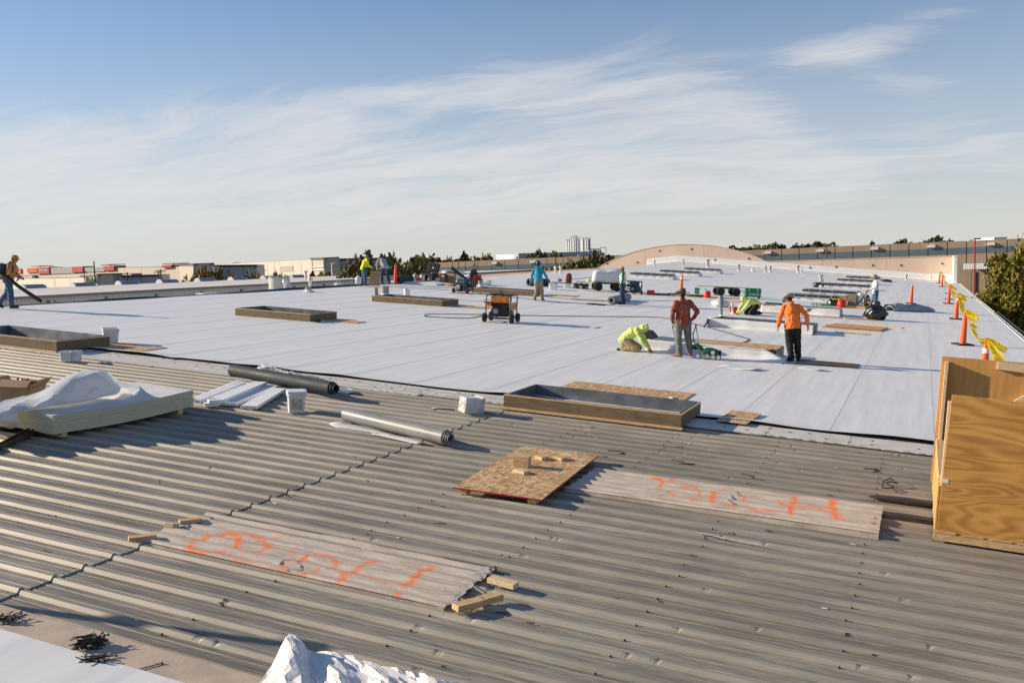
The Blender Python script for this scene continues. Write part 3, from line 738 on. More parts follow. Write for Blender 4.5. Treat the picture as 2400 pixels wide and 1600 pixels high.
for px in (112, 248, 366, 473, 566, 690, 760): 
    q = onX(px, 700); MB().bb(NX, NX + .16, q.y - .12, q.y + .12, gz, ez(q.y) - .4).build('downpipe', mat('brown_grey_trim', (.17, .15, .125)), nb_)
m_vent = mat('vent_shade_blue_grey', (.20, .25, .33), .5, .1, 1)  # blue-grey puts the barrels' sky-lit shaded side into the colour
for pa, pb in [(47, 100), (164, 217), (272, 320), (368, 412), (457, 499), (535, 574), (611, 645), (675, 709)]:
    A, B = onX(pa + 8, 670, NR + .4), onX(pb, 670, NR + .4); zt = rz((A.y + B.y) / 2)
    vrt = MB(); vrt.rings([[(NR + .4 + .45 * math.cos(a), y, zt - .12 + .5 * math.sin(a)) for a in [math.pi * k / 8 for k in range(9)]] for y in (A.y, B.y)])
    vo = vrt.build('ridge_vent', m_vent, nb_)
    for y, k_ in ((A.y - .12, 1), (B.y + .12, .8)):
        ec = MB(); ec.rings([[(NR + .4 + .5 * k_ * math.cos(a), y + dy, zt - .12 + .55 * k_ * math.sin(a)) for a in [math.pi * k / 8 for k in range(9)]] for dy in (-.1, .1)]); ec.build('vent_end_cap', m_white, vo)
# parapet right of the bending workers
f = Facade('low_parapet', 'low grey parapet behind the worker holding a board', 'wall', 893, 75, 1000, 95, 647.5, 646, .3, z0=-3, m=mat('grey_parapet', (.40, .385, .34), .8, .05, 1), trim=None)

# ---- poles
m_wood = mat('dark_pole_wood', (.06, .042, .03), .85, .2, 2, (4, 4, .3))
def pole(px, ytop, D, arms, label, lean=0., r=.16, m=m_wood, name='utility_pole', cat='utility pole', wires=None):
    T_ = far(px, ytop, D); o = thing(name, label, cat, Matrix.Translation((T_.x, T_.y, gz)))
    H_ = T_.z - gz
    MB().tube([(0, 0, 0), (0, 0, H_)], [r * 1.3, r * .8], 8).build('mast', m, o)
    for dz_, half, ang in arms: MB().box((0, 0, H_ - dz_), (2 * half, .14, .16), (0, 0, ang)).build('crossarm', m, o)
    return o, H_
pole(220, 612, 215, [], 'tall bare wooden pole before the green sign')
pole(298, 638, 200, [(.3, 1.0, .5)], 'wooden pole with one crossarm before the grey annex')
pole(371.5, 635, 205, [(.3, 1.1, .5)], 'shorter of two crossarm poles standing together')
pole(376, 631, 207, [(.3, 1.2, .5)], 'taller of two crossarm poles standing together')
pole(1189, 614, 190, [(.25, 1.3, .4), (1.0, .9, .4)], 'pole with double crossarms before the blue stripe', r=.2)
pole(1302, 593, 170, [], 'tall bare dark pole above two white vent pipes', r=.14)
m_redp = mat('red_lamp_post', (.30, .045, .03), .5, .1, 1)
def lamp(px, ytop, D, label, m, double=False, hx=.8):
    o, H_ = pole(px, ytop, D, [], label, r=.1, m=m, name='street_lamp', cat='street lamp')
    MB().box((hx * .3, 0, H_ + .05), (hx, .35, .16), (0, 0, yaw)).build('lamp_head', c_roofd if m is not m_white else m_white, o)
lamp(2285, 561, 110, 'tall red lamp post in front of the tree', m_redp)
lamp(1936.5, 574, 128, 'red lamp post behind the low tan wall', m_redp)
lamp(501.5, 626, 190, 'white lamp post among the shrubs by the grey warehouse', m_white)
lamp(597, 627, 190, 'dark lamp post at the end of the blue grey warehouse', c_roofd)
lamp(777, 618, 170, 'pale lamp post in front of the grey building corner', m_white); lamp(797, 621, 165, 'dark lamp post right of the grey building corner', c_roofd)
lamp(1074, 609, 180, 'slim dark lamp post above the tan warehouse left of centre', c_roofd); lamp(1355, 598, 190, 'white lamp post under the silos', m_white); lamp(197, 637, 205, 'short dark lamp post left of the green sign', c_roofd)

# ---- silos
m_silo = mat('white_silo', (.74, .70, .66), .6, .05, .4, (1, 1, .2)); m_silog = mat('grey_silo', (.36, .36, .36), .6, .1, .4, (1, 1, .2)); m_silod = mat('dull_tank', (.25, .27, .265), .6, .1, .4)
sil = [(1329.5, 566, 1331.5, 3.4, m_silo), (1334, 566, 600, 3.4, m_silo), (1339, 560, 600, 3.8, m_silo), (1344.5, 557, 600, 4.0, m_silo), (1350.5, 557, 600, 5., m_silo), (1356, 560, 600, 4.6, m_silog), (1366.5, 561.5, 600, 6.6, m_silo), (1374, 561, 600, 3.4, m_silo), (1381, 561.5, 600, 5.6, m_silog)]
cx_ = thing('silo_block', 'cluster of tall white silos rising above the dark trees', 'silos', Matrix.Translation(far(1355, 580, 480)))
for px, yt, _, wpx, m_ in sil:
    D = 480 + random.uniform(-4, 8); T_ = far(px, yt, D); r = wpx * D / 2180 * .5
    so2 = MB().lathe([(r, gz - T_.z), (r, 0), (r * .6, r * .35), (.05, r * .45)], 16).build('silo', m_, cx_, smooth='auto'); so2.matrix_world = Matrix.Translation(T_)
    rl = MB()
    for k in range(8):
        a = k / 8 * 2 * math.pi; rl.tube([(r * math.cos(a), r * math.sin(a), 0), (r * math.cos(a), r * math.sin(a), 1.1)], .06, 4)
    rl.tube([(r * math.cos(k * .4), r * math.sin(k * .4), 1.1) for k in range(17)], .06, 4); rl.build('top_railing', m_silod, so2)
lb = MB().bb(-7, 4, -5, 5, gz - 5, -1).build('silo_plinth', m_silog, cx_); lb.matrix_world = Matrix.Translation(far(1358, 596, 474))
tk = thing('tank_group', 'row of small grey tanks with pipe frames right of the silos', 'tanks', Matrix.Translation(far(1395, 590, 470)))
for px, yt, wpx in [(1380, 588, 4), (1385, 586, 4.5), (1391, 586, 4.6), (1397, 586, 4.6), (1403, 586, 4.6), (1408, 588, 4)]:
    T_ = far(px, yt, 470); r = wpx * 470 / 2180 * .5; MB().lathe([(r, -14), (r, 0), (.05, .5)], 12).build('tank', m_silod if px > 1384 else m_silo, tk).matrix_world = Matrix.Translation(T_)
pf = MB()
for (xa, ya, xb, yb) in [(1407, 580, 1420, 580), (1420, 580, 1420, 600), (1407, 580, 1407, 588), (1378, 583, 1407, 583)]:
    pf.tube([far(xa, ya, 470), far(xb, yb, 470)], .16, 5)
T_ = tk.matrix_world.inverted(); pf.v = [tuple(T_ @ Vector(p)) for p in pf.v]; pf.build('pipe_frame', m_silod, tk)

# ---- trees
def leafmat(name, stops, rough=.75):
    m, t, b = newmat(name)
    g = t.n('ShaderNodeNewGeometry'); oi = t.n('ShaderNodeObjectInfo')
    f = t.m('ADD', t.m('MULTIPLY', g.outputs['Random Per Island'], .75), t.m('MULTIPLY', t.noise(t.n('ShaderNodeTexCoord').outputs['Object'], .6, 3), .25))
    c = t.ramp(f, stops); hs = t.n('ShaderNodeHueSaturation'); t.put(hs.inputs['Color'], c)
    t.put(hs.inputs['Value'], t.m('ADD', t.m('MULTIPLY', oi.outputs['Random'], .5), .75)); t.put(hs.inputs['Hue'], t.m('ADD', t.m('MULTIPLY', oi.outputs['Random'], .04), .48))
    t.put(b.inputs['Base Color'], hs.outputs[0]); b.inputs['Roughness'].default_value = rough; b.inputs['Specular IOR Level'].default_value = .2
    b.inputs['Subsurface Weight'].default_value = 0
    return m
l_dark = leafmat('juniper_leaf', [(0, (.045, .052, .02)), (.5, (.11, .105, .038)), (1, (.22, .165, .055))])
l_aut = leafmat('autumn_leaf', [(0, (.06, .07, .015)), (.45, (.17, .11, .02)), (1, (.30, .13, .018))])
l_grn = leafmat('olive_leaf', [(0, (.035, .05, .014)), (.5, (.085, .09, .022)), (1, (.16, .12, .03))])
l_big = leafmat('yellow_green_leaf', [(0, (.06, .085, .014)), (.45, (.19, .19, .025)), (.8, (.36, .28, .035)), (1, (.48, .32, .05))])
m_bark = mat('brown_bark', (.12, .085, .055), .9, .25, 4, (3, 3, .5))
def crown_mesh(name, seed, nclump, nleaf, size, cone, m, squash=1.):
    rnd = random.Random(seed); mb = MB(); cl_ = []
    for k in range(nclump):
        while True:
            p = Vector((rnd.uniform(-1, 1), rnd.uniform(-1, 1), rnd.uniform(-1, 1)))
            if .25 < p.length < 1: break
        zf = (p.z + 1) / 2
        k_ = (1 - cone * zf ** 1.4)
        cl_.append((Vector((p.x * .5 * k_, p.y * .5 * k_, zf)), rnd.uniform(.08, .2) * (1 - .5 * cone * zf)))
    for c, r in cl_:
        for j in range(nleaf):
            d = Vector((rnd.gauss(0, 1), rnd.gauss(0, 1), rnd.gauss(0, 1))); d = d.normalized() * r * rnd.uniform(.45, 1.15)
            q = c + Vector((d.x, d.y, d.z * squash)); s_ = size * rnd.uniform(.6, 1.4)
            E_ = Euler((rnd.uniform(-1.2, 1.2), rnd.uniform(-1.2, 1.2), rnd.uniform(0, 6.3))).to_matrix()
            mb.add([q + E_ @ Vector(x) * s_ for x in ((-1, -.5, 0), (0, -.62, .15), (1, 0, 0), (0, .62, .15), (-1, .45, .05))], [(0, 1, 2, 3, 4)])
    me = mb.mesh(name, m)
    tr = MB(); tr.tube([(0, 0, -.35), (0, 0, .2), (.02, .01, .6), (.0, .0, .9)], [.035, .028, .018, .006], 7)
    for k in range(7):
        c = cl_[k % len(cl_)][0]; z = .12 + .09 * k; tr.tube([(0, 0, z), (c.x * .5, c.y * .5, (z + c.z) / 2 + .05), c], [.014, .009, .003], 5)
    return me, tr.mesh(name + '_trunk', m_bark)
protos = {}
for kind, m_, cone, sz in (('juniper', l_dark, .12, .055), ('autumn', l_aut, .15, .055), ('olive', l_grn, .2, .055)):
    protos[kind] = [crown_mesh(kind + '_crown', 11 * i + len(kind), 40, 60, sz, cone, m_) for i in range(3)]
def tree(px, ytop, wpx, D, kind, label, group, low=.12, name=None):
    T_ = far(px, ytop + (7 if kind == 'juniper' else 3), D); H_ = T_.z - gz; wd = wpx * D / 2180 * (2.3 if kind == 'juniper' else 1.9)
    cm, tm = random.choice(protos[kind]); z0 = gz + H_ * low; hc = T_.z - z0
    nm = name or {'juniper': 'juniper_tree', 'autumn': 'autumn_tree', 'olive': 'olive_tree'}[kind]
    o = thing(nm, label, 'tree', Matrix.Translation((T_.x, T_.y, z0)) @ Matrix.Rotation(random.uniform(0, 6), 4, 'Z'), group)
    for n_, me in (('crown', cm), ('trunk', tm)):
        c = bpy.data.objects.new(n_, me); COL.objects.link(c); c.parent = o
        c.scale = (wd, wd, hc) if n_ == 'crown' else (wd * .6, wd * .6, hc)
ORD = ['first', 'second', 'third', 'fourth', 'fifth', 'sixth', 'seventh', 'eighth', 'ninth', 'tenth', 'eleventh', 'twelfth', 'thirteenth', 'fourteenth', 'fifteenth']
for i, (px, y, wp_) in enumerate([(806, 636, 34), (826, 624, 36), (845, 612, 40), (868, 603, 42), (893, 610, 36), (912, 606, 38), (934, 611, 36), (952, 605, 36), (972, 618, 34), (992, 612, 30), (1010, 629, 26)]):
    tree(px, y, wp_, 118 + 7 * (i % 3), 'juniper', f'dark juniper behind the ridge, {ORD[i]} from the left in the row by the cone', 'junipers behind the ridge')
for i, (px, y, wp_) in enumerate([(1290, 626, 26), (1308, 616, 28), (1326, 606, 30), (1345, 614, 28), (1362, 612, 28), (1380, 606, 30), (1398, 600, 32), (1417, 592, 34), (1432, 596, 26)]):
    tree(px, y, wp_, 150 + 6 * (i % 3), 'juniper', f'dark juniper below the silos, {ORD[i]} from the left beside the arch', 'junipers below the silos')
for i, (px, y, wp_) in enumerate([(972, 604, 34), (996, 602, 30), (1022, 598, 34), (1050, 603, 30), (1078, 596, 36), (1106, 599, 34), (1132, 597, 36), (1154, 600, 30)]):
    tree(px, y, wp_, 262 + 8 * (i % 3), 'autumn' if i % 3 != 1 else 'olive', f'autumn coloured tree above the tan warehouse, {ORD[i]} from the left', 'autumn trees above the warehouse')
for i, (px, y, wp_) in enumerate([(1222, 604, 18), (1242, 594, 26), (1267, 590, 30), (1293, 594, 28), (1316, 600, 26)]):
    tree(px, y, wp_, 270 + 6 * (i % 2), 'autumn' if i % 2 else 'olive', f'{ORD[i]} tree from the white box building towards the silos', 'trees between white building and silos')
for i, (px, y, wp_) in enumerate([(1712, 580, 30), (1738, 576, 34), (1764, 573, 36), (1792, 575, 34), (1820, 571, 38), (1850, 573, 36), (1880, 569, 40), (1908, 568, 38), (1934, 570, 34), (1956, 575, 24)]):
    tree(px, y, wp_, 330 + 5 * (i % 3), 'olive', f'hilltop shrub behind the striped warehouse, {ORD[i]} from the arch', 'hilltop shrubs right of the arch', .35, 'hilltop_shrub')
for i, (px, y, wp_) in enumerate([(2038, 567, 28), (2080, 568, 24), (2112, 561, 28), (2148, 562, 26), (2172, 562, 26), (2202, 553, 32), (2232, 562, 26), (2276, 562, 22)]):
    tree(px, y, wp_, 320 + 5 * (i % 2), 'juniper' if i % 2 else 'olive', f'round dark treetop above the striped warehouse, {ORD[i]} from the lamp post', 'treetops right above the warehouse', .4, 'dark_treetop')
for i, (px, y, wp_, k_) in enumerate([(433, 650, 24, 'olive'), (452, 641, 26, 'autumn'), (470, 635, 30, 'olive'), (490, 634, 30, 'autumn'), (510, 634, 30, 'olive'), (530, 644, 26, 'olive'), (540, 647, 20, 'autumn'), (582, 638, 26, 'olive'), (600, 637, 26, 'autumn'), (648, 640, 26, 'olive'), (668, 639, 28, 'juniper'), (738, 643, 28, 'olive'), (760, 640, 28, 'autumn')]):
    tree(px, y, wp_, 140 + 6 * (i % 3), k_, f'shrub beyond the white roof, {ORD[i]} from the left of the row', 'shrubs beyond the white roof', .12, 'tall_shrub')
# the big tree at the right
bt = far(2368, 578, 62); H_ = bt.z - gz
cmb = crown_mesh('big_crown', 5, 130, 190, .014, .45, l_big, .8)
bo = thing('roadside_tree', 'large yellow green tree standing beside the right roof edge', 'tree', Matrix.Translation((bt.x + .4, bt.y, gz + .3)))
c_ = bpy.data.objects.new('crown', cmb[0]); COL.objects.link(c_); c_.parent = bo; c_.scale = (6.6, 6.6, H_ - .3)
c_ = bpy.data.objects.new('trunk', cmb[1]); COL.objects.link(c_); c_.parent = bo; c_.scale = (7, 7, H_)
p_ = far(2460, 640, 75); cm2 = crown_mesh('side_crown', 9, 60, 120, .02, .4, l_grn, .8)
bo = thing('leafy_tree', 'dark leafy tree partly behind the large tree at the frame edge', 'tree', Matrix.Translation((p_.x, p_.y, gz + .2)))
c_ = bpy.data.objects.new('crown', cm2[0]); COL.objects.link(c_); c_.parent = bo; c_.scale = (6, 6, 7.2)
c_ = bpy.data.objects.new('trunk', cm2[1]); COL.objects.link(c_); c_.parent = bo; c_.scale = (6, 6, 7)
# ================================================================== curbs, boards and rolls on the roof
def base(u, v): return .054 if v > edge_v(u) else (.034 if v < 14.5 else .043)
def curb(name, label, u0, u1, v0, v1, h, split=.8, nail=False, cat='roof curb'):
    uc, vc = (u0 + u1) / 2, (v0 + v1) / 2; a, d = (u1 - u0) / 2, (v1 - v0) / 2; n = base(uc, v0 - .1)
    o = thing(name, label, cat, MR(uc, vc, n), 'open roof curbs'); z0 = .04 if nail else 0
    th = .04; xs = -a + 2 * a * split
    MB().bb(-a, xs - .002, -d, -d + th, z0, h).build('side_board', m_curbw, o, bevel=.003); MB().bb(xs + .002, a, -d, -d + th, z0, h).build('side_board', m_curbw, o, bevel=.003)
    MB().bb(-a, a, d - th, d, z0, h).build('side_board', m_curbw, o, bevel=.003)
    for x in (-a, a - th): MB().bb(x, x + th, -d + th + .002, d - th - .002, z0, h).build('end_board', m_curbw, o, bevel=.003)
    r = MB(); e = .012
    for q in ((-a - .004, a + .004, -d - .004, -d + th + e), (-a - .004, a + .004, d - th - e, d + .004), (-a - .004, -a + th + e, -d + th + e + .001, d - th - e - .001), (a - th - e, a + .004, -d + th + e + .001, d - th - e - .001)): r.bb(q[0], q[1], q[2], q[3], h + .001, h + .018)
    r.build('top_strip', m_lum2, o)
    li = MB(); x, y, g = a - th - .004, d - th - .004, .012
    li.bb(-x, x, -y, -y + g, -.02, h + .026); li.bb(-x, x, y - g, y, -.02, h + .026); li.bb(-x, -x + g, -y + g, y - g, -.02, h + .026); li.bb(x - g, x, -y + g, y - g, -.02, h + .026)
    li.build('metal_liner', m_liner, o)
    MB().bb(-x + g, x - g, -y + g, y - g, -.02, .012).build('closing_sheet', m_liner, o)
    if nail: MB().bb(-a - .08, a + .03, -d - .035, -d + .03, -.002, .038).build('nailer_strip', m_lum2, o, bevel=.003)
    return o
curb('roof_curb', 'open timber curb straddling old steel and new white roof', -6.32, -3.27, 14.2, 15.58, .225, .77, True)
curb('roof_curb', 'open timber curb cut by the left frame edge', -20.42, -17.08, 14.4, 15.85, .245, .9, True)
curb('roof_curb', 'open timber curb on white roof beyond the foam stack', -20.35, -17.4, 24.0, 25.45, .22, .72)
curb('roof_curb', 'open timber curb with two grey pipes at its far corner', -20.85, -17.55, 33.0, 34.45, .22, .25)
curb('roof_curb', 'open timber curb behind the orange generator', -20.85, -17.55, 42.5, 43.95, .22, .4)

m_flash = mat('white_curb_flashing', (.74, .735, .735), .5, .05, 3)
m_cover = mat('grey_cover_sheet', (.205, .205, .195), .6, .2, 1.5, (1, 3, 1), bump=.012, bscale=5)
def covered(label, u0, u1, v0, v1, h, seed):
    uc, vc = (u0 + u1) / 2, (v0 + v1) / 2; a, d = (u1 - u0) / 2, (v1 - v0) / 2
    o = thing('covered_skylight', label, 'skylight', MR(uc, vc, .052), 'covered skylights far down the roof')
    f = MB(); f.rings([[(-a - e, -d - e, z), (a + e, -d - e, z), (a + e, d + e, z), (-a - e, d + e, z)] for e, z in ((.05, 0), (0, .05), (0, h))]); f.build('curb_flashing', m_flash, o)
    fr = MB(); e = .05
    for q in ((-a - e, a - .18, -d - e, -d + .05), (-a - e, a - .18, d - .05, d + e), (-a - e, -a + .05, -d + .05, d - .05), (a - .28, a - .18, -d + .05, d - .05)): fr.bb(q[0], q[1], q[2], q[3], h + .002, h + .11)
    fr.build('black_frame', m_black, o)
    MB().grid(lambda s, q: (-a + .02 + (2 * a - .25) * s, -d + .03 + (2 * d - .06) * q, h + .10 + .05 * math.sin(math.pi * q) + .03 * nz(s * 4, q * 3, seed)), 24, 8, .01).build('cover_sheet', m_cover, o, smooth=True)
    for k in range(5): MB().bb(0, .05, -.03, .02, h - .08, h + .13).build('clip', m_steel, o).location = (-a + .3 + k * (2 * a - .7) / 4, -d - .04, 0)
for args in [('covered skylight in the left column, nearest to the worker in the vest', -20.85, -17.5, 70.3, 71.7, .26, 1), ('covered skylight in the left column right above the tall cone', -20.85, -17.5, 79.2, 80.6, .26, 2), ('farthest covered skylight in the left column below the arch', -20.85, -17.5, 88.3, 89.7, .26, 3),
             ('grey covered skylight, nearest of the five by the hat worker', -6.85, -3.5, 54.2, 55.6, .22, 4), ('grey covered skylight, second nearest of the five by the hat worker', -6.85, -3.3, 61.3, 62.7, .22, 5), ('covered skylight with a black bundle at its left end', -6.85, -3.4, 74.2, 75.6, .22, 6),
             ('covered skylight, fourth of the five running towards the end wall', -6.85, -3.5, 86.8, 88.2, .22, 7), ('covered skylight closest to the end wall behind the straw hat', -6.85, -3.6, 97, 98.4, .22, 8)]: covered(*args)

# curb being wrapped by the crew, with a board over it and a skirt of membrane
def skirt(f, a, d, h, ends=(0, 0), flare=.28, tail=0):
    """membrane skirt over the near edge of a curb: up, over and flared out on the deck"""
    pr = [(-.02 - flare, .006), (-.02 - flare * .6, .012), (-.02 - flare * .25, .035), (-.025, .09), (-.014, h * .55), (-.008, h - .02), (.01, h + .012), (.10, h + .016), (.22, h + .017)]
    def fn(s, q):
        x = -a - ends[0] + (2 * a + ends[0] + ends[1]) * s; k = q * (len(pr) - 1); i = min(int(k), len(pr) - 2); t_ = k - i
        y = pr[i][0] + (pr[i + 1][0] - pr[i][0]) * t_; z = pr[i][1] + (pr[i + 1][1] - pr[i][1]) * t_
        wv = nz(x * 1.4, q * 2, f); e = max(0, x - (a - .35)) / (.35 + ends[1]); g = max(0, (-x - a + .1)) / (.1 + ends[0] + .001)
        z = z * (1 - tail * min(1, e) ** 1.5) + .01 * wv; y -= .05 * wv * (1 - q) + tail * e * .25 * (1 - q)
        return (x, -d + y, max(.004, z))
    return MB().grid(fn, 60, 24, .004)
o = thing('wrapped_curb', 'half wrapped curb with board on top beside the welding machine', 'roof curb', MR(-4.95, 24.95, .052), 'curbs wrapped in white membrane')
a, d, h = 1.7, .72, .26
f = MB(); f.bb(-a, a, -d, -d + .04, 0, h); f.bb(-a, a, d - .04, d, 0, h); f.bb(-a, -a + .04, -d + .04, d - .04, 0, h); f.bb(a - .04, a, -d + .04, d - .04, 0, h); f.build('curb_frame', m_dark, o)
MB().bb(-.55, a - .02, -.45, d - .02, h + .002, h + .02).build('top_board', m_osb, o)
MB().bb(-a + .05, -.58, -.4, d - .05, h * .5, h + .004).build('liner', m_liner, o)
skirt(3, a, d, h, (.0, .25), .30, .85).build('membrane_skirt', m_memb, o, smooth=True)
o = thing('wrapped_curb', 'wrapped curb with white skirt and grey rim behind the orange worker', 'roof curb', MR(-4.97, 33.6, .052), 'curbs wrapped in white membrane')
a, d, h = 1.72, .75, .30
f = MB(); f.bb(-a, a, -d, -d + .05, 0, h); f.bb(-a, a, d - .05, d, 0, h); f.bb(-a, -a + .05, -d + .05, d - .05, 0, h); f.bb(a - .05, a, -d + .05, d - .05, 0, h); f.build('curb_frame', m_liner, o)
MB().grid(lambda s, q: (-a + 2 * a * s, -d + .02 + .35 * q, h + .02 + .008 * nz(s * 5, q)), 30, 4, .008).build('grey_rim', m_greyroll2, o)
skirt(5, a, d, h, (.12, .03), .36).build('membrane_skirt', m_memb, o, smooth=True)
MB().grid(lambda s, q: (-a - .10 - .16 * (1 - s) ** 2, -d - .30 + .5 * q, .02 + (h - .02) * s), 8, 5, .01).build('curled_flap', m_greyroll2, o, smooth=True)
MB().grid(lambda s, q: (a + .02, -d - .05 + .35 * q, h * s), 4, 4, .012).build('end_flap', m_greyroll2, o)
o = thing('wrapped_curb', 'wrapped curb with white skirt in front of the boxes on pallet', 'roof curb', MR(-4.85, 43.5, .052), 'curbs wrapped in white membrane')
a, d, h = 1.66, .75, .30
f = MB(); f.bb(-a, a, -d, -d + .05, 0, h); f.bb(-a, a, d - .05, d, 0, h); f.bb(-a, -a + .05, -d + .05, d - .05, 0, h); f.bb(a - .05, a, -d + .05, d - .05, 0, h); f.build('curb_frame', m_liner, o)
MB().bb(-a - .02, -a + .5, -d - .03, -d + .12, h + .02, h + .04).build('timber_strip', m_lum2, o)
skirt(9, a, d, h, (.02, .05), .34).build('membrane_skirt', m_memb, o, smooth=True)
MB().grid(lambda s, q: (a + .05 + .06 * math.sin(3 * s), -d - .05 + .25 * q, h * s), 5, 3, .012).build('end_flap', m_greyroll2, o, smooth=True)

# boards lying about
def board(px_or_uv, L, Wd, rot, label, m=m_osb, n=0., t_=.012, name='board', cat='board', edge=None, group=None):
    u, v = px_or_uv
    o = MB().bb(-L / 2, L / 2, -Wd / 2, Wd / 2, 0, t_)
    ob = o.build(name, m, None, bevel=.001); ob.matrix_world = MR(u, v, base(u, v) + n + .003, rot)
    tag(ob, label, cat, group)
    if edge:
        e = MB(); k = .0012
        for q in ((-L / 2 - k, L / 2 + k, -Wd / 2 - k, -Wd / 2), (-L / 2 - k, L / 2 + k, Wd / 2, Wd / 2 + k), (-L / 2 - k, -L / 2, -Wd / 2, Wd / 2), (L / 2, L / 2 + k, -Wd / 2, Wd / 2)): e.bb(q[0], q[1], q[2], q[3], .0005, t_ - .0005)
        e.build('painted_edge', edge, ob)
    return ob
ob = board((-4.18, 10.31), 1.06, 2.36, R(3.6), 'big strand board sheet with red edges carrying wood blocks on old steel', n=.055, t_=.018, edge=mat('edge_red', (.42, .02, .018), .6), name='strand_board', cat='board')
for k, (dx, dy) in enumerate(((-.42, -1.08), (.40, -1.08), (-.3, .9), (.35, .9))): MB().bb(-.05, .05, -.06, .06, -.058, -.001).build('batten', m_lum2, ob).location = (dx, dy, 0)
board((-5.06, 17.15), 2.44, 1.15, R(1), 'strand board sheet lying just behind the big open curb', name='strand_board', edge=mat('edge_red', (.42, .02, .018)))
board((-2.62, 15.62), .50, 1.12, R(-3), 'small strand board piece right of the big open curb', name='strand_board', n=.02)
board(at(300, 819), 1.5, .85, R(4), 'strand board piece beside the curb at the left frame edge', name='strand_board')
board(at(806, 757), 1.3, .6, R(2), 'thin board off the corner of the curb beyond the foam stack', name='strand_board', cat='board')
board(at(1103, 723), 1.5, 1.0, R(6), 'pale board near the corner of the curb with two pipes', name='plywood_board', m=m_ply2)
board(at(1318, 695), 1.6, 1.1, R(3), 'thin board behind the walking worker in blue', name='plywood_board', m=m_ply2)
board(at(1395, 706), 2.4, .7, R(8), 'yellowish board near the pipe roll at the vest worker', name='plywood_board', m=m_ply2)
board(at(1405, 685), 1.7, .8, R(0), 'thin board lying in front of the cart with wrapped stack', name='plywood_board', m=m_ply2)
board(at(1640, 697), 5.0, 1.1, R(0), 'long strip of boards under the gas can and teal box', name='plywood_board', m=m_ply2)
board(at(1760, 712), 3.0, .8, R(0), 'wide board lying behind the kneeling far worker', name='plywood_board', m=m_ply2)
board(at(1868, 741), 3.7, .55, R(-1), 'long reddish board behind the orange worker', name='plywood_board', m=mat('reddish_ply', (.50, .26, .13), .7, .12, 3, (.5, 6, 4)))
board(at(1998, 785), 1.15, .42, R(-4), 'short strip of board below the plywood sheets', name='strand_board')
board(at(2016, 751), 1.3, .75, R(10), 'board piece under the black rubbish bag', name='plywood_board', m=m_ply2)
ob = board(at(2008, 771), 2.0, 1.7, R(-8), 'top sheet of the plywood pair right of the orange worker', name='plywood_board', m=m_ply2, n=.03)
board(at(2000, 772), 2.1, 1.75, R(-2), 'lower sheet of the plywood pair right of the orange worker', name='plywood_board', m=m_ply2)
board(at(2070, 768), 1.5, .18, R(-20), 'narrow lath lying beyond the plywood pair', name='wood_lath', m=m_lum2, t_=.03)
board(at(1345, 696), .5, .3, R(10), 'small offcut near the walking worker in blue', name='plywood_board', m=m_ply2)
board(at(1068, 705), 2.8, .15, R(0), 'thin lath behind the orange generator at its left', name='wood_lath', m=m_lum2)
board(at(1150, 706), .6, .4, R(20), 'curled offcut board just left behind the orange generator', name='plywood_board', m=m_ply2)
board(at(985, 667), 3.0, 1.6, R(0), 'pale platform slab under the black tool chest', name='insulation_slab', m=m_foamtop, t_=.10, cat='insulation slab')
# striped pallet piece
o = thing('slatted_board', 'brown slatted board right of the orange worker', 'pallet piece', MR(*at(1938, 858), .056, R(-2)))
for k in range(3): MB().bb(-.75, .75, -.45 + k * .32, -.45 + k * .32 + .27, 0, .02).build('slat', m_curbw, o)
# paper sheets
for px, py, L, Wd, rot, lab in [(1735, 868, .95, .5, -.3, 'curled white membrane scrap in front of the wrapped curb'), (1905, 871, .6, .3, -.5, 'flat white membrane scrap near the orange worker'), (1553, 941, .4, .3, .2, 'white scrap lying on the strand board sheet')]:
    mb = MB().grid(lambda s, q: (L * (s - .5), Wd * (q - .5), .004 + .10 * (s - .35) ** 2 * (1 if s > .35 else .2) + .01 * nz(s * 3, q * 3)), 10, 6, .003)
    ob = mb.build('membrane_scrap', m_flash, smooth=True); ob.matrix_world = MR(*at(px, py), .05 if 'strand' in lab else .056, rot); tag(ob, lab, 'scrap')

# membrane rolls
def roll(pa, pb, r, label, m, core=.55, layers=3, name='membrane_roll', n=None, flap=None, tele=.0):
    A, B = Vector(at(*pa)).to_3d(), Vector(at(*pb)).to_3d(); c = (A + B) / 2; L = (B - A).length; rot = math.atan2(B.y - A.y, B.x - A.x)
    o = thing(name, label, 'membrane roll', MR(c.x, c.y, (base(c.x, c.y) if n is None else n) + r, rot))
    rs = [r * (1 - k * (1 - core) / layers) for k in range(layers)]
    nn = 28
    for k, q in enumerate(rs):
        e = tele * k; wd = r * (1 - core) / layers * .8
        mb = MB(); mb.rings([[(x, qq * math.cos(2 * math.pi * j / nn), qq * math.sin(2 * math.pi * j / nn)) for j in range(nn)] for x, qq in ((-L / 2, q - wd), (-L / 2, q), (L / 2 + e, q), (L / 2 + e, q - wd), (-L / 2 + .002, q - wd))], cap=False)
        mb.build('wound_layer', m, o, smooth='auto')
    return o, L
o, L = roll((545, 893), (778, 938), .115, 'dark grey membrane roll lying over the foam strips', m_greyroll2, .5, 3, tele=.05, n=.10)
o, L = roll((812, 992), (1045, 1048), .107, 'sunlit grey membrane roll on old steel with white flap', m_greyroll, .5, 4, tele=.03)
MB().grid(lambda s, q: (-L / 2 - .02 + (L - .25) * s, -.10 - (.22 + .08 * math.sin(s * 9) * (s < .5) - .06 * s) * q, -.112 + .012 * math.sin(q * 3)), 24, 8, .003).build('membrane_flap', m_flash, o, smooth=True)
roll((1238, 672), (1284, 672), .22, 'grey roll lying behind the walking worker in blue', m_greyroll2, .6, 2)
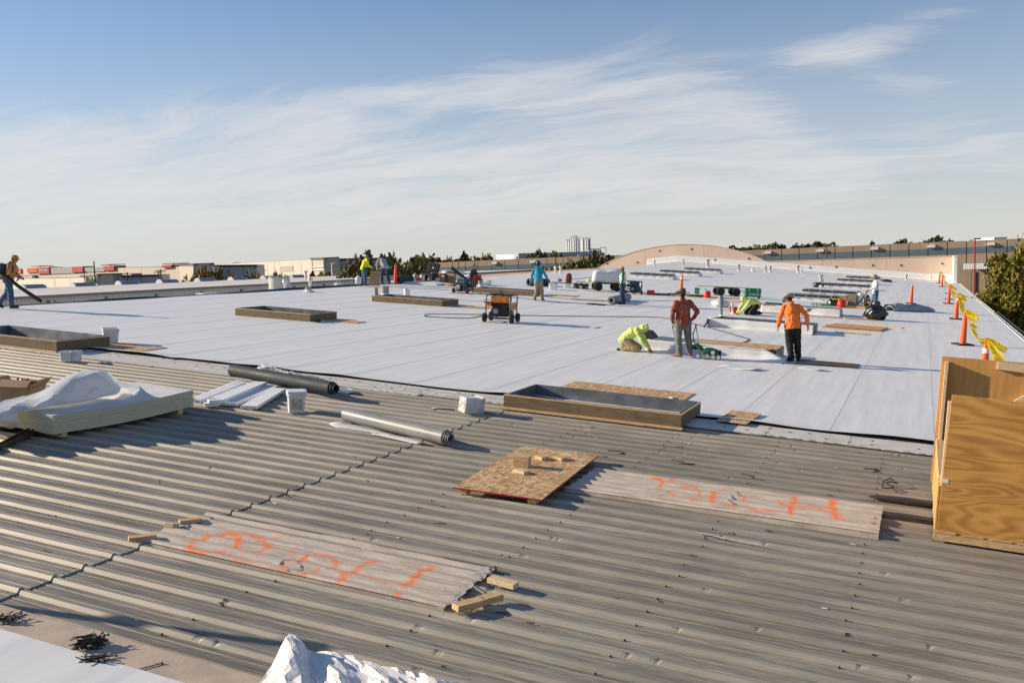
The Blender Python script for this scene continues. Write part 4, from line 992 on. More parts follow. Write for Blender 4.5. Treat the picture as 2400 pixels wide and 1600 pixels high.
roll((1432, 715), (1472, 706), .17, 'grey roll with open core at the feet of the vest worker', m_pipe, .45, 2)
roll((930, 667), (962, 664), .22, 'short dark grey roll beside the cone near the tool chest', m_greyroll2, .6, 2)
#o, L = roll((2084, 729), (2184, 730), .23, 'thick blue grey tarpaulin roll below the lone cone', mat('tarpaulin', (.25, .28, .30), .45, .15, 2, (1, 1, 1), .02, 4), .7, 2)
# folded grey flashing piece and membrane boot beside the near kneeling worker
ob = MB(); ob.add([(0, 0, 0), (.62, 0, 0), (.32, 0, .32), (0, 0, .36), (0, .3, 0), (.62, .3, 0), (.32, .3, .32), (0, .3, .36)], [(0, 1, 2, 3), (7, 6, 5, 4), (0, 4, 5, 1), (1, 5, 6, 2), (2, 6, 7, 3), (3, 7, 4, 0)])
ob = ob.build('sheet_metal_boot', m_greyroll2, bevel=.02); ob.matrix_world = MR(-7.4, 26.3, .054, .1); tag(ob, 'grey wedge shaped metal boot behind the near kneeling worker', 'flashing boot')

# ------------------------------------------------------------------ painted plastic roof lights
m_frp, t, b = newmat('painted_translucent_panel')
oc = t.n('ShaderNodeTexCoord').outputs['Object']
n1 = t.noise(t.mapping(oc, scale=(1.2, 7, 1)), 2.2, 6, .6); n2 = t.noise(oc, 22, 5, .65); n3 = t.noise(oc, 60, 3, .6)
c = t.mix(t.mapr(n1, .3, .7), (.44, .35, .27, 1), (.66, .56, .45, 1)); c = t.mix(t.m('MULTIPLY', t.mapr(n2, .45, .75), .4), c, (.68, .63, .60, 1)); c = t.mix(t.m('MULTIPLY', t.mapr(n3, .62, .75), .35), c, (.2, .16, .13, 1))
paint = t.n('ShaderNodeAttribute', attribute_name='paint').outputs['Fac']
pm = t.mapr(t.m('ADD', paint, t.m('MULTIPLY', t.m('SUBTRACT', n2, .5), 1.5)), .24, 1.0, 0, .92)
c = t.mix(pm, c, (.90, .20, .03, 1)); dk = t.n('ShaderNodeAttribute', attribute_name='grime').outputs['Fac']
c = t.mix(dk, c, (.07, .045, .025, 1))
t.put(b.inputs['Base Color'], c); b.inputs['Roughness'].default_value = .55
bp = t.n('ShaderNodeBump'); bp.inputs['Distance'].default_value = .002; t.put(bp.inputs['Height'], n2); t.put(b.inputs['Normal'], bp.outputs[0])
def frp(label, u0, u1, v0, v1, strokes, cracks, nlift, grime_top):
    o = thing('painted_roof_light', label, 'roof light', MR((u0 + u1) / 2, (v0 + v1) / 2, 0))
    segs = []
    for st in strokes:
        wd, al, pts = st
        q = [at(*p) for p in pts]; segs += [(Vector(a), Vector(b_), wd, al) for a, b_ in zip(q, q[1:])]
    nu, nv = 230, 84; uc, vc = (u0 + u1) / 2, (v0 + v1) / 2
    vs, pa, gr = [], [], []
    for j in range(nv + 1):
        for i in range(nu + 1):
            s, q = i / nu, j / nv; u = u0 + (u1 - u0) * s; v = v0 + (v1 - v0) * q
            u += (.02 * nz(v * 6, 5.) + .012 * nz(v * 22)) * (1 if s > .5 else -.6) * (abs(s - .5) * 2) ** 12
            n = .037 + nlift * s + .011 * math.sin(q * 2 * math.pi * 5.5) + .003 * nz(u * 2, v * 5) - (.012 if 0 < q < .03 else 0)
            vs.append((u - uc, v - vc, n))
            best = 0
            for a, b_, wd, al in segs:
                p = Vector((u, v)); ab = b_ - a; t_ = max(0, min(1, (p - a).dot(ab) / max(1e-9, ab.length_squared))); dd = (p - a - ab * t_).length
                if dd < wd * 2.2: best = max(best, al * max(0, 1 - (dd / wd) * .5))
            pa.append(best)
            g = 0
            if q > .945 and grime_top: g = max(0, min(1, 3.5 * nz(u * 1.6, 3.) + .7)) * .95
            if s > .97: g = max(g, .5 * max(0, nz(v * 9, 7.)))
            gr.append(g)
    m_ = nu + 1; mb = MB(); mb.v = vs; mb.f = [(j * m_ + i, j * m_ + i + 1, (j + 1) * m_ + i + 1, (j + 1) * m_ + i) for j in range(nv) for i in range(nu)]
    me = mb.mesh('corrugated_sheet', m_frp, smooth=True)
    for nm, dat in (('paint', pa), ('grime', gr)): at_ = me.attributes.new(nm, 'FLOAT', 'POINT'); at_.data.foreach_set('value', dat)
    ob = bpy.data.objects.new('corrugated_sheet', me); COL.objects.link(ob); ob.parent = o
    edge = MB()
    for s0, s1, vv in ((0, 1, v0), (0, 1, v1)): edge.add([(u0 - uc, vv - vc, .0), (u1 - uc, vv - vc, .0), (u1 - uc, vv - vc, .03 + nlift), (u0 - uc, vv - vc, .03)], [(0, 1, 2, 3)])
    edge.build('sheet_edge', m_frp, o)
    for cr_ in cracks:                     # white torn sealant along the cracks
        pts = [at(*p) for p in cr_]; mb = MB(); fine_ = []
        for (a0, b0), (a1, b1) in zip(pts, pts[1:]):
            for k in range(8): fine_.append((a0 + (a1 - a0) * k / 8 + random.gauss(0, .008), b0 + (b1 - b0) * k / 8))
        for (a0, b0), (a1, b1) in zip(fine_, fine_[1:]):
            w1 = random.uniform(.012, .035); mb.add([(a0 - uc - w1, b0 - vc, .05 + nlift * .5), (a0 - uc + w1, b0 - vc, .048 + nlift * .5), (a1 - uc + w1, b1 - vc, .052 + nlift * .5), (a1 - uc - w1, b1 - vc, .058 + nlift * .5)], [(0, 1, 2, 3)])
        mb.build('sealant_bead', m_whitep2, o)
    return o
w1 = .042
Z1 = lambda pts: [(300 + x / 2.4758, 1180 + y / 2.4758) for x, y in pts]     # read off an enlargement of the photograph
Z2 = lambda pts: [(1300 + x / 2.6133, 1060 + y / 2.6133) for x, y in pts]
P1 = [(w1, 1, [(380, 240), (450, 220), (510, 200), (570, 195), (625, 205), (640, 225), (635, 265), (615, 280)]), (w1 * 1.2, 1, [(360, 262), (355, 290), (390, 305), (450, 308), (540, 298)]), (w1, .6, [(510, 340), (600, 345), (700, 370), (790, 400), (870, 412)]),
      (w1, .9, [(630, 185), (670, 192), (710, 212), (760, 225), (820, 260), (805, 285), (730, 300)]), (w1, .8, [(760, 222), (870, 215)]), (w1, .5, [(665, 310), (670, 345)]), (w1, .6, [(965, 280), (955, 320), (890, 335), (935, 358)]), (w1, .85, [(935, 358), (1010, 345), (1070, 315), (1120, 318), (1190, 330), (1215, 372), (1170, 402)]),
      (w1, .75, [(900, 375), (900, 420), (960, 440), (1050, 435), (1100, 405)]), (w1, .9, [(1355, 375), (1340, 400), (1250, 435), (1245, 465), (1195, 500)]), (w1, .9, [(1390, 368), (1450, 358)]), (w1 * .8, .7, [(1250, 435), (1350, 445), (1480, 475), (1610, 500), (1670, 510)]), (w1, 1, [(1755, 395), (1715, 415), (1665, 440), (1650, 475), (1600, 500)]), (w1, .8, [(1580, 545), (1530, 585)]), (w1, .4, [(1150, 545), (1160, 552)]), (w1 * 1.2, .5, [(1540, 640), (1545, 670)])]
P2 = [(w1 * 1.2, 1, [(605, 178), (640, 182), (660, 205), (715, 190)]), (w1, .8, [(650, 215), (635, 245)]), (w1, .75, [(690, 265), (740, 290), (830, 300)]), (w1 * .8, .9, [(760, 230), (850, 235), (888, 258), (880, 285)]), (w1, 1, [(970, 262), (968, 300), (960, 335)]), (w1, .8, [(840, 322), (960, 325), (1030, 345), (1100, 362)]), (w1 * .7, .7, [(1010, 262), (1100, 255)]),
      (w1, .8, [(1165, 290), (1150, 325)]), (w1, .8, [(1170, 365), (1230, 385), (1350, 395)]), (w1 * .8, .8, [(1375, 320), (1390, 350)]), (w1, 1, [(1465, 300), (1465, 330), (1445, 360), (1440, 410)]), (w1 * .8, .8, [(1390, 350), (1480, 358), (1600, 375), (1700, 395)]), (w1 * 1.3, 1, [(1700, 325), (1700, 360), (1710, 400), (1730, 440), (1760, 445)]), (w1, .7, [(1700, 400), (1770, 410)])]
frp('cracked roof light with orange paint scrawl lying lower on the old steel', -6.40, -3.20, 6.20, 7.20, [(a_, b_, Z1(c_)) for a_, b_, c_ in P1], [[(1140, 1340), (1095, 1385), (1060, 1425), (1025, 1440)], [(640, 1328), (685, 1318), (700, 1335), (660, 1350)]], 0, True)
frp('roof light with orange letters running towards the plywood crate', -3.62, -.2, 9.98, 11.12, [(a_, b_, Z2(c_)) for a_, b_, c_ in P2], [[(1725, 1162), (1702, 1180), (1712, 1195)], [(2052, 1220), (2040, 1235), (2035, 1250)]], .03, False)

# ------------------------------------------------------------------ blocks of wood
def block(px, py, dims, rot, label, m=m_lum, n=None, tilt=0.):
    u, v = at(px, py); nn = base(u, v) if n is None else n
    ob = MB().bb(-dims[0] / 2, dims[0] / 2, -dims[1] / 2, dims[1] / 2, 0, dims[2]).build('wood_block', m, None, bevel=.002)
    ob.matrix_world = MR(u, v, nn, rot) @ Matrix.Rotation(tilt, 4, 'Y'); tag(ob, label, 'wood block')
block(402, 1243, (.115, .09, .040), R(100), 'pale wood block tilted on a rib, middle of three by the seam', tilt=.25)
block(446, 1232, (.21, .075, .038), R(55), 'wood block farthest right of three by the jagged seam', m_lum2)
block(334, 1272, (.24, .075, .038), R(52), 'wood block nearest the camera of three by the jagged seam', m_lum2)
block(1178, 1379, (.26, .09, .045), R(-8), 'wood block lying flat behind two others at the broken end')
block(1100, 1432, (.27, .095, .05), R(60), 'long wood block closest to the broken end of the roof light', m_lum2)
block(1148, 1418, (.20, .095, .05), R(62), 'short wood block leaning against the long one at the broken end', m_lum2)
o_n = .112
block(1222, 1112, (.20, .14, .13), R(6), 'thick squared timber block on the red edged board', m_lum2, o_n)
block(1220, 1128, (.17, .11, .035), R(-15), 'flat offcut in front of the thick block on the board', m_lum, o_n)
block(1269, 1095, (.14, .13, .04), R(-25), 'middle small offcut on the red edged board', m_lum2, o_n)
block(1312, 1096, (.15, .12, .035), R(-20), 'right hand small offcut on the red edged board', m_lum2, o_n)
# ================================================================== people
m_skin = mat('brown_skin', (.30, .155, .09), .55, .08, 9)
m_jean = mat('blue_denim', (.055, .105, .175), .85, .3, 7, bump=.003, bscale=26)
m_jean2 = mat('dark_denim', (.028, .055, .105), .85, .3, 7, bump=.003, bscale=26)
m_khaki = mat('khaki_cloth', (.33, .235, .135), .85, .18, 7, bump=.003, bscale=24)
m_greyc = mat('grey_green_cloth', (.155, .16, .145), .85, .18, 7, bump=.003, bscale=24)
m_blackc = mat('black_cloth', (.017, .016, .016), .85, .3, 7, bump=.003, bscale=24)
m_limec = mat('pale_lime_cloth', (.62, .72, .20), .8, .08, 6, bump=.004, bscale=18)
m_yelc = mat('hi_vis_yellow_cloth', (.68, .74, .02), .8, .08, 6, bump=.004, bscale=18)
m_orac = mat('hi_vis_orange_cloth', (.90, .20, .035), .8, .08, 6, bump=.004, bscale=18)
m_tanc = mat('burnt_orange_cloth', (.48, .20, .065), .8, .15, 6, bump=.004, bscale=18)
m_bluec = mat('turquoise_cloth', (.025, .27, .44), .8, .12, 6, bump=.004, bscale=18)
m_greyh = mat('light_grey_cloth', (.36, .37, .42), .85, .1, 6, bump=.004, bscale=18)
m_whitec = mat('white_cloth', (.64, .62, .66), .85, .08, 6, bump=.004, bscale=18)
m_hair = mat('black_hair', (.012, .010, .009), .6, .2, 20)
m_bootb = mat('brown_leather', (.185, .085, .042), .6, .25, 9)
m_bootd = mat('dark_leather', (.022, .018, .016), .6, .25, 9)
m_straw = mat('straw_weave', (.33, .25, .15), .8, .2, 40)
m_camo, t, b = newmat('red_mottled_cloth')
oc = t.n('ShaderNodeTexCoord').outputs['Object']
v_ = t.noise(t.mapping(oc, scale=(1, 1, .6)), 13, 6, .7, 1.2)
t.put(b.inputs['Base Color'], t.ramp(v_, [(.38, (.03, .012, .01)), (.45, (.20, .03, .018)), (.51, (.42, .075, .03)), (.56, (.10, .03, .02)), (.63, (.50, .22, .12))])); b.inputs['Roughness'].default_value = .85
m_camh, t, b = newmat('brown_mottled_cloth')
v_ = t.noise(t.n('ShaderNodeTexCoord').outputs['Object'], 34, 4, .6, .6)
t.put(b.inputs['Base Color'], t.ramp(v_, [(.34, (.03, .018, .012)), (.5, (.14, .085, .05)), (.66, (.26, .17, .10))])); b.inputs['Roughness'].default_value = .85
clouds = bpy.data.textures.new('cloth_folds', 'CLOUDS'); clouds.noise_scale = .075; clouds.noise_depth = 3

def skin_over(mb, name, m, parent, vox, folds=0., smooth=3):
    o = mb.build(name, m, parent)
    r = o.modifiers.new('surface', 'REMESH'); r.mode = 'VOXEL'; r.voxel_size = vox; r.use_smooth_shade = True
    s_ = o.modifiers.new('soften', 'SMOOTH'); s_.iterations = smooth; s_.factor = .5
    if folds:
        d = o.modifiers.new('folds', 'DISPLACE'); d.texture = clouds; d.strength = folds; d.mid_level = .5; d.texture_coords = 'LOCAL'
    return o
STD = dict(pelvis=(0, 0, .94), waist=(0, 0, 1.07), chest=(0, .01, 1.28), top=(0, -.01, 1.43), neck=(0, 0, 1.50), head=(0, .03, 1.615),
           shL=(-.185, 0, 1.40), elL=(-.25, -.03, 1.13), wrL=(-.26, .06, .90), shR=(.185, 0, 1.40), elR=(.25, -.03, 1.13), wrR=(.26, .06, .90),
           hipL=(-.095, 0, .91), knL=(-.11, .03, .49), anL=(-.12, -.02, .10), hipR=(.095, 0, .91), knR=(.11, .03, .49), anR=(.12, -.02, .10),
           toeL=(-.14, .17, .035), toeR=(.14, .17, .035), face=(0, 1, -.1))
def hand(mb, el, wr, curl=.5, side=1, s_=1.):
    el, wr = Vector(el), Vector(wr); d = (wr - el).normalized()
    h = Vector((side, .15, 0)); w_ = (h - d * h.dot(d)).normalized(); n_ = d.cross(w_) * side      # w_: towards outside; n_: palm normal
    across = n_.normalized(); inn = -w_
    pc = wr + d * .05
    mb.tube([wr - d * .01, wr + d * .03, wr + d * .085], [(.026, .018), (.041, .019), (.040, .015)], 8, up=across)
    for k, L in enumerate((.068, .078, .073, .058)):
        b0 = wr + d * .08 + across * (.030 - k * .020); p1 = b0 + d * L * .5 + inn * L * .12 * curl * 2; p2 = p1 + d * L * .38 * (1 - curl * .4) + inn * L * .42 * curl; p3 = p2 + d * L * .2 * (1 - curl) + inn * L * .3 * curl
        mb.tube([b0 - d * .02, b0, p1, p2, p3], [.009, .0095, .009, .008, .006], 6)
    b0 = wr + d * .025 + across * .03
    mb.tube([b0, b0 + across * .028 + d * .025 + inn * .01, b0 + across * .034 + d * .055 + inn * .025], [.012, .010, .007], 6)
def person(label, u, v, head_dir, J, shirt, trousers, boots, scale=1., hat=None, hood=False, vest=None, gloves=None, n=None, hair=True, short=False):
    P_ = dict(STD); P_.update(J); P = {k: Vector(p) for k, p in P_.items()}
    o = thing('person', label, 'person', MR(u, v, (base(u, v) if n is None else n), head_dir - R(90), True) @ Matrix.Scale(scale, 4))
    rv = (P['shR'] - P['shL']).normalized()
    sp = (P['top'] - P['pelvis']).normalized()
    # --- the body: one continuous surface
    mb = MB()
    fd = P['face'].normalized(); hd = P['head']; ri = fd.cross(Vector((0, 0, 1))).normalized(); hup = ri.cross(fd)
    HM = Matrix((ri, fd, hup)).transposed()
    mb.ball(hd, (.074, .092, .108), 12, 9, HM); mb.ball(hd + HM @ Vector((0, .03, -.055)), (.055, .062, .065), 10, 7, HM)
    mb.tube([hd + HM @ Vector((0, .085, .02)), hd + HM @ Vector((0, .112, -.022)), hd + HM @ Vector((0, .088, -.035))], [.012, .018, .014], 6)
    for s_ in (-1, 1): mb.ball(hd + HM @ Vector((s_ * .078, -.005, -.005)), (.012, .022, .032), 6, 5, HM)
    mb.ball(hd + HM @ Vector((0, .088, -.062)), (.026, .012, .010), 6, 5, HM)
    mb.tube([P['top'] - sp * .02, P['neck'], hd + HM @ Vector((0, -.02, -.06))], [.062, .056, .055], 10)
    mb.tube([P['pelvis'], P['waist'], P['chest'], P['top']], [(.13, .085), (.115, .078), (.14, .09), (.10, .07)], 12, up=rv)
    for s_, c in ((-1, 'L'), (1, 'R')):
        sh, el, wr = P['sh' + c], P['el' + c], P['wr' + c]
        mb.capsule(sh * .8 + P['top'] * .2, sh, .05, .05); mb.capsule(sh, el, .045, .036); mb.capsule(el, wr, .037, .026)
        hand(mb, el, wr, .55, s_)
        hp, kn, an = P['hip' + c], P['kn' + c], P['an' + c]
        mb.capsule(hp, kn, .075, .052); mb.capsule(kn, an, .05, .034); mb.capsule(an, P['toe' + c], .034, .028)
    skin_over(mb, 'body', m_skin, o, .0105, 0, 2)
    ey = MB()
    for s_ in (-1, 1): ey.ball(hd + HM @ Vector((s_ * .031, .083, .018)), (.013, .009, .008), 6, 5, HM)
    ey.build('eyes', m_hair, o)
    # --- clothes
    mb = MB()
    hem = P['pelvis'] - sp * .11
    mb.tube([hem - sp * .02, hem, P['waist'], P['chest'], P['top'] - sp * .03, P['top'] + sp * .025, P['neck'] + sp * .0], [(.198, .150), (.202, .152), (.186, .136), (.200, .140), (.160, .105), (.09, .075), (.066, .064)], 14, up=rv)
    for c in 'LR':
        sh, el, wr = P['sh' + c], P['el' + c], P['wr' + c]
        mb.capsule(sh * .72 + P['top'] * .28 - sp * .01, sh, .066, .068); mb.capsule(sh, el, .068, .060)
        mb.capsule(el, el + (wr - el) * (.96 if not short else .1), .063, .046)
    if hood:
        mb.ball(hd + HM @ Vector((0, -.018, .012)), (.105, .115, .135), 12, 9, HM); mb.tube([P['top'], hd + HM @ Vector((0, -.03, -.05))], [.10, .098], 10)
    else: mb.ball(P['neck'] + Vector((0, 0, -.03)) - fd * .065, (.085, .055, .055), 10, 6)
    sh_o = skin_over(mb, 'shirt', shirt, o, .014, .046, 1)
    if vest:
        mb = MB(); mb.tube([hem - sp * .0, hem, P['waist'], P['chest'], P['top'] - sp * .03, P['top'] + sp * .015], [(.192, .142), (.198, .146), (.192, .142), (.214, .154), (.174, .118), (.10, .085)], 14, up=rv)
        skin_over(mb, 'vest', vest, o, .016, .018, 2)
        for q in (.35, .6):
            c0 = P['pelvis'].lerp(P['top'], q); MB().tube([c0 - sp * .022, c0 + sp * .022], [(.214, .158)] * 2, 20, up=rv).build('reflective_band', m_whitec, o)
    mb = MB()
    mb.tube([P['pelvis'] + sp * .06, P['pelvis'], P['pelvis'] - sp * .08], [(.160, .118), (.186, .138), (.180, .134)], 14, up=(P['hipR'] - P['hipL']).normalized())
    for c in 'LR':
        hp, kn, an = P['hip' + c], P['kn' + c], P['an' + c]
        mb.capsule(hp, kn, .120, .092); mb.capsule(kn, an.lerp(kn, .06), .092, .078)
    skin_over(mb, 'trousers', trousers, o, .014, .036, 1)
    c0 = P['pelvis'] + sp * .045; MB().tube([c0 - sp * .018, c0 + sp * .018], [(.17, .125)] * 2, 20, up=rv).build('belt', m_bootd, o)
    for c in 'LR':
        kn, an, toe = P['kn' + c], P['an' + c], P['toe' + c]; f_ = (toe - an); f_.z = 0 if abs(f_.z) < .12 else f_.z; f_.normalize(); up_ = (kn - an).normalized()
        mb = MB(); mb.capsule(an + up_ * .15, an + up_ * .02, .062, .058); lo = Vector((0, 0, -.045))
        mb.capsule(an + lo - f_ * .035, toe + Vector((0, 0, .012)), .048, .042); mb.capsule(an + lo * .3, an + f_ * .10 + lo * .5, .046, .040)
        bo_ = skin_over(mb, 'boot', boots, o, .013, 0, 2)
    # --- head gear
    if hair and not hood:
        mb = MB(); mb.ball(hd + HM @ Vector((0, -.014, .022)), (.083, .094, .103), 14, 9, HM); mb.ball(hd + HM @ Vector((0, -.055, -.03)), (.068, .05, .06), 10, 7, HM); mb.build('hair', m_hair, o, smooth=True)
    if hat:
        kind, m_ = hat; top_ = hd + hup * .03
        def pt(r_, z_, a, k_=1.18): return top_ + HM @ Vector((r_ * math.cos(a), r_ * k_ * math.sin(a), z_))
        def spin(pf, nn=22): 
            mb = MB(); mb.rings([[pt(r_, z_(2 * math.pi * j / nn) if callable(z_) else z_, 2 * math.pi * j / nn) for j in range(nn)] for r_, z_ in pf]); return mb
        if kind in ('brim', 'narrow'):
            if kind == 'narrow': top_ = top_ + hup * .02
            wv = lambda q, base_: (lambda a: base_ + q * math.sin(2 * a) * .5 - .006)
            spin([((.185 if kind == 'brim' else .148), wv(.05, .0)), ((.188 if kind == 'brim' else .15), wv(.05, .006)), (.12, wv(.02, .012)), (.092, .02), (.090, .06), (.078, .10), (.05, .118), (.01, .122)]).build('hat', m_, o, smooth=True)
            spin([(.093, .018), (.094, .04), (.0925, .041)]).build('hat_band', m_bootd, o)
        elif kind == 'cap':
            spin([(.090, -.01), (.092, .02), (.086, .06), (.06, .092), (.01, .10)]).build('cap', m_, o, smooth=True)
            MB().grid(lambda s, q: top_ + HM @ Vector(((s - .5) * .15, .095 + .085 * q * (1 - (2 * s - 1) ** 2 * .5), .004 - .012 * q - .02 * (2 * s - 1) ** 2)), 8, 4, .006).build('peak', m_, o, smooth=True)
        elif kind == 'helmet':
            spin([(.105, .0), (.108, .012), (.104, .03), (.098, .075), (.07, .115), (.01, .13)]).build('helmet', m_, o, smooth=True)
            MB().grid(lambda s, q: top_ + HM @ Vector(((s - .5) * .16, .115 + .05 * q * (1 - (2 * s - 1) ** 2 * .6), .008 - .006 * q)), 8, 3, .006).build('helmet_peak', m_, o, smooth=True)
            MB().tube([pt(.02 + .0 * k, .128 - .0 * k, 0) if False else top_ + HM @ Vector((0, -.11 + .22 * k / 8, .03 + .105 * math.sin(math.pi * (k + .6) / 9.2))) for k in range(9)], .008, 5).build('helmet_ridge', m_, o)
    if gloves:
        mb = MB()
        for s_, c in ((-1, 'L'), (1, 'R')):
            if c in gloves[1]:
                el, wr = P['el' + c], P['wr' + c]; d_ = (wr - el).normalized(); mb.capsule(wr, wr + d_ * .13, .036, .04)
        skin_over(mb, 'glove', gloves[0], o, .011, 0, 1)
    return o
AW = IMR + R(90)
standing_kneel = dict(pelvis=(0, -.30, .30), waist=(0, -.24, .40), chest=(0, -.06, .53), top=(0, .08, .585), neck=(0, .14, .60), head=(0, .22, .60), face=(0, .75, -.65),
                      shL=(-.18, .06, .565), elL=(-.23, .16, .30), wrL=(-.13, .30, .09), shR=(.18, .06, .565), elR=(.24, .20, .31), wrR=(.16, .36, .09),
                      hipL=(-.1, -.28, .27), knL=(-.15, .02, .09), anL=(-.12, -.38, .08), hipR=(.1, -.28, .27), knR=(.15, .04, .09), anR=(.12, -.38, .08), toeL=(-.13, -.46, .035), toeR=(.13, -.46, .035))
pu, pv = at(24, 727)
blower_man = person('worker in burnt orange shirt and cap walking with a leaf blower', pu, pv, IMR + R(3), dict(
    pelvis=(0, .02, .93), waist=(0, .05, 1.06), chest=(0, .11, 1.26), top=(0, .15, 1.40), neck=(0, .18, 1.46), head=(0, .25, 1.56), face=(0, 1, -.22), shL=(-.18, .15, 1.37), shR=(.18, .15, 1.37),
    elR=(.25, .17, 1.11), wrR=(.20, .42, 1.00), elL=(-.25, .08, 1.12), wrL=(-.22, .30, .98), hipL=(-.095, .02, .91), hipR=(.095, .02, .91), knR=(.11, .10, .50), anR=(.11, .10, .10), toeR=(.12, .30, .035), knL=(-.11, -.10, .50), anL=(-.11, -.42, .16), toeL=(-.11, -.28, .05)), m_tanc, m_jean, m_bootd, 1.0, ('cap', m_tanc))
pv = ridge_v(850)
yellow_man = person('worker in bright yellow shirt and black cap bending over a board', UL + .25, pv, IMR + R(20), dict(
    chest=(0, .10, 1.26), waist=(0, .03, 1.07), top=(0, .18, 1.38), neck=(0, .22, 1.42), head=(0, .30, 1.49), face=(0, .8, -.6), shL=(-.18, .17, 1.35), shR=(.18, .17, 1.35), elR=(.22, .22, 1.06), wrR=(.12, .44, .92), elL=(-.22, .26, 1.06), wrL=(-.08, .46, .94),
    knR=(.1, .06, .49), anR=(.13, .0, .10), knL=(-.1, .0, .49), anL=(-.12, -.12, .10)), m_yelc, m_jean, m_bootb, 1.0, ('cap', m_blackc))
gv = ridge_v(892) + .1
grey_man = person('worker in grey hoodie bent over holding an upright board', UL + .35, gv, IMR + R(128), dict(
    pelvis=(0, -.12, .93), waist=(0, -.04, 1.05), chest=(0, .10, 1.19), top=(0, .22, 1.28), neck=(0, .28, 1.30), head=(0, .37, 1.33), face=(0, .6, -.8), shL=(-.2, .20, 1.26), shR=(.2, .20, 1.26), elL=(-.26, .28, 1.0), wrL=(-.2, .36, .80), elR=(.22, .32, 1.0), wrR=(.02, .42, .84),
    hipL=(-.1, -.12, .90), hipR=(.1, -.12, .90), knL=(-.17, -.02, .49), anL=(-.22, -.1, .1), knR=(.17, -.02, .49), anR=(.22, -.1, .1)), m_greyh, m_jean2, m_bootd, 1.06)
bu, bv = at(1263, 709)
blue_man = person('worker in turquoise hoodie and blue hard hat walking away', bu, bv, AW - R(22), dict(
    elR=(.31, .04, 1.15), wrR=(.40, .12, .92), elL=(-.27, -.06, 1.14), wrL=(-.30, -.04, .90), knR=(.10, .08, .49), anR=(.11, .12, .10), toeR=(.12, .31, .035), knL=(-.09, .02, .48), anL=(-.08, -.30, .17), toeL=(-.08, -.16, .05)), m_bluec, m_khaki, m_bootb, 1.05, ('helmet', mat('blue_hard_hat', (.012, .05, .30), .3, .05, 2)))
bu, bv = at(1461, 716)
vest_man = person('worker in lime vest, teal sleeves and cap looking left', bu, bv, IMR + R(172), dict(face=(0, 1, .12), elL=(-.25, .0, 1.13), wrL=(-.24, .10, .90), elR=(.25, -.04, 1.13), wrR=(.24, .06, .89), anL=(-.12, .06, .1), toeL=(-.14, .26, .035), knL=(-.11, .07, .49)), mat('teal_cloth', (.02, .19, .24), .8, .1, 6), m_jean2, m_bootd, 1.0, ('cap', mat('beige_cloth', (.40, .33, .25), .8)), vest=m_limec)
ku, kv = at(1492, 828)
kneel_a = person('kneeling worker in pale lime hoodie pressing the membrane, near', ku, kv, IMR - R(22), standing_kneel, m_limec, m_khaki, m_bootd, 1.0, hood=True, gloves=(m_dred, 'R'))
ru, rv_ = at(1602, 841)
red_man = person('worker in mottled red shirt and hat with hand on hip, seen from behind', ru, rv_, AW + R(6), dict(
    face=(.25, 1, -.15), elR=(.36, -.08, 1.14), wrR=(.25, .02, .96), elL=(-.28, -.03, 1.12), wrL=(-.26, .06, .88), knL=(-.13, .03, .49), anL=(-.12, -.06, .1), toeL=(-.24, .08, .035), knR=(.14, .05, .49), anR=(.17, .02, .1), toeR=(.21, .19, .035)), m_camo, m_greyc, m_bootb, 1.0, ('brim', m_camh))
ou, ov = at(1858, 852)
orange_man = person('worker in orange hooded shirt and black trousers, seen from behind', ou, ov, AW - R(6), dict(
    chest=(-.01, .05, 1.27), top=(-.03, .10, 1.40), neck=(-.05, .14, 1.45), head=(-.06, .21, 1.53), face=(-.25, .8, -.55), shL=(-.20, .09, 1.36), shR=(.15, .09, 1.38), elR=(.34, .0, 1.15), wrR=(.37, .02, .90), elL=(-.30, .06, 1.10), wrL=(-.33, .14, .88),
    knL=(-.08, .04, .49), anL=(-.05, -.08, .1), toeL=(-.10, .10, .035), knR=(.12, .05, .49), anR=(.15, .10, .1), toeR=(.18, .28, .035)), m_orac, m_blackc, m_bootd, 1.02, ('narrow', mat('patterned_cloth', (.16, .06, .05), .8, .3, 34, col2=(.62, .52, .46))))
ku, kv = at(1755, 741)
kneel_b = person('kneeling worker in pale lime hoodie and black trousers, far one', ku, kv, IMR + R(195), dict(standing_kneel, head=(0, .24, .62), pelvis=(0, -.32, .38), waist=(0, -.26, .48), hipL=(-.1, -.30, .34), hipR=(.1, -.30, .34), elL=(-.23, .24, .34), wrL=(-.10, .46, .11), elR=(.24, .22, .34), wrR=(.14, .42, .10)), m_limec, m_blackc, m_bootd, 1.08, hood=True)
wu, wv_ = at(2052, 728)
white_man = person('worker in white shirt and straw hat holding a hose, facing left', wu, wv_, IMR + R(176), dict(face=(0, 1, -.15), elL=(-.24, .06, 1.13), wrL=(-.12, .30, 1.02), elR=(.25, .04, 1.12), wrR=(.14, .32, .96), anL=(-.1, .05, .1), toeL=(-.12, .25, .035)), m_whitec, m_jean, m_bootd, 1.0, ('brim', m_straw))
# ================================================================== tools, buckets, pipes, cones
def atn(px, py, n):
    q = RP @ Vector(((px - 1200) / FPX, 1, -(py - 800) / FPX)); t = (n - CAMH) / q.z; return q.x * t, q.y * t
def T(name, label, cat, px, py, rot=0., group=None, n=None, upright=False, uv=None):
    u, v = uv or at(px, py); return thing(name, label, cat, MR(u, v, base(u, v) if n is None else n, rot, upright), group)

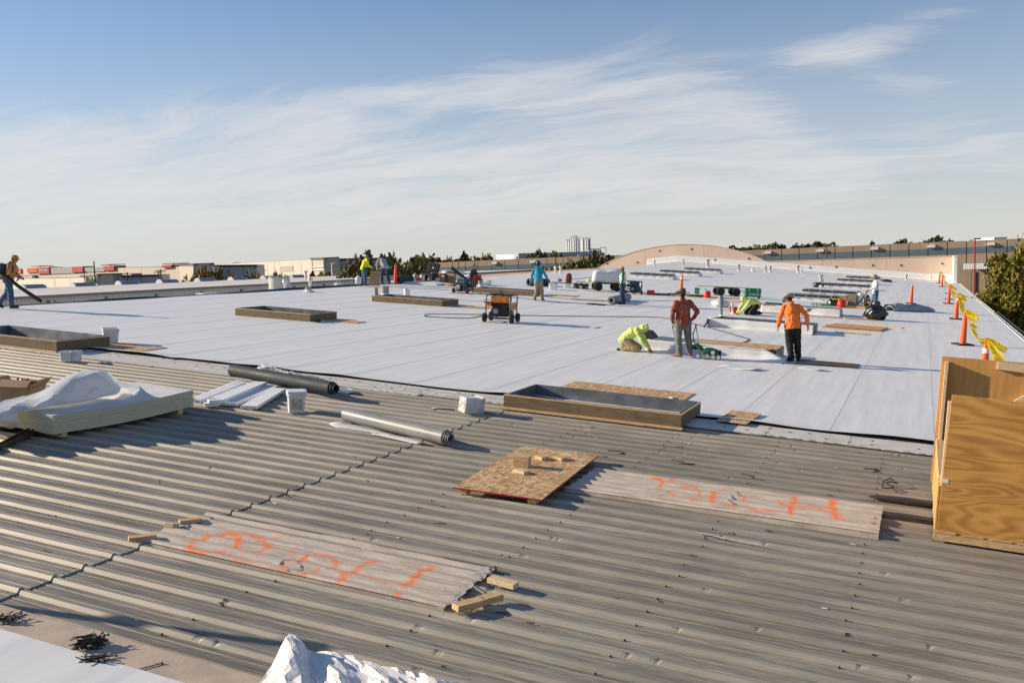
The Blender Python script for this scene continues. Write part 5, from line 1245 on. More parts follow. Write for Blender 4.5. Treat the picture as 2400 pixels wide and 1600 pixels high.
# ---- buckets
def bucket(px, py, w_, h, label, rot=.6, square=True, print_=None, n=None, m=None, lid=False, tilt=None):
    o = T('square_pail' if square else 'round_pail', label, 'bucket', px, py, rot, n=n)
    m = m or m_whitep; a = w_ / 2
    mb = MB()
    if square:
        def ring(k, z, r_=.25): 
            c_ = k * (1 - r_); e = k * r_; out = []
            for sx, sy, a0 in ((1, 1, 0), (-1, 1, 90), (-1, -1, 180), (1, -1, 270)):
                for j in range(4): an = R(a0 + 30 * j); out.append((sx * c_ + e * math.cos(an), sy * c_ + e * math.sin(an), z))
            return out
        mb.rings([ring(a * .86, 0), ring(a, h), ring(a - .006, h), ring(a * .86 - .006, .006)], cap=True)
        rim = MB()
        for z in (h - .02, h - .06): rim.rings([ring(a + .001, z - .006), ring(a + .012, z - .006), ring(a + .012, z + .006), ring(a + .001, z + .006)], cap=False)
        if lid:
            ld = MB(); ld.rings([ring(a + .014, h - .01), ring(a + .014, h + .012), ring(a * .8, h + .02), ring(a * .6, h + .016)]); 
    else:
        mb.lathe([(a * .86, 0), (a, h), (a - .006, h), (a * .86 - .006, .006)], 20)
        rim = MB()
        for z in (h - .01, h - .05): rim.lathe([(a * .985, z - .006), (a + .010, z - .006), (a + .010, z + .006), (a * .985, z + .006)], 20, cap=False)
        if lid: ld = MB().lathe([(a + .012, h - .01), (a + .012, h + .012), (a * .8, h + .016)], 20)
    ob = mb.build('pail_body', m, o, smooth='auto'); rim.build('pail_rim', m, o, smooth='auto')
    if lid: ld.build('lid', m, o, smooth='auto')
    hd = MB(); hd.tube([(a * 1.02 * math.cos(math.pi * k / 10), a * .25 + .02 * math.sin(math.pi * k / 10), h - .06 - h * .42 * math.sin(math.pi * k / 10)) for k in range(11)], .0035, 5); hd.build('wire_handle', m_steel, o)
    if print_: 
        MB().bb(-a * .62, a * .62, -a * .955, -a * .93, h * .18, h * .72).build('printed_label', print_, o)
    if tilt is not None: o.matrix_world = o.matrix_world @ Matrix.Translation(tilt[0]) @ Euler(tilt[1]).to_matrix().to_4x4()
    return o
bucket(259, 809, .36, .36, 'square white pail on the white roof beside the left curb', .9)
bucket(160, 849, .26, .20, 'low white tub on old steel in front of the left curb', .3)
bucket(179, 850, .17, .22, 'small white cut pail touching the low white tub', .3)
lbl = mat('faded_print', (.55, .42, .33), .6, .35, 22)
bucket(694, 969, .28, .33, 'square white pail with lid and faded print by the foam strips', .72, True, lbl, lid=True)
bucket(1086, 972, .28, .34, 'white stained pail lying on its side left of the open curb', .0, True, None, m=m_whitep2, tilt=((0, -.05, .15), (R(-97), 0, R(-38))))
st_, t, b = newmat('rust_splash'); oc = t.n('ShaderNodeTexCoord').outputs['Object']
t.put(b.inputs['Base Color'], t.mix(t.mapr(t.noise(oc, 16, 5, .7), .45, .62), (.62, .58, .54, 1), (.16, .07, .04, 1)))
pb = bpy.data.objects['square_pail.004']; MB().bb(-.10, .10, -.10, .10, -.004, -.001).build('stained_bottom', st_, pb)
ob = MB().tube([(-.38, 0, .02), (0, .02, .02), (.02, .02, .025)], [.012, .011, .010], 8).build('roller_handle', m_black, smooth=True); ob.matrix_world = MR(*at(1062, 968), .036, R(12)); tag(ob, 'dark stick sticking out left of the tipped stained pail', 'stick')
bucket(953, 697, .30, .34, 'round white pail behind the curb with two pipes', 0, False)
bucket(1144, 671, .30, .30, 'white pail right of the red machine near the ridge', 0, True)
bucket(1296, 681, .46, .36, 'large white tub right of the walking worker in blue', .2, True)
bucket(1329, 677, .36, .26, 'white tub under the bench with the red rucksack', .2, True)
bucket(1451, 667, .3, .3, 'white bucket leaning behind the wrapped stack on the cart', .2, True)

# ---- vent pipes
def pipe(px, py, r, h, label, kind='plain', m=m_pipe, n=None, uv=None):
    o = T('vent_pipe', label, 'vent pipe', px, py, n=n, upright=True, uv=uv)
    MB().lathe([(r, -.05), (r, h), (r * .86, h), (r * .86, h - .12)], 18).build('stack', m, o, smooth='auto')
    if kind == 'cap': MB().lathe([(r * 1.05, h - .02), (r * 1.75, h), (r * 1.8, h + .10), (r * 1.2, h + .15), (.01, h + .16)], 18).build('rain_cap', m, o, smooth='auto')
    if kind == 'bell': MB().lathe([(r * 1.1, h * .50), (r * 2.1, h * .52), (r * 1.7, h), (r * 1.6, h + .02), (.01, h + .03)], 20).build('bell_cap', m, o, smooth='auto')
    if kind != 'bare': MB().lathe([(r * 2.2, .002), (r * 1.9, .012), (r * 1.12, .07), (r * 1.03, .12)], 18).build('flashing_boot', m_flash, o, smooth='auto')
    return o
pipe(882, 703, .09, .48, 'slim grey pipe at the corner of a curb, left of the wide one')
pipe(903, 697, .175, .46, 'wide grey pipe at the corner of a curb, right of the slim one')
pipe(723, 687, .14, .22, 'short capped grey stub on white roof below the ridge')
pipe(1126, 674, .115, .34, 'round grey pipe stub beside the square post near the ridge')
MB().bb(-.13, .13, -.1, .1, 0, .47).build('square_post', m_greyroll2).matrix_world = MR(*at(1109, 684), .03); tag(bpy.data.objects['square_post'], 'square grey post at the corner of the curb behind the generator', 'post')
pipe(1690, 747, .062, .84, 'grey vent with a bell shaped cap left of the far kneeling worker', 'bell')
pipe(1717, 738, .052, .46, 'plain grey pipe between the bell vent and kneeling worker', m=mat('pale_grey_pipe', (.45, .46, .43), .5))
pipe(1302, 641, .075, .38, 'white capped pipe near the ridge, left of a pair', 'cap', m_whitep2); pipe(1314, 641, .075, .38, 'white capped pipe near the ridge, right of a pair', 'cap', m_whitep2)
m_pv = mat('weathered_pipe', (.42, .40, .37), .6, .2, 5)
for px, py, r, h, k_, lab in [(1534, 625, .07, .45, 'cap', 'small vent pipe farthest left below the arch'), (1602, 625, .08, .6, 'cap', 'vent pipe standing under the middle of the arch'), (1659, 628, .15, .75, 'cap', 'stout vent pipe under the right part of the arch'),
                              (1731, 636, .12, .5, 'cap', 'vent pipe with cap right of the stout one below the arch'), (1764, 637, .13, .3, 'plain', 'white dome vent at the right foot of the arch'), (1794, 640, .09, .5, 'cap', 'left vent of a pair at the end of the arch'),
                              (1805, 639, .11, .5, 'cap', 'right vent of a pair at the end of the arch'), (1870, 640, .14, .65, 'cap', 'tall capped vent before the low tan wall'), (1879, 641, .07, .6, 'plain', 'thin pipe touching the tall capped vent by the tan wall'),
                              (1952, 642, .07, .45, 'cap', 'small vent before the tan wall left of the hat worker'), (2124, 658, .1, .45, 'cap', 'mushroom vent right of the hat worker by the wall'), (2183, 660, .045, .75, 'plain', 'thin tall pipe near the row of cones by the wall'),
                              (1924, 668, .10, .65, 'cap', 'thick vent at the end of a covered skylight, left of two'), (1928.5, 668, .06, .55, 'plain', 'thin vent at the end of a covered skylight, right of two')]:
    pipe(px, py, r, h, lab, k_, m_pv if k_ != 'plain' or 'thin' in lab else m_whitep)
q_ = at(1372, 640)
MB().bb(-.35, .35, -.3, .3, 0, .4).build('roof_unit', m_pipe, bevel=.02).matrix_world = MR(*at(1411, 643), .03); tag(bpy.data.objects['roof_unit'], 'small grey box unit rising behind the wrapped stack', 'roof unit')
# things on the far slope just behind the ridge
def behind(px, ytop, X): return onX(px, ytop, X)
q = behind(654, 648, -36.)
o = thing('water_tank', 'large pale green cylindrical tank beyond the ridge on the left', 'tank', Matrix.Translation((q.x, q.y, q.z)))
MB().lathe([(.64, -2.4), (.64, 0), (.60, 0), (.60, -.3)], 28).build('tank_shell', mat('pale_green_paint', (.40, .43, .38), .5, .05, 1), o, smooth='auto'); MB().lathe([(.66, -.06), (.67, -.03), (.66, 0)], 28).build('tank_rim', m_pipe, o)
for px, yt, lab in [(668, 654, 'white capped pipe in front of the green tank'), (726.5, 650, 'white capped pipe beyond the ridge right of the tank'), (716, 634, 'thin white pipe on the neighbouring roof edge')]:
    q = behind(px, yt, -31. if yt > 640 else -70); o = thing('vent_pipe', lab, 'vent pipe', Matrix.Translation((q.x, q.y, q.z)))
    k_ = 1 if yt > 640 else 2; MB().lathe([(.085 * k_, -2.2), (.085 * k_, -.2)], 14).build('stack', m_whitep2, o, smooth='auto'); MB().lathe([(.09 * k_, -.22), (.15 * k_, -.2), (.155 * k_, -.08), (.1 * k_, -.01), (.01, 0)], 14).build('rain_cap', m_whitep2, o, smooth='auto')
q = behind(792, 656, -32); o = thing('white_hood_vent', 'white hooded vent beyond the ridge left of the yellow worker', 'vent', Matrix.Translation(q)); MB().bb(-.12, .12, -.28, .28, -1.4, -.18).build('base_box', m_whitep2, o); MB().tube([(0, -.2, -.18), (0, -.12, 0), (0, .12, 0), (0, .2, -.18)], .03, 6).build('hoop', m_steel, o)
q = behind(1062, 632, -37.5); o = thing('round_plenum', 'big pale grey drum behind the boxes near the ridge', 'drum', Matrix.Translation(q)); MB().lathe([(1.0, -3.2), (1.0, 0), (.95, 0), (.95, -.3)], 28).build('drum_shell', mat('pale_drum', (.50, .50, .48), .5, .05, 1), o, smooth='auto'); MB().lathe([(1.02, -.1), (1.03, -.05), (1.02, 0)], 28).build('drum_rim', m_pipe, o)
q = behind(484, 686, -29.2); ob = MB().bb(-.2, .2, -.45, .45, -.9, 0).build('white_vent_box', m_whitep); ob.matrix_world = Matrix.Translation(q); tag(ob, 'low white box peeping over the ridge', 'vent box')
q = behind(133, 710, -27.9); o = thing('gas_can', 'red fuel can with black spout half hidden by the ridge', 'fuel can', Matrix.Translation(q)); 
def jerry(o, m, s_=1.):
    MB().lathe([(.13 * s_, -.30 * s_), (.15 * s_, -.26 * s_), (.15 * s_, -.12 * s_), (.10 * s_, -.03 * s_), (.04 * s_, 0)], 16).build('can_body', m, o, smooth='auto')
    MB().tube([(-.03 * s_, 0, -.02 * s_), (-.06 * s_, 0, .05 * s_), (-.12 * s_, 0, .09 * s_)], .018 * s_, 6).build('spout', m_dark, o); MB().tube([(.02 * s_, 0, 0), (.06 * s_, 0, .04 * s_), (.12 * s_, 0, -.02 * s_), (.13 * s_, 0, -.1 * s_)], .014 * s_, 6).build('handle', m, o)
jerry(o, m_red, 1.15)

# ---- cones and warning line
def cone(u, v, label, n=.054):
    o = thing('tall_cone', label, 'traffic cone', MR(u, v, n, random.uniform(0, .5), False), 'tall orange cones')
    MB().box((0, 0, .025), (.52, .52, .05)).build('rubber_base', m_rubber, o, bevel=.008)
    MB().lathe([(.108, .05), (.102, .09), (.062, .98), (.06, 1.0), (.055, 1.03)], 18).build('cone_body', m_orange, o, smooth='auto')
    if 'third nearest' in label or 'cut off' in label or 'hat of' in label: MB().lathe([(.071, .84), (.066, .94)], 18, cap=False).build('white_collar', m_whitep, o, smooth='auto')
    MB().tube([(.03, 0, 1.02), (.035, 0, 1.08), (.02, 0, 1.13), (-.02, 0, 1.13), (-.035, 0, 1.08), (-.03, 0, 1.02)], .011, 6).build('top_loop', m_orange, o)
    return o
crow = [(1.56, 104.4, 'tall orange cone nearest the end wall at the roof edge'), (1.62, 92.5, 'tall cone beside the farthest one near the end wall'), (1.5, 60.8, 'tall cone where the yellow flags begin to show'), (1.51, 46.4, 'tall orange cone, third nearest along the flag line'), (1.35, 33.2, 'tall cone with its whole black base in view before the crate'), (1.34, 21.9, 'tall cone cut off by the top of the plywood crate')]
for u, v, lab in crow: cone(u, v, lab)
cone(-.5, 58.1, 'lone tall cone behind the tarpaulin roll'); cone(*at(1596, 690), 'tall cone rising behind the hat of the red shirted worker'); cone(UL + .3, ridge_v(921), 'tall cone at the ridge right of the bending workers')
for px, py, lab in [(2223, 690, 'black cone base farther from the camera of two without cones'), (2224, 704, 'black cone base nearer to the camera of two without cones')]:
    ob = MB().box((0, 0, .025), (.5, .5, .05)).build('cone_base', m_rubber, bevel=.008); ob.matrix_world = MR(*at(px, py), .056); tag(ob, lab, 'cone base')
line = thing('flag_line', 'rope with yellow flags strung along the tops of the cones', 'flag line', Matrix.Identity(4))
tops = [(u, v) for u, v, _ in crow] + [(1.4, 12.)]
pts = []
for (u0, v0), (u1, v1) in zip(tops, tops[1:]):
    for k in range(16):
        q = k / 16; pts.append(RW(u0 + (u1 - u0) * q, v0 + (v1 - v0) * q, 1.13 + .038 - min(.45, .028 * abs(v1 - v0)) * 4 * q * (1 - q)))
pts.append(RW(*tops[-1], 1.15)); MB().tube(pts, .007, 5).build('rope', m_flag, line)
acc = 0; step = 1.05
for a, b_ in zip(pts, pts[1:]):
    L = (b_ - a).length; k = 0
    while acc < L:
        p = a.lerp(b_, acc / L); s_ = 1.; dwn = random.uniform(-.75, -.1); ln = random.uniform(.26, .42)
        dirv = (RY @ Vector((math.cos(dwn) * .95, random.uniform(-.25, .25), math.sin(dwn)))); al = (b_ - a).normalized()
        mb = MB(); mb.grid(lambda s, q: p + (al * .35 + Vector((0, 0, -.55)) + Vector((.25, 0, 0))) * ((s - .5) * .24 * (1 - q * .85)) + dirv * (q * ln) + Vector((0, 0, .03 * math.sin(q * 5 + s * 2))), 3, 5, .0015); mb.build('flag', m_flag, line)
        acc += step * random.uniform(.5, 1.3) if p.y < 62 else 2.6
    acc -= L
for u, v, _ in crow[2:]:                      # a knot of flags tied to each cone
    for k in range(5):
        p = RW(u, v + random.uniform(-.35, .35), 1.10); dwn = random.uniform(-.8, .15); dirv = RY @ Vector((math.cos(dwn), random.uniform(-.5, .3), math.sin(dwn)))
        MB().grid(lambda s, q: p + Vector((.03, .05, -.15)) * (s - .5) * (1.4 - q) + dirv * (q * random.uniform(.34, .46)) + Vector((0, 0, .04 * math.sin(q * 5))), 3, 5, .0015).build('flag', m_flag, line)

# ---- generators
def generator(label, px, py, rot, w_, d, h, tank, panel, m_eng, big=True, uv=None):
    o = T('generator', label, 'generator', px, py, rot, uv=uv); z0 = .17 if big else .12; a, c_ = w_ / 2, d / 2; r = .022
    fr = MB()
    for x in (-a, a):
        fr.tube([(x, -c_, z0), (x, -c_, h - .06), (x, -c_ + .06, h), (x, c_ - .06, h), (x, c_, h - .06), (x, c_, z0)], r, 7); fr.tube([(x, -c_, z0), (x, c_, z0)], r, 6)
    for y in (-c_, c_): fr.tube([(-a, y, z0), (a, y, z0)], r, 6); fr.tube([(-a, y, h * .62), (a, y, h * .62)], r * .7, 6)
    fr.tube([(-a, -c_ + .08, h), (a, -c_ + .08, h)], r, 6); fr.tube([(-a, c_ - .08, h), (a, c_ - .08, h)], r, 6)
    fr.build('tube_frame', m_black, o, smooth='auto')
    MB().bb(-a * .72, a * .72, -c_ * .85, c_ * .5, h * .72, h * .95).build('fuel_tank', tank, o, bevel=.03); MB().lathe([(.05, h * .95), (.05, h + .03), (.01, h + .035)], 12).build('fuel_cap', m_dark, o)
    MB().bb(-a * .55, a * .75, -c_ * .86, c_ * .3, z0 + .03, h * .70).build('engine_block', m_eng, o, bevel=.03)
    rc_ = MB(); rc_.lathe([(.005, .06), (.07, .055), (.15, .04), (.19, .015), (.2, -.03)], 24); ob = rc_.build('recoil_cover', m_dark, o, smooth='auto'); ob.location = (-a * .15, -c_ * .9, h * .42); ob.rotation_euler = (R(90), 0, 0)
    MB().lathe([(.075, .061), (.08, .066), (.02, .07)], 16).build('starter_disc', m_greyroll, ob)
    MB().bb(-a - .05, -a * .55, -c_ - .02, -c_ + .2, h * .58, h * .72).build('air_filter', tank if big else m_dark, o, bevel=.015); MB().bb(-a - .10, -a * .5, -c_ - .05, -c_ + .24, h * .725, h * .745).build('filter_lid', m_dark, o)
    MB().bb(a - .03, a + .012, -c_ + .06, c_ - .06, h * .46, h * .74).build('control_panel', panel, o, bevel=.008)
    for k in range(4): MB().lathe([(.026, 0), (.028, .012), (.02, .02)], 10).build('socket', m_dark, o).matrix_local = Matrix.Translation((a + .012, -c_ + .2 + k * (d - .4) / 3, h * .56 + .06 * (k % 2))) @ Euler((0, R(90), 0)).to_matrix().to_4x4()
    ro_ = MB(); ro_.tube([(a * .45, 0, h * .35), (a * .98, 0, h * .35)], .13, 16); ro_.build('alternator', m_greyroll, o, smooth='auto')
    MB().tube([(a * .2, c_ * .65, h * .35), (a * .8, c_ * .65, h * .35)], .10, 12).build('muffler', m_steel, o, smooth='auto')
    R_ = .155 if big else .11
    for x in (-a, a):
        for y in (-c_ * .85, c_ * .85):
            if not big and y > 0: continue
            wh = MB(); wh.lathe([(R_ * .6, -.05), (R_ * .95, -.05), (R_, -.03), (R_, .03), (R_ * .95, .05), (R_ * .6, .05)], 20); tb = wh.build('wheel', m_rubber, o, smooth='auto'); tb.location = (x + (.06 if x > 0 else -.06), y, R_); tb.rotation_euler = (0, R(90), R(0))
            MB().lathe([(R_ * .6, -.035), (R_ * .6, .035), (R_ * .2, .05)], 16).build('rim', m_black if big else m_whitep, tb)
    if not big:
        for x in (-a, a): MB().tube([(x, c_ * .85, z0), (x, c_ * .85, .0)], .02, 6).build('leg', m_black, o)
    MB().tube([(-a, -c_ - .02, z0 + .03), (-a * .2, -c_ - .10, z0 - .03), (a, -c_ - .04, z0 - .02)], .016, 6).build('tow_bar', m_black, o)
    return o
generator('orange generator on four black wheels standing alone on white roof', 0, 0, R(7), .84, .82, .92, m_gorange, m_gpanel, m_dark, True, uv=(-13.0, 28.75))
generator('blue black generator with white wheel beside the ridge clutter', 1086, 689, R(-10), .72, .6, .66, m_blue, m_dark, m_blue, False)
generator('dark blue generator standing behind the worker in the vest', 1486, 691, R(10), .75, .65, .70, m_blue, m_dark, m_blue, False)
ob = MB().tube([Vector((.28 * math.cos(k * .5) * (1 - k * .004), .10 * math.sin(k * .5) + .02 * nz(k * .7), .33 + .28 * math.sin(k * .5) + .03 * nz(k * .4, 4))) for k in range(60)], .014, 5).build('hose_coil', mat('tan_hose', (.33, .20, .09), .6, .2, 5)); ob.matrix_world = MR(*at(1097, 688), .12, R(20)); tag(ob, 'tan air hose coiled over the blue generator', 'hose')
MB().bb(-.55, .55, -.35, .35, 0, .015).build('pink_board', mat('pink_board', (.48, .24, .18), .8)).matrix_world = MR(*at(1083, 690), .056); tag(bpy.data.objects['pink_board'], 'thin reddish board under the blue generator', 'board')

# ---- carts
def cart(label, px, py, rot, L, Wd, zt, R_, uv=None):
    o = T('flat_cart', label, 'cart', px, py, rot, uv=uv)
    f = MB()
    for y in (-Wd / 2, Wd / 2): f.bb(-L / 2, L / 2, y - .03, y + .03, zt - .07, zt)
    for k in range(4): x = -L / 2 + .03 + k * (L - .06) / 3; f.bb(x - .03, x + .03, -Wd / 2 + .03, Wd / 2 - .03, zt - .06, zt - .01)
    for x in (-L * .36, L * .36):
        f.tube([(x, -Wd / 2 - .06, R_), (x, Wd / 2 + .06, R_)], .025, 7)
        for y in (-Wd * .38, Wd * .38): f.tube([(x, y, R_), (x * .8, y, zt - .05)], .02, 6)
    f.tube([(L / 2, 0, zt - .05), (L / 2 + .35, 0, .25), (L / 2 + .55, 0, .12)], .02, 6)
    f.build('steel_frame', m_dgreen, o)
    for x in (-L * .36, L * .36):
        for y in (-Wd / 2 - .10, Wd / 2 + .10):
            wh = MB(); wh.lathe([(R_ * .5, -.08), (R_ * .92, -.085), (R_, -.05), (R_, .05), (R_ * .92, .085), (R_ * .5, .08)], 22); tb = wh.build('wheel', m_rubber, o, smooth='auto'); tb.location = (x, y, R_); tb.rotation_euler = (R(90), 0, 0)
            MB().lathe([(R_ * .5, -.06), (R_ * .5, .06), (R_ * .15, .09)], 16).build('rim', m_dark, tb)
    return o
cart('green cart with fat black wheels carrying the wrapped stack', 0, 0, R(28), 1.5, .8, .46, .24, uv=(-16.6, 51.2))
m_wrap = mat('stretch_wrap', (.70, .71, .74), .3, .06, 4, (.6, .6, 9), .01, 8, spec=.6)
mb = MB()
def wrapf(s, q):
    a = 2 * math.pi * s; k = 1 / max(abs(math.cos(a)), abs(math.sin(a))) ** .82
    z = [0, .02, .2, .42, .60, .68, .70][round(q * 6)]; r_ = [.0, 1, 1.02, 1.0, .97, .7, 0][round(q * 6)]
    return (.82 * r_ * math.cos(a) * k + .02 * nz(z * 9, s * 9), .46 * r_ * math.sin(a) * k + .02 * nz(z * 8, s * 7, 3), z + (.13 * max(0, math.cos(a)) * (z > .5) if r_ else .05) + .03 * nz(s * 8, z * 4) * (z > .5))
mb.grid(wrapf, 40, 6); ob = mb.build('wrapped_stack', m_wrap, smooth=True); ob.matrix_world = MR(-16.6, 51.2, .054 + .47, R(22)); tag(ob, 'stack wrapped in shiny white film on the green cart', 'wrapped stack')
cart('green cart with four black wheels carrying a long pale plank', 0, 0, R(25), 1.25, .75, .46, .235, uv=(-10.3, 54.2))
ob = MB().bb(-1.6, 1.5, -.1, .1, 0, .04).build('long_plank', m_lum); ob.matrix_world = MR(-10.35, 54.0, .054 + .475, R(14)); tag(ob, 'long pale plank lying across the second green cart', 'plank')
ob = MB().bb(-.6, .6, -.09, .09, 0, .035).build('long_plank', m_lum2); ob.matrix_world = MR(-10.0, 54.25, .054 + .475, R(22)); tag(ob, 'short dark plank beside the pale one on the second cart', 'plank')
# ---- green job box
o = T('job_box', 'green tool box on casters with white lettering', 'tool box', 1763, 702, R(16))
MB().bb(-.42, .42, -.27, .27, .12, .52).build('box_body', m_green, o, bevel=.012); MB().bb(-.43, .43, -.28, .28, .525, .575).build('lid', m_green, o, bevel=.01)
text_mesh('GREENLEE', .115, 'white_lettering', m_whitep, Matrix.Translation((.05, -.272, .25)) @ Euler((R(90), 0, 0)).to_matrix().to_4x4(), o, ext=.002, bold=True).matrix_local = Matrix.Translation((.05, -.272, .25)) @ Euler((R(90), 0, 0)).to_matrix().to_4x4()
for x in (-.22, .22): MB().bb(x - .02, x + .02, -.285, -.274, .40, .60).build('hasp', m_whitep2, o)
for x in (-.35, .35):
    for y in (-.2, .2): MB().tube([(x - .02, y, .06), (x + .02, y, .06)], .06, 12).build('caster', m_rubber, o)
MB().tube([(.43, -.1, .40), (.5, -.1, .42), (.5, .1, .42), (.43, .1, .40)], .012, 6).build('side_handle', m_black, o)

# ---- welding machine by the wrapped curb
o = T('welding_machine', 'green hot air welding machine on small wheels by the wrapped curb', 'welding machine', 1658, 846, R(10))
MB().tube([(-.12, 0, .16), (-.02, 0, .20), (.10, 0, .19), (.24, 0, .17)], [(.09, .06), (.12, .10), (.12, .10), (.10, .08)], 12, up=(0, 1, 0)).build('motor_housing', m_dgreen, o, smooth='auto')
MB().tube([(.245, 0, .17), (.33, 0, .17)], .07, 14).build('motor_cap', m_dark, o, smooth='auto'); MB().bb(-.27, .30, -.10, .10, .055, .085).build('chassis', m_steel, o)
MB().bb(.08, .17, -.128, -.122, .14, .23).build('rating_plate', m_whitep, o)
MB().tube([(-.12, 0, .2), (-.30, 0, .36)], .055, 10).build('blower_tube', m_dgreen, o, smooth='auto'); MB().tube([(-.10, -.05, .20), (.06, -.09, .06)], [.03, .025], 8).build('hot_air_nozzle', m_steel, o, smooth='auto')
MB().tube([(-.22, 0, .26), (-.28, 0, .55), (-.34, 0, .84)], .016, 8).build('guide_bar', m_steel, o, smooth='auto'); MB().tube([(-.34, -.10, .84), (-.34, .10, .84)], .022, 8).build('grip', m_dark, o, smooth='auto'); MB().bb(-.33, -.25, -.03, .03, .36, .50).build('control_box', m_whitep2, o); MB().tube([(-.34, -.05, .82), (-.40, -.04, .6), (-.36, -.02, .4), (-.26, -.03, .28)], .014, 6).build('power_cable', m_dark, o, smooth='auto')
for x, y, r in ((-.24, -.12, .075), (-.24, .12, .075), (.14, -.13, .07), (.27, -.13, .07), (.14, .13, .07), (.27, .13, .07)):
    wh = MB(); wh.tube([(x, y - .025, r), (x, y + .025, r)], r, 18); wo_ = wh.build('wheel', m_greyroll, o, smooth='auto'); MB().tube([(x, y - .028, r), (x, y + .028, r)], r * .55, 14).build('hub', m_whitep, wo_)
# cable trailing over the roof
def cable(name, label, pix, r=.011, n=.07, m=m_rubber, cat='cable', ctrl=None):
    pp = [Vector(RW(*at(*p), n)) for p in pix]; out = []
    for i in range(len(pp) - 1):
        p0, p1, p2, p3 = pp[max(i - 1, 0)], pp[i], pp[i + 1], pp[min(i + 2, len(pp) - 1)]
        for k in range(8):
            t_ = k / 8; out.append(.5 * ((2 * p1) + (p2 - p0) * t_ + (2 * p0 - 5 * p1 + 4 * p2 - p3) * t_ * t_ + (3 * p1 - p0 - 3 * p2 + p3) * t_ ** 3))
    out.append(pp[-1]); ob = MB().tube(out, r, 6).build(name, m, smooth=True); return tag(ob, label, cat)
cable('power_cable', 'black cable running from the orange generator to the welding crew', [(1140, 741), (1110, 741), (1040, 740), (1000, 741), (998, 746), (1030, 748), (1090, 750), (1125, 745), (1140, 742), (1210, 743), (1330, 745), (1450, 746), (1530, 747), (1580, 752), (1630, 764), (1690, 780), (1740, 795), (1754, 799), (1748, 805), (1735, 808), (1690, 808), (1660, 806), (1640, 808), (1628, 815)], .013)
cable('thin_cable', 'thin dark cord across the white roof behind the orange generator', [(1120, 690), (1170, 697), (1230, 703), (1320, 712), (1400, 716), (1440, 717)], .012)
cable('thin_cable', 'thin grey cord passing the pipe roll and the tall cone', [(1290, 700), (1400, 709), (1500, 707), (1540, 708), (1590, 708)], .010)
# red man's dark rods
for dx, lab in ((0, 'thin dark rod hanging from the left hand of the red shirted worker'), (.05, 'second thin rod held in the left hand of the red shirted worker')):
    q = RW(*at(1594, 838), .0); hnd = red_man.matrix_world @ Vector((-.26, .12, .82))
    ob = MB().tube([hnd + Vector((dx, dx, 0)), hnd.lerp(q, .5) + Vector((dx, dx, 0)), q + Vector((dx * 1.5 - .08, .15, .02))], .009, 6).build('dark_rod', m_black); tag(ob, lab, 'rod')

# ---- clutter near the ridge
def cyl(name, label, cat, px, py, r, h, m, n=None, uv=None, top=None):
    o = T(name, label, cat, px, py, n=n, uv=uv); MB().lathe([(r, 0), (r, h * .8), (r * .85, h * .93), (r * .45, h), (.01, h + .005)], 16).build('shell', m, o, smooth='auto'); MB().lathe([(r * .3, h), (r * .3, h + .06), (.01, h + .07)], 10).build('valve', top or m_steel, o); return o
SL = .14
o = T('tool_chest', 'black tool chest with its ribbed lid standing open near the ridge', 'tool chest', 1006, 663, R(-5), n=SL)
MB().bb(-.42, .42, -.3, .3, 0, .42).build('chest_body', m_dark, o, bevel=.02); ld = MB().bb(-.42, .42, -.03, .03, 0, .62).build('open_lid', m_dark, o, bevel=.015); ld.matrix_local = Matrix.Translation((.02, .25, .45)) @ Euler((R(-12), R(8), 0)).to_matrix().to_4x4()
for k in range(6): MB().bb(-.36 + k * .13, -.31 + k * .13, -.05, -.031, .05, .57).build('lid_rib', m_dark, ld)
MB().bb(-.06, .06, -.055, -.032, .27, .34).build('lid_badge', m_whitep2, ld); MB().bb(-.5, -.42, -.25, .25, .3, .42).build('side_tray', m_dark, o)
cyl('gas_cylinder', 'small green gas cylinder left of the red case by the tool chest', 'gas cylinder', 973, 663, .13, .38, mat('mint_paint', (.20, .48, .32), .4), SL)
o = T('red_case', 'bright red plastic case at the foot of the open tool chest', 'case', 981, 664, R(10), n=SL); MB().bb(-.16, .16, -.12, .12, 0, .2).build('case_body', m_red, o, bevel=.02); MB().tube([(-.06, 0, .2), (-.05, 0, .26), (.05, 0, .26), (.06, 0, .2)], .014, 6).build('handle', m_red, o)
bucket(990, 663, .30, .34, 'white pail leaning between red case and tool chest', .3, False, n=SL)
o = T('woven_basket', 'small woven tan basket in front of the black tool chest', 'basket', 1007, 665, n=SL); MB().lathe([(.10, 0), (.12, .1), (.11, .2), (.10, .2), (.1, .02)], 14).build('basket_body', m_straw, o, smooth='auto'); MB().tube([(-.1, 0, .2), (-.05, 0, .27), (.05, 0, .27), (.1, 0, .2)], .012, 6).build('basket_handle', m_straw, o)
o = T('wire_spool', 'silver wire spool right of the tool chest', 'spool', 1016, 663, R(30), n=SL); MB().tube([(-.02, 0, .22), (.02, 0, .22)], .22, 22).build('flange', m_steel, o); MB().tube([(.02, 0, .22), (.12, 0, .22)], .12, 18).build('wire', m_greyroll2, o); MB().tube([(.12, 0, .22), (.16, 0, .22)], .22, 22).build('flange', m_steel, o)
o = T('red_reel', 'small red reel on a stand above the wire spool', 'reel', 1021, 662, R(20), n=SL); MB().tube([(0, 0, 0), (0, 0, .40)], .02, 6).build('stand', m_black, o); MB().tube([(-.04, 0, .5), (.04, 0, .5)], .13, 18).build('reel_disc', m_red, o)
bucket(1025, 664, .28, .30, 'pale grey tub between spool and cardboard boxes', .3, True, n=.04)
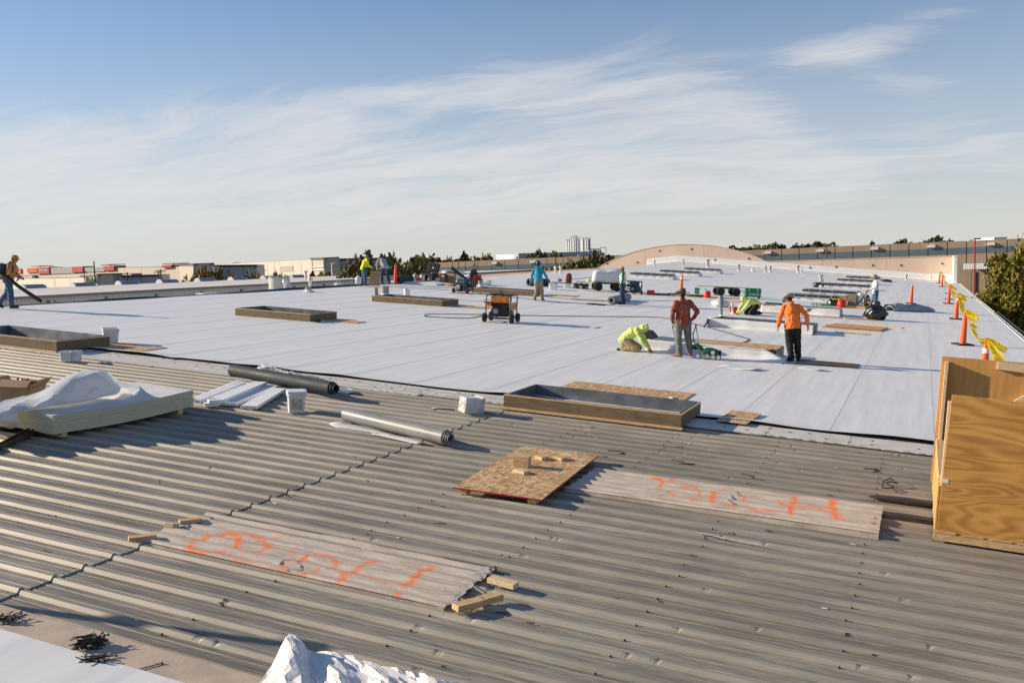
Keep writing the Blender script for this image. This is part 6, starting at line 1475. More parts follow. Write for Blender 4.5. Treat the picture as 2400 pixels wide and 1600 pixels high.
def carton(px, py, sx, sy, sz, label, rot, m=m_card, open_=False, n=None):
    o = T('cardboard_box', label, 'box', px, py, rot, n=n); MB().bb(-sx / 2, sx / 2, -sy / 2, sy / 2, 0, sz).build('carton', m, o, bevel=.004)
    if open_:
        for (x, y, rx, ry) in ((0, -sy / 2, R(35), 0), (-sx / 2, 0, 0, R(-40)), (sx / 2, 0, 0, R(40))):
            fl_ = MB().bb(-sx * .48 if not ry else -.003, sx * .48 if not ry else .003, -.003 if not ry else -sy * .45, .003 if not ry else sy * .45, 0, sz * .45).build('flap', m, o); fl_.matrix_local = Matrix.Translation((x, y, sz)) @ Euler((-rx if rx else 0, ry, 0)).to_matrix().to_4x4()
    else: MB().bb(-sx / 2 - .001, sx / 2 + .001, -.03, .03, sz - .02, sz + .003).build('tape', m_card2, o)
    return o
carton(1035, 664, .36, .34, .36, 'cardboard box with pale front left of the brown bottle', .2, m_card, n=.04); carton(1034, 662, .40, .36, .14, 'shallow open carton on top of the pale fronted box', .1, m_card, n=.42)
carton(1056, 664, .50, .42, .42, 'cardboard box with flap right of the brown bottle', .15, m_card, True, n=.04)
cyl('brown_bottle', 'tall brown gas bottle between two cardboard boxes', 'bottle', 1044, 664, .10, .50, mat('brown_bottle_paint', (.10, .035, .022), .4), .04)
ob = MB().bb(-.3, .3, -.15, .15, 0, .18).build('blue_case', m_blue, bevel=.02); ob.matrix_world = MR(*at(1058, 663), .50, .1); tag(ob, 'blue case lying on the open cardboard box', 'case')
def sack(name, label, cat, px, py, rx, ry, rz, m, seed, n=None, rough_=.16, rot=0., uv=None, knot=False):
    u, v = uv or at(px, py); mb = MB()
    def fn(s, q):
        a = 2 * math.pi * s; b_ = math.pi * q; d = Vector((math.sin(b_) * math.cos(a), math.sin(b_) * math.sin(a), -math.cos(b_)))
        k = 1 + rough_ * noise.fractal(d * 2.2 + Vector((seed, 0, 0)), 1., 2., 4) - rough_ * .5 * abs(nz(d.x * 5, d.y * 5, d.z * 5 + seed))
        return Vector((d.x * rx * k, d.y * ry * k, max(0.0, rz * (.72 + d.z * k * .95) * .6 if d.z < 0 else rz * (.43 + d.z * k * .6))))
    mb.grid(fn, 36, 22); ob = mb.build(name, m, smooth=True); ob.matrix_world = MR(u, v, base(u, v) if n is None else n, rot); tag(ob, label, cat)
    if knot: MB().grid(lambda s, q: (rx * .2 + rx * (.5 + .9 * q), ry * .2 * (s - .5) * (1 + 3 * q), rz * (.8 + .3 * math.sin(q * 2 + s)) + .05 * nz(s * 4, q * 4)), 8, 8, .004).build('tied_neck', m, ob, smooth=True)
    return ob
m_bag = mat('black_bin_liner', (.012, .012, .013), .22, .2, 6, bump=.02, bscale=9, spec=.7)
m_film = mat('crumpled_clear_film', (.66, .67, .70), .22, .06, 5, bump=.02, bscale=14, spec=.7, alpha=.62)
sack('rubbish_bag', 'black rubbish bag slumped in front of the hat worker', 'bag', 2050, 752, .46, .42, .62, m_bag, 3, rough_=.3, knot=True)
sack('white_sack', 'white plastic sack beside the black tub near the ridge', 'bag', 1098, 662, .36, .3, .45, m_wrap, 5); sack('clear_bag', 'white plastic bag behind the bell capped vent', 'bag', 1688, 722, .42, .4, .36, m_wrap, 8)
sack('yellow_cloth', 'heap of yellow cloth left of the blue generator', 'cloth', 1057, 672, .36, .3, .12, mat('mustard_cloth', (.55, .34, .10), .85), 9)
o = T('black_wheelbarrow', 'black tub tipped up behind the blue generator', 'wheelbarrow', 1076, 668, R(20)); MB().grid(lambda s, q: ((s - .5) * 1.1, .35 - .7 * q + .2 * (2 * s - 1) ** 2, .85 - .75 * s + .16 * (2 * q - 1) ** 2), 12, 8, .02).build('tub', m_dark, o, smooth=True); MB().tube([(-.5, 0, .4), (.4, -.3, .1), (.6, -.3, .0)], .02, 6).build('handle_bar', m_black, o)
o = T('hand_truck', 'black hand truck frame with looped handle near the red machine', 'hand truck', 1111, 664, R(10)); MB().tube([(-.12, 0, 0), (-.1, 0, .95), (-.05, 0, 1.12), (.05, 0, 1.12), (.1, 0, .95), (.12, 0, 0)], .02, 6).build('bent_frame', m_black, o); MB().tube([(0, 0, .95), (0, 0, 1.5)], .014, 6).build('aerial', m_black, o); MB().add([(-.3, -.05, .05), (.5, -.05, .05), (.05, .05, .85), (-.25, .05, .7)], [(0, 1, 2, 3)]).build('dark_sheet', m_dark, o)
o = T('red_compressor', 'dark red compressor right of the hand truck near the ridge', 'compressor', 1119, 669, R(10)); MB().tube([(-.28, 0, .22), (.28, 0, .22)], .15, 16).build('air_tank', m_dred, o, smooth='auto'); MB().bb(-.2, .2, -.14, .14, .36, .56).build('pump', m_dred, o, bevel=.03); MB().tube([(-.3, -.15, .12), (-.3, .15, .12)], .12, 12).build('wheel', m_rubber, o)
A_, B_ = Vector(at(2084, 731)).to_3d(), Vector(at(2184, 733)).to_3d(); c0_ = (A_ + B_) / 2; L_ = (B_ - A_).length
ob = MB().grid(lambda s, q: ((s - .5) * L_ + .03 * nz(q * 5, s), .27 * math.cos(math.pi * q) * (1.1 - .25 * s) + .03 * nz(s * 5, q * 3), (.40 - .12 * s) * math.sin(math.pi * q) ** .7 * (1 + .18 * nz(s * 4, q * 4, 5.)) * min(1, .55 + 4 * min(s, 1 - s))), 40, 16, .01).build('folded_tarpaulin', mat('tarpaulin', (.27, .31, .34), .35, .2, 2, (1, 4, 1), .03, 3), smooth=True)
ob.matrix_world = MR(c0_.x, c0_.y, .054, math.atan2(B_.y - A_.y, B_.x - A_.x)); tag(ob, 'long folded blue grey tarpaulin below the lone cone', 'tarpaulin')
o = T('sprayer_tank', 'white sprayer tank with hose at the back of the yellow shirted worker', 'sprayer', 0, 0, n=.04, uv=(UL + .3, ridge_v(834))); MB().lathe([(.13, .12), (.17, .2), (.17, .42), (.10, .52), (.04, .56)], 16).build('tank', m_whitep2, o, smooth='auto'); MB().tube([(-.02, 0, .12), (-.3, -.1, .3), (-.45, -.1, .04), (-.2, -.1, .01), (.1, 0, .2)], .012, 6).build('hose', m_dark, o); MB().tube([(-.1, 0, .13), (-.14, 0, 0)], .015, 5).build('leg', m_black, o); MB().tube([(.1, .0, .13), (.14, 0, 0)], .015, 5).build('leg', m_black, o)
ob = MB().bb(-.26, .26, -.02, .02, 0, .78).build('upright_board', mat('tan_hardboard', (.42, .27, .14), .75, .08, 4, (4, 1, .5)), bevel=.003); ob.matrix_world = MR(UL + .45, ridge_v(872) - .2, .054, IMR + R(5)); tag(ob, 'tan board held upright between the two bending workers', 'board')

# ---- middle rows
o = T('tool_crate', 'bright red plastic crate on white roof behind the vest worker', 'crate', 1525, 693, R(10))
for q in ((-.2, .2, -.14, -.125), (-.2, .2, .125, .14), (-.2, -.185, -.125, .125), (.185, .2, -.125, .125)): MB().bb(q[0], q[1], q[2], q[3], 0, .24).build('crate_side', m_red, o)
MB().bb(-.185, .185, -.125, .125, 0, .02).build('crate_floor', m_red, o); MB().bb(-.215, .215, -.155, .155, .235, .255).build('crate_rim', m_red, o)
o = T('teal_box', 'upright teal carton standing among dark hoses', 'box', 1633, 691, R(15)); MB().bb(-.14, .14, -.1, .1, 0, .36).build('carton', mat('teal_card', (.06, .36, .24), .6), o, bevel=.006); MB().bb(-.08, .08, -.102, -.1005, .1, .26).build('pale_label', mat('teal_label', (.18, .50, .38), .6), o)
u, v = at(1632, 697)
ob = MB().tube([RW(u + .55 * math.cos(k * .35) + .4 * nz(k * .2), v + .5 * math.sin(k * .35) * .8, .07 + .03 * (k % 5) * .3) for k in range(70)], .03, 6).build('hose_heap', m_rubber); tag(ob, 'heap of thick black hose around the teal carton', 'hose')
def gascan(px, py, label, s_=1.):
    u, v = at(px, py); o = thing('gas_can', label, 'fuel can', MR(u, v, base(u, v) + .30 * s_)); jerry(o, m_red, s_)
gascan(1657, 700, 'red fuel can right of the teal carton', 1.25); gascan(1971, 723, 'red fuel can in front of the cartons on the pallet', 1.35)
for px, py, lab, w_ in [(1545, 694, 'small dark tool left on the boards nearest the red crate', .5), (1562, 694, 'dark tool in the middle of the boards by the red crate', .4), (1577, 693, 'red and black drill lying left of the mottled hat', .6)]:
    o = T('hand_tool', lab, 'tool', px, py, R(12), n=.055); MB().bb(-w_ / 2, w_ / 2, -.05, .05, 0, .09).build('tool_body', m_dark if 'red and' not in lab else m_dred, o, bevel=.02); MB().bb(-.04, .04, -.18, -.05, 0, .07).build('tool_grip', m_dark, o, bevel=.01)
ob = MB().bb(-1.9, 1.9, -.06, .06, 0, .05).build('spirit_plank', m_lum2); ob.matrix_world = MR(*at(1560, 695), .04, R(1)); tag(ob, 'thin timber under the small dark tools by the red crate', 'plank')
# bench, rucksack and power tools
o = T('low_bench', 'low dark bench carrying the red rucksack', 'bench', 1330, 676, R(-2)); MB().bb(-1.0, 1.0, -.14, .14, .24, .28).build('bench_top', m_black, o); 
for x in (-.75, .75): MB().bb(x - .04, x + .04, -.12, .12, 0, .239).build('leg', m_black, o)
u, v = at(1330, 676)
o = thing('rucksack', 'red brown rucksack standing on the low dark bench', 'rucksack', MR(u + .05, v, .054 + .285, R(10))); mb = MB(); mb.tube([(0, 0, 0), (0, 0, .15), (0, 0, .38), (0, 0, .52), (0, 0, .58)], [(.17, .11), (.2, .14), (.19, .13), (.14, .1), (.05, .04)], 14); mb.build('pack_body', mat('rust_nylon', (.22, .07, .04), .7, .3, 9), o, smooth='auto'); MB().tube([(-.1, -.13, .05), (-.11, -.16, .3), (-.08, -.12, .5)], .02, 6).build('strap', m_dark, o); MB().bb(-.12, .12, -.19, -.12, .05, .25).build('front_pocket', mat('dull_nylon', (.13, .06, .045), .7), o, bevel=.02)
o = thing('saw', 'orange and grey saw lying left of the rucksack on the bench', 'saw', MR(u - .55, v - .02, .054 + .285, R(20))); MB().tube([(-.02, 0, .14), (.02, 0, .14)], .14, 18).build('saw_blade', m_steel, o); MB().bb(-.08, .18, -.1, .1, .05, .2).build('saw_body', mat('brown_case', (.30, .13, .07), .5), o, bevel=.02)
for k, (px, py, lab) in enumerate([(1356, 678, 'black and grey saw motor left of the cart with wrapped stack'), (1369, 679, 'black tool bag in front of the cart with wrapped stack')]):
    o = T('power_tool', lab, 'power tool', px, py, R(20 * k)); MB().bb(-.26, .26, -.18, .18, .02, .3).build('tool_body', m_dark, o, bevel=.06); MB().tube([(-.2, 0, .3), (-.1, 0, .4), (.1, 0, .4), (.2, 0, .3)], .02, 6).build('handle', m_black, o); MB().tube([(-.24, -.2, .1), (-.1, -.24, .1)], .08, 10).build('motor', m_steel, o); MB().tube([(.1, -.2, .08), (.24, -.22, .08)], .07, 10).build('motor', m_greyroll, o)
ob = MB().tube([RW(*at(x, y), .36) for x, y in ((1340, 668), (1390, 662))], .02, 6).build('pole_saw', m_black); tag(ob, 'thin dark pole saw lying between rucksack bench and cart', 'pole saw')
ob = MB().bb(-.14, .14, -.12, .12, 0, .28).build('lime_vest_bundle', m_limec, bevel=.08); ob.matrix_world = MR(*at(1379, 671), .2); tag(ob, 'lime safety vest bundled by the cart wheel', 'vest')
for px, py, lab in [(1395, 717, 'dark oval pad lying left of the pipe roll')]:
    ob = MB().lathe([(.28, 0), (.3, .03), (.2, .06), (.01, .07)], 18).build('kneeling_pad', m_dark, smooth=True); ob.matrix_world = MR(*at(px, py), .054) @ Matrix.Diagonal((1.7, .5, 1, 1)); tag(ob, lab, 'pad')
# ---- around the far kneeling worker and pallet
bucket(1718, 736, .34, .26, 'red bucket with white rim behind the plain grey pipe', .2, True, m=m_red)
o = T('green_tray', 'long flat green plastic tray left of the orange worker', 'tray', 1813, 716, R(0)); MB().bb(-.42, .42, -.14, .14, 0, .10).build('tray_body', m_green, o, bevel=.02)
for k in range(5): MB().bb(-.36 + k * .16, -.28 + k * .16, -.15, -.141, .02, .08).build('tray_slot', m_dark, o)
o = T('green_tray', 'long flat green plastic tray with white stripes left of the black bag', 'tray', 1924, 719, R(0)); MB().bb(-.48, .48, -.16, .16, 0, .12).build('tray_body', m_green, o, bevel=.02)
for k in range(4): MB().bb(-.42 + k * .12, -.36 + k * .12, -.17, -.161, .02, .10).build('tray_stripe', m_whitep, o)
sack('black_bag', 'black bag with yellow flap left of the red can by the pallet', 'bag', 1952, 719, .32, .28, .36, m_bag, 14)
ob = MB().bb(-.22, .22, -.12, .12, 0, .04).build('yellow_pad', m_flag, bevel=.01); ob.matrix_world = MR(*at(1961, 720), .40, .3); tag(ob, 'yellow flat pad lying on the black bag', 'pad')
u, v = at(2016, 726)
o = thing('wooden_pallet', 'wooden pallet carrying cartons in front of the hat worker', 'pallet', MR(u, v + .45, .054, R(-2)))
for k in range(6): MB().bb(-.75 + k * .26, -.55 + k * .26, -.45, .45, .10, .12).build('deck_board', m_lum2, o)
for y in (-.43, 0, .43): MB().bb(-.76, .76, y - .03, y + .03, .02, .099).build('runner', m_lum2, o)
for y in (-.40, .40): MB().bb(-.76, .76, y - .045, y + .045, .0, .0195).build('bottom_board', m_lum2, o)
PZ = .054 + .122
def onp(dx, dy): return u + dx, v + .45 + dy
def cbox(dx, dy, sx, sy, sz, label, m, z=PZ, name='cardboard_box'):
    o = thing(name, label, 'box', MR(*onp(dx, dy), z, R(random.uniform(-6, 6)))); MB().bb(-sx / 2, sx / 2, -sy / 2, sy / 2, 0, sz).build('carton', m, o, bevel=.005); MB().bb(-.035, .035, -sy / 2 - .002, sy / 2 + .002, sz - .1, sz + .002).build('tape', m_card2, o); return o
b1 = cbox(-.42, -.15, .42, .34, .56, 'dull brown carton with purple band at the left of the pallet', mat('olive_card', (.21, .165, .10), .8)); MB().bb(-.16, .16, -.173, -.171, .08, .16).build('printed_band', mat('purple_print', (.16, .09, .16), .7), b1)
cbox(-.92, .25, .4, .3, .50, 'orange brown carton standing left behind the pallet', mat('orange_card', (.48, .23, .10), .8), .054)
cbox(.26, -.05, .26, .3, .42, 'grey brown carton right of the white roll on the pallet', m_card2)
ob = MB().lathe([(.13, 0), (.13, .66), (.05, .66), (.05, .3)], 18).build('upright_white_roll', m_whitep, smooth='auto'); ob.matrix_world = MR(*onp(-.06, -.1), PZ); tag(ob, 'white upright roll between the cartons on the pallet', 'roll')
ob = MB().lathe([(.08, 0), (.08, .12), (.03, .13), (.03, .17), (.07, .18)], 10).build('black_fitting', m_black, smooth='auto'); ob.matrix_world = MR(*onp(.28, -.05), PZ + .425); tag(ob, 'black fitting standing on the grey brown carton', 'fitting')
sack('black_bag', 'black bag drooping over the right end of the pallet', 'bag', 0, 0, .42, .3, .34, m_bag, 21, n=PZ, uv=onp(.52, -.05))
ob = MB().lathe([(.06, 0), (.06, .2), (.045, .24), (.03, .26), (.03, .30), (.01, .31)], 12).build('steel_flask', mat('brassy_flask', (.35, .30, .18), .35, metal=.5), smooth='auto'); ob.matrix_world = MR(*onp(.62, -.36), PZ); tag(ob, 'shiny flask on the pallet beside the hat worker', 'flask')
ob = MB().grid(lambda s, q: RW(*(Vector(at(2034, 735)).lerp(Vector(at(2046, 692)), .0)), .04) + Vector((0, 0, 0)) + (RW(u + .55, v + .2, .92) - RW(*at(2034, 735), .04)) * s + Vector((.05 * (q - .5), .10 * (q - .5), 0)), 12, 3, .004).build('white_strip', m_flash, smooth=True); tag(ob, 'white strip of membrane hanging from the hands of the hat worker', 'strip')
ob = MB().tube([white_man.matrix_world @ Vector(p) for p in ((.13, .38, .95), (.0, .5, .75), (-.05, .75, .45), (-.3, 1.0, .3))], [.03, .028, .04, .035], 8).build('black_wand', m_dark, smooth=True); tag(ob, 'black wand held by the worker with the straw hat', 'wand')
sack('black_bundle', 'black bundle at the left end of a covered skylight', 'bundle', 1917, 675, .42, .36, .38, m_bag, 31); sack('black_bundle', 'black bundle right of the straw hat on the roof', 'bundle', 2078, 662, .5, .4, .25, m_bag, 33)
MB().tube([Vector((0, 0, 0)), Vector((.0, .12, 0))], .12, 14).build('white_disc', m_whitep).matrix_world = MR(*at(1922, 676), .16); tag(bpy.data.objects['white_disc'], 'white disc leaning on the black bundle by the skylight', 'disc')
# camcorder like tool near the second curb
o = T('pipe_cutter', 'small black and grey drill lying off the curb corner', 'drill', 744, 760, R(30)); MB().tube([(-.1, 0, .06), (.1, 0, .06)], .05, 10).build('drill_body', m_dark, o, smooth='auto'); MB().tube([(.1, 0, .06), (.2, 0, .06)], .03, 8).build('chuck', m_steel, o); MB().bb(-.06, 0, -.1, -.02, .02, .1).build('grip', m_dark, o)
o = T('small_drill', 'yellow and black cordless drill at the left end of the wrapped curb', 'drill', 1663, 760, R(10)); MB().tube([(-.12, 0, .1), (.05, 0, .1)], .06, 10).build('drill_body', mat('drill_yellow', (.62, .40, .06), .5), o, smooth='auto'); MB().tube([(.05, 0, .1), (.2, 0, .1)], .04, 8).build('chuck', m_dark, o); MB().bb(-.1, -.02, -.05, .05, 0, .09).build('battery', m_dark, o)
# leaf blower
bmw = blower_man.matrix_world
o = thing('leaf_blower', 'backpack leaf blower with long dark tube pointing at the roof', 'leaf blower', bmw.copy())
MB().bb(-.19, .19, -.14, .02, .98, 1.42).build('back_plate', m_dark, o, bevel=.03); MB().tube([(0, -.34, 1.2), (0, -.14, 1.2)], .16, 18).build('fan_housing', m_dark, o, smooth='auto'); MB().bb(-.17, .17, -.36, -.14, 1.25, 1.46).build('engine_cover', m_whitep2, o, bevel=.04); MB().bb(-.15, .15, -.32, -.13, .92, 1.06).build('fuel_tank', m_pipe, o, bevel=.03)
MB().tube([(.1, -.25, 1.12), (.28, -.1, 1.06), (.32, .15, .98), (.31, .45, .70), (.30, .95, .32), (.30, 1.12, .20)], [.055, .06, .058, .055, .062, .045], 12).build('blower_tube', m_dark, o, smooth=True)
MB().tube([(.2, .42, 1.0), (.25, .46, .96), (.30, .40, .86)], .022, 7).build('tube_grip', m_dark, o)
for s_ in (-1, 1): MB().tube([(s_ * .12, -.10, 1.0), (s_ * .16, .20, 1.1), (s_ * .15, .27, 1.28), (s_ * .13, .12, 1.43), (s_ * .1, -.08, 1.38)], .02, 6).build('shoulder_strap', m_dark, o)
# ================================================================== foreground
# foam stack on battens with its plastic cover
SN = .10
fc = Vector(atn(125, 1018, SN)); fr_ = Vector(atn(441, 958, SN)); fl_ = Vector(atn(46, 1001, SN))
ey_ = (fr_ - fc); Ly = 2.44; ang = math.atan2(ey_.y, ey_.x) - R(90)
o = thing('foam_board_stack', 'stack of pale green edged foam boards sagging on old steel', 'board stack', MR(fc.x, fc.y, 0, ang))
NB = 13; tb_ = .0195
def sag(y): return SN - .030 * math.sin(math.pi * min(1, max(0, (y - .1) / 2.3))) + .03 * (y / 2.44) ** 2
for k in range(NB):
    z = k * tb_; jx_ = random.uniform(-.012, .008); jy = random.uniform(-.012, .01); n_ = 14
    mb = MB(); mb.rings([[(-1.22 + jx_, y + jy, sag(y) + z + .0022), (0 + jx_, y + jy, sag(y) + z + .0022), (0 + jx_, y + jy, sag(y) + z + tb_ - .0022), (-1.22 + jx_, y + jy, sag(y) + z + tb_ - .0022)] for y in [2.44 * i / n_ for i in range(n_ + 1)]])
    bd = mb.build('foam_board', m_foam, o)
    if k == NB - 1:
        MB().grid(lambda s, q: (-1.22 + jx_ + 1.22 * s, jy + 2.44 * q, sag(2.44 * q) + NB * tb_ + .0005), 1, 14).build('top_facer', m_foamtop, bd)
for y in (.18, 2.2): MB().bb(-1.15, -.02, y - .045, y + .045, .034, sag(y) - .001).build('foam_batten', m_lum2, o)
def film(name, label, pts, nu, nv, m, seed, amp=.05, fr=6., cat='plastic sheet', facet=False):
    """a crumpled sheet laid through rows of points given as pixel, pixel, height above the roof"""
    P = [[RW(*atn(px, py, n), n) for px, py, n in row] for row in pts]
    def cr(a, t_):
        k = t_ * (len(a) - 1); i = min(int(k), len(a) - 2); f_ = k - i; p0, p1, p2, p3 = a[max(i - 1, 0)], a[i], a[i + 1], a[min(i + 2, len(a) - 1)]
        return .5 * ((2 * p1) + (p2 - p0) * f_ + (2 * p0 - 5 * p1 + 4 * p2 - p3) * f_ ** 2 + (3 * p1 - p0 - 3 * p2 + p3) * f_ ** 3)
    def fn(s, q):
        p = cr([cr(r_, s) for r_ in P], q); w_ = p * fr
        if name == 'plastic_cover':
            f1 = abs(noise.noise(Vector((s * 7 + q * 1.5, q * 1.2, seed)))); f2 = abs(noise.noise(Vector((s * 3 - q * 5, q * 4, seed + 4))))
            return p + Vector((.4, -.6, 1)) * amp * 3.2 * (.25 - min(f1, .3) * 1.6 + .12 - min(f2, .25)) * (.3 + .7 * math.sin(math.pi * q))
        if facet: return p + Vector((random.uniform(-.5, .5), random.uniform(-.5, .5), random.gauss(0, .55) + .9 * noise.noise(w_))) * amp
        rd = 1 - abs(noise.noise(w_ + Vector((seed, 0, 0)))) * 2; rd2 = 1 - abs(noise.noise(w_ * 2.3 + Vector((0, seed, 0)))) * 2
        return p + Vector((.3 * rd2, .3 * rd, rd + .45 * rd2)) * amp * (.4 + .6 * math.sin(math.pi * q) * math.sin(math.pi * s))
    ob = MB().grid(fn, nu, nv).build(name, m, smooth=not facet); return tag(ob, label, cat)
m_poly, t, b = newmat('milky_poly_film')
b.inputs['Base Color'].default_value = (.74, .745, .755, 1); b.inputs['Roughness'].default_value = .25; b.inputs['Specular IOR Level'].default_value = .6
tr_ = t.n('ShaderNodeBsdfTranslucent'); tr_.inputs[0].default_value = (.7, .72, .75, 1); mx = t.n('ShaderNodeMixShader'); mx.inputs[0].default_value = .35
oc = t.n('ShaderNodeTexCoord').outputs['Object']; bp = t.n('ShaderNodeBump'); bp.inputs['Distance'].default_value = .012; t.put(bp.inputs['Height'], t.noise(oc, 4, 3, .5, 1.0)); t.put(b.inputs['Normal'], bp.outputs[0]); t.put(tr_.inputs['Normal'], bp.outputs[0])
t.nt.links.new(b.outputs[0], mx.inputs[1]); t.nt.links.new(tr_.outputs[0], mx.inputs[2]); t.nt.links.new(mx.outputs[0], m_poly.node_tree.nodes['Material Output'].inputs[0])
film('plastic_cover', 'billowing milky plastic cover thrown over the foam board stack', [
    [(-60, 985, .10), (40, 935, .30), (100, 915, .40), (170, 875, .66), (240, 868, .72), (290, 898, .50), (330, 905, .36)],
    [(-60, 990, .28), (10, 940, .36), (80, 930, .46), (150, 890, .70), (220, 878, .74), (280, 905, .52), (318, 915, .37)],
    [(-50, 985, .36), (0, 955, .42), (70, 940, .47), (140, 925, .56), (210, 905, .60), (265, 912, .50), (305, 922, .37)],
    [(-40, 980, .40), (-5, 968, .42), (50, 958, .42), (110, 950, .44), (180, 938, .45), (240, 928, .43), (298, 918, .37)],
    [(-40, 985, .37), (0, 972, .385), (40, 962, .375), (100, 953, .375), (170, 945, .375), (240, 930, .375), (300, 908, .37)]], 90, 60, m_poly, 3., .016, 2.2)
film('plastic_cover', 'crumpled end of milky plastic hanging down at the corner of the foam stack', [
    [(-60, 985, .40), (-10, 970, .42), (30, 965, .39), (42, 968, .36)], [(-60, 1000, .32), (-10, 985, .35), (25, 985, .32), (44, 990, .24)], [(-60, 1005, .22), (-10, 1000, .22), (20, 998, .2), (46, 1002, .16)]], 40, 30, m_poly, 8., .016, 4.)
u, v = atn(52, 950, .034)
o = thing('cardboard_box', 'open cardboard box of red packets behind the foam stack', 'box', MR(u - .1, v + .1, .034, R(20)))
for q in ((-.25, .25, -.2, -.19), (-.25, .25, .19, .2), (-.25, -.24, -.19, .19), (.24, .25, -.19, .19)): MB().bb(q[0], q[1], q[2], q[3], 0, .34).build('carton_side', m_card, o)
for x, y, rx, ry, sx, sy in ((.0, -.2, -2.4, 0, .48, .16), (.25, 0, 0, .8, .16, .36), (-.25, 0, 0, -.6, .14, .36)): MB().box((x + (.07 if ry > 0 else -.06 if ry < 0 else 0), y - (.05 if rx else 0), .36), (sx, sy, .006), (.6 if rx else 0, -.9 * (1 if ry > 0 else -1) if ry else 0, 0)).build('flap', m_card, o)
for k in range(9): MB().box((random.uniform(-.18, .15), random.uniform(-.12, .12), .30 + random.uniform(0, .07)), (.12, .08, .035), (random.uniform(-.5, .5), random.uniform(-.5, .5), random.uniform(0, 3))).build('red_packet', m_red, o)
# dark beam and litter at the left edge
A = Vector(atn(-40, 1052, .10)); B = Vector(atn(103, 996, .10))
L = (B - A).length; ob = MB().bb(-L, 0, -.05, .05, 0, .012).bb(-L, 0, -.05, -.04, .012, .10).bb(-L, 0, .04, .05, .012, .10).build('rusty_channel', m_rust)
ob.matrix_world = MR(B.x, B.y, .05, math.atan2(B.y - A.y, B.x - A.x)) @ Matrix.Rotation(R(-4), 4, 'Y'); tag(ob, 'rusty steel channel lying in the shade of the foam stack', 'steel channel')
for (px, py, r, lab) in [(20, 1005, .3, 'dark rag heap beside the rusty channel'), (70, 1008, .16, 'small dark rag next to the corner of the foam stack')]:
    sack('dark_rags', lab, 'rags', px, py, r * 1.4, r, r * .6, mat('dark_rag', (.03, .027, .025), .9, .3, 9), 40 + px, rough_=.4)
ob = MB().grid(lambda s, q: (.22 * (s - .5), .10 * (q - .5), .012 * math.sin(s * 5)), 6, 4, .002).build('torn_paper', m_card); ob.matrix_world = MR(*at(15, 1020), .12, .4); tag(ob, 'torn scrap of tan paper on the dark rags', 'paper')

# white foam strips and clear wrap under the dark roll
def strip(pa, pb, wd, th_, n, label, grow=0.):
    A, B = Vector(atn(*pa, n)), Vector(atn(*pb, n)); d = B - A; L = d.length
    ob = MB().bb(0, L, -wd / 2, wd / 2, 0, th_).build('foam_strip', m_eps, None, bevel=.003); ob.matrix_world = MR(A.x, A.y, n, math.atan2(d.y, d.x)); tag(ob, label, 'foam strip')
strip((455, 940), (560, 897), .10, .05, .036, 'white foam strip at the far left of the scrap fan')
strip((462, 944), (570, 900), .09, .05, .075, 'white foam strip second from the left, lying on others')
strip((478, 946), (585, 902), .10, .05, .036, 'white foam strip third from the left in the scrap fan')
strip((530, 950), (640, 905), .34, .05, .037, 'wide white foam panel in the middle of the scrap fan')
strip((512, 940), (610, 900), .26, .05, .09, 'grey shadowed foam panel lying on the wide one')
strip((583, 958), (655, 915), .26, .05, .055, 'white foam panel nearest to the lidded pail')
strip((478, 952), (512, 951), .11, .06, .037, 'short white foam offcut in front of the fan, lower one'); strip((488, 944), (525, 942), .12, .05, .10, 'short white foam offcut in front of the fan, upper one')
strip((700, 905), (822, 920), .24, .05, .04, 'white foam panel right of the dark roll with its end in sun')
m_cling, t, b = newmat('clear_cling_film')
b.inputs['Base Color'].default_value = (.80, .80, .82, 1); b.inputs['Roughness'].default_value = .15; b.inputs['Specular IOR Level'].default_value = .8
oc = t.n('ShaderNodeTexCoord').outputs['Object']; nn_ = t.noise(oc, 11, 5, .6, 2.); t.put(b.inputs['Alpha'], t.mapr(nn_, .3, .7, .3, .8)); bp = t.n('ShaderNodeBump'); bp.inputs['Distance'].default_value = .03; t.put(bp.inputs['Height'], nn_); t.put(b.inputs['Normal'], bp.outputs[0])
film('clear_wrap', 'crumpled clear plastic wrap behind the dark grey roll', [[(578, 878, .06), (622, 868, .10), (665, 878, .08), (722, 893, .08), (790, 905, .06)], [(584, 880, .16), (618, 855, .40), (652, 868, .34), (690, 876, .34), (735, 884, .28), (785, 900, .12)], [(590, 890, .10), (622, 872, .28), (660, 882, .24), (700, 892, .20), (740, 897, .16), (785, 906, .08)], [(590, 896, .06), (625, 889, .10), (665, 896, .10), (705, 903, .08), (745, 907, .06), (785, 910, .05)]], 60, 30, m_cling, 5., .035, 4.)

# ---- plywood crate on a pallet
u0, v0 = at(2192, 1276)
o = thing('plywood_crate', 'open plywood crate on a pallet at the right frame edge', 'crate', MR(.31, 10.17, .034, 0))
TLn = .31
lean = Matrix.Rotation(R(1.2), 4, 'Y')
MB().bb(.02, 2.2, 0, .018, .10, 1.50).build('near_panel', m_ply, o, bevel=.002).matrix_local = lean
MB().bb(-.02, 2.2, 2.20, 2.218, .10, 1.655).build('far_panel', m_ply2, o, bevel=.002)
MB().bb(.0, .018, .02, 2.19, .10, .56).build('side_panel', m_ply2, o, bevel=.002)
MB().bb(.02, .058, 2.10, 2.195, .10, 1.60).build('corner_post', m_lum, o, bevel=.002); MB().bb(.022, .06, .025, .11, .10, 1.42).build('corner_post', m_lum, o, bevel=.002)
MB().bb(-.005, .085, .10, 2.19, .565, .65).build('side_rail', m_lum2, o, bevel=.003)
sb = MB().bb(0, 1.7, 2.10, 2.14, -.045, .045).build('top_batten', m_lum, o, bevel=.002); sb.matrix_local = Matrix.Translation((.58, .055, 1.60)) @ Matrix.Rotation(R(3), 4, 'Y')
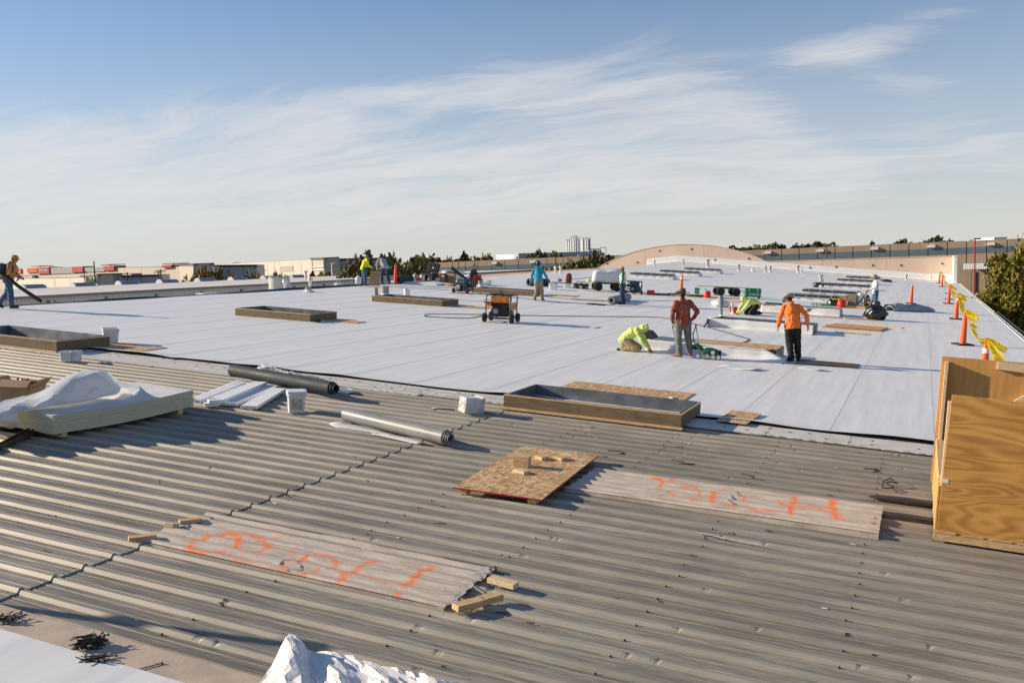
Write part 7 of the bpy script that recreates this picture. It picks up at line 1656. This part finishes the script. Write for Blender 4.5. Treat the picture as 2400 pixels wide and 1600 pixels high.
sb = MB().bb(0, 1.3, -.02, .02, -.035, .035).build('brace', m_lum, o, bevel=.002); sb.matrix_local = Matrix.Translation((.72, 2.17, 1.10)) @ Matrix.Rotation(R(-38), 4, 'Y')
for y in (.05, 1.05, 2.1): MB().bb(.0, 2.2, y - .045, y + .045, .0, .08).build('pallet_runner', m_lum2, o)
for k in range(9): MB().bb(.0 + k * .25, .2 + k * .25, -.002, 2.2, .081, .099).build('pallet_board', m_lum2, o)
MB().bb(.03, .09, -.003, .0, .60, .64).build('white_tag', m_whitep, o)
for k, (px, py, lab) in enumerate([(2038, 1159, 'dark rusty fork bar sticking out under the crate, farther one'), (2032, 1196, 'dark rusty fork bar sticking out under the crate, nearer one')]):
    A = atn(px, py, .06); 
    ob = MB(); ob.rings([[(x, -w_, .0), (x, w_, .0), (x, w_, h_), (x, -w_, h_)] for x, w_, h_ in ((0, .025, .012), (.10, .05, .022), (.35, .065, .036), (1.6, .065, .042))]); ob = ob.build('fork_bar', mat('dark_fork_steel', (.045, .034, .028), .55, .4, 3, (1, 6, 6), metal=.3)); ob.matrix_world = MR(A[0], A[1], .036, R(-1.5 * k)); tag(ob, lab, 'fork bar')
ob = MB().tube([RW(*at(px, py), .05 + dz_) for px, py, dz_ in ((2066, 1150, 0), (2070, 1142, .03), (2085, 1138, .05), (2103, 1143, .01), (2085, 1141, .02), (2075, 1140, .0), (2095, 1151, .0), (2080, 1153, .0), (2067, 1152, .0))], .008, 5).build('black_strap', m_black, smooth=True); tag(ob, 'black strap loop lying above the fork bars', 'strap')

# ---- crumpled white sheet at the foot of the picture
m_sheet = mat('crinkled_white_sheet', (.74, .72, .705), .5, .05, 4, bump=.012, bscale=14)
film('crumpled_sheet', 'crumpled white membrane sheet cut by the bottom frame edge', [
    [(600, 1612, .04), (640, 1552, .10), (672, 1490, .24), (706, 1500, .22), (722, 1522, .11), (770, 1526, .14), (830, 1536, .15), (900, 1560, .14), (960, 1572, .14), (1010, 1584, .12), (1090, 1608, .06)],
    [(605, 1630, .05), (650, 1580, .11), (690, 1520, .21), (710, 1535, .16), (735, 1555, .11), (790, 1550, .14), (850, 1575, .11), (900, 1585, .14), (970, 1600, .12), (1020, 1600, .16), (1090, 1625, .06)],
    [(610, 1680, .06), (660, 1620, .11), (710, 1590, .13), (730, 1595, .09), (760, 1600, .09), (800, 1600, .15), (850, 1620, .09), (900, 1620, .13), (970, 1640, .10), (1030, 1640, .16), (1100, 1660, .06)],
    [(620, 1760, .05), (680, 1720, .12), (730, 1700, .15), (760, 1690, .12), (800, 1690, .16), (840, 1690, .12), (880, 1690, .16), (930, 1700, .12), (990, 1710, .14), (1050, 1720, .12), (1120, 1740, .05)],
    [(640, 1860, .05), (700, 1850, .06), (760, 1840, .06), (800, 1840, .06), (840, 1840, .06), (880, 1840, .06), (920, 1840, .06), (970, 1840, .06), (1030, 1840, .06), (1090, 1840, .06), (1150, 1840, .05)]], 32, 13, m_sheet, 12., .012, 5., 'membrane sheet', True)

# ---- long black screws in heaps on the tan board
scm = MB(); scm.tube([(-.065, 0, 0), (-.055, 0, 0), (.055, 0, 0), (.062, 0, 0), (.066, 0, 0)], [.0008, .0032, .0034, .0085, .0085], 6)
scme = scm.mesh('screw', m_screw)
def screws(px, py, n, label, ang, spread, sp_a=.35, hgt=.05):
    u, v = at(px, py); o = thing('screw_heap', label, 'screws', MR(u, v, .054))
    for k in range(n):
        c = bpy.data.objects.new('screw', scme); COL.objects.link(c); c.parent = o
        c.location = (random.gauss(0, spread), random.gauss(0, spread * .6), .005 + random.random() * hgt * (n > 1)); c.rotation_euler = (0, random.uniform(-.25, .25) if n > 1 else .0, ang + random.gauss(0, sp_a)); c.scale = (1.15,) * 3
screws(22, 1470, 16, 'small heap of dark screws cut by the left frame edge', R(25), .045, .8, .03)
screws(208, 1532, 46, 'thick bundle of dark screws on the tan board', R(62), .035, .22, .06)
screws(222, 1566, 20, 'flat bunch of dark screws below the thick bundle', R(28), .035, .45, .02)
screws(354, 1580, 1, 'single dark screw lying alone on the tan board', R(70), .0)

# ---- small litter on the old steel and an unseen post, added only to throw the long shadow
mb = MB()
for k in range(120):
    u, v = random.uniform(-9, 3), random.uniform(5.2, 14.3); L = random.uniform(.02, .12); 
    mb.box(RW(u, v, .012), (L, random.uniform(.006, .02), .006), (0, TH, random.gauss(0, .6)))
for pa in ((1588, 1086), (1612, 1093), (1752, 1120), (2040, 1105), (1440, 1063)):
    mb.box(RW(*at(*pa), .04), (.18, .02, .012), (0, TH, random.gauss(0, .3)))
tag(mb.build('roof_litter', m_rust), kind='stuff')
mb = MB()
for k in range(70):
    u, v = random.uniform(-9, 2), random.uniform(6, 14.3); mb.box(RW(u, v, .006), (random.uniform(.02, .09), random.uniform(.01, .025), .004), (0, TH, random.gauss(0, .3)))
for k in range(16): u, v = at(1640 + k * 9 + random.gauss(0, 4), 1256 + k * 1.8); mb.box(RW(u, v, .034), (.06, .012, .004), (0, TH, .05))
tag(mb.build('paint_flakes', m_whitep2), kind='stuff')
ob = MB().bb(-.06, .06, -.045, .045, 0, 1.75).build('added_shadow_post', m_lum2); ob.matrix_world = MR(-8.95, 4.05, .05, .2, True); tag(ob, 'unseen post added outside the left frame edge to throw the long shadow', 'post')
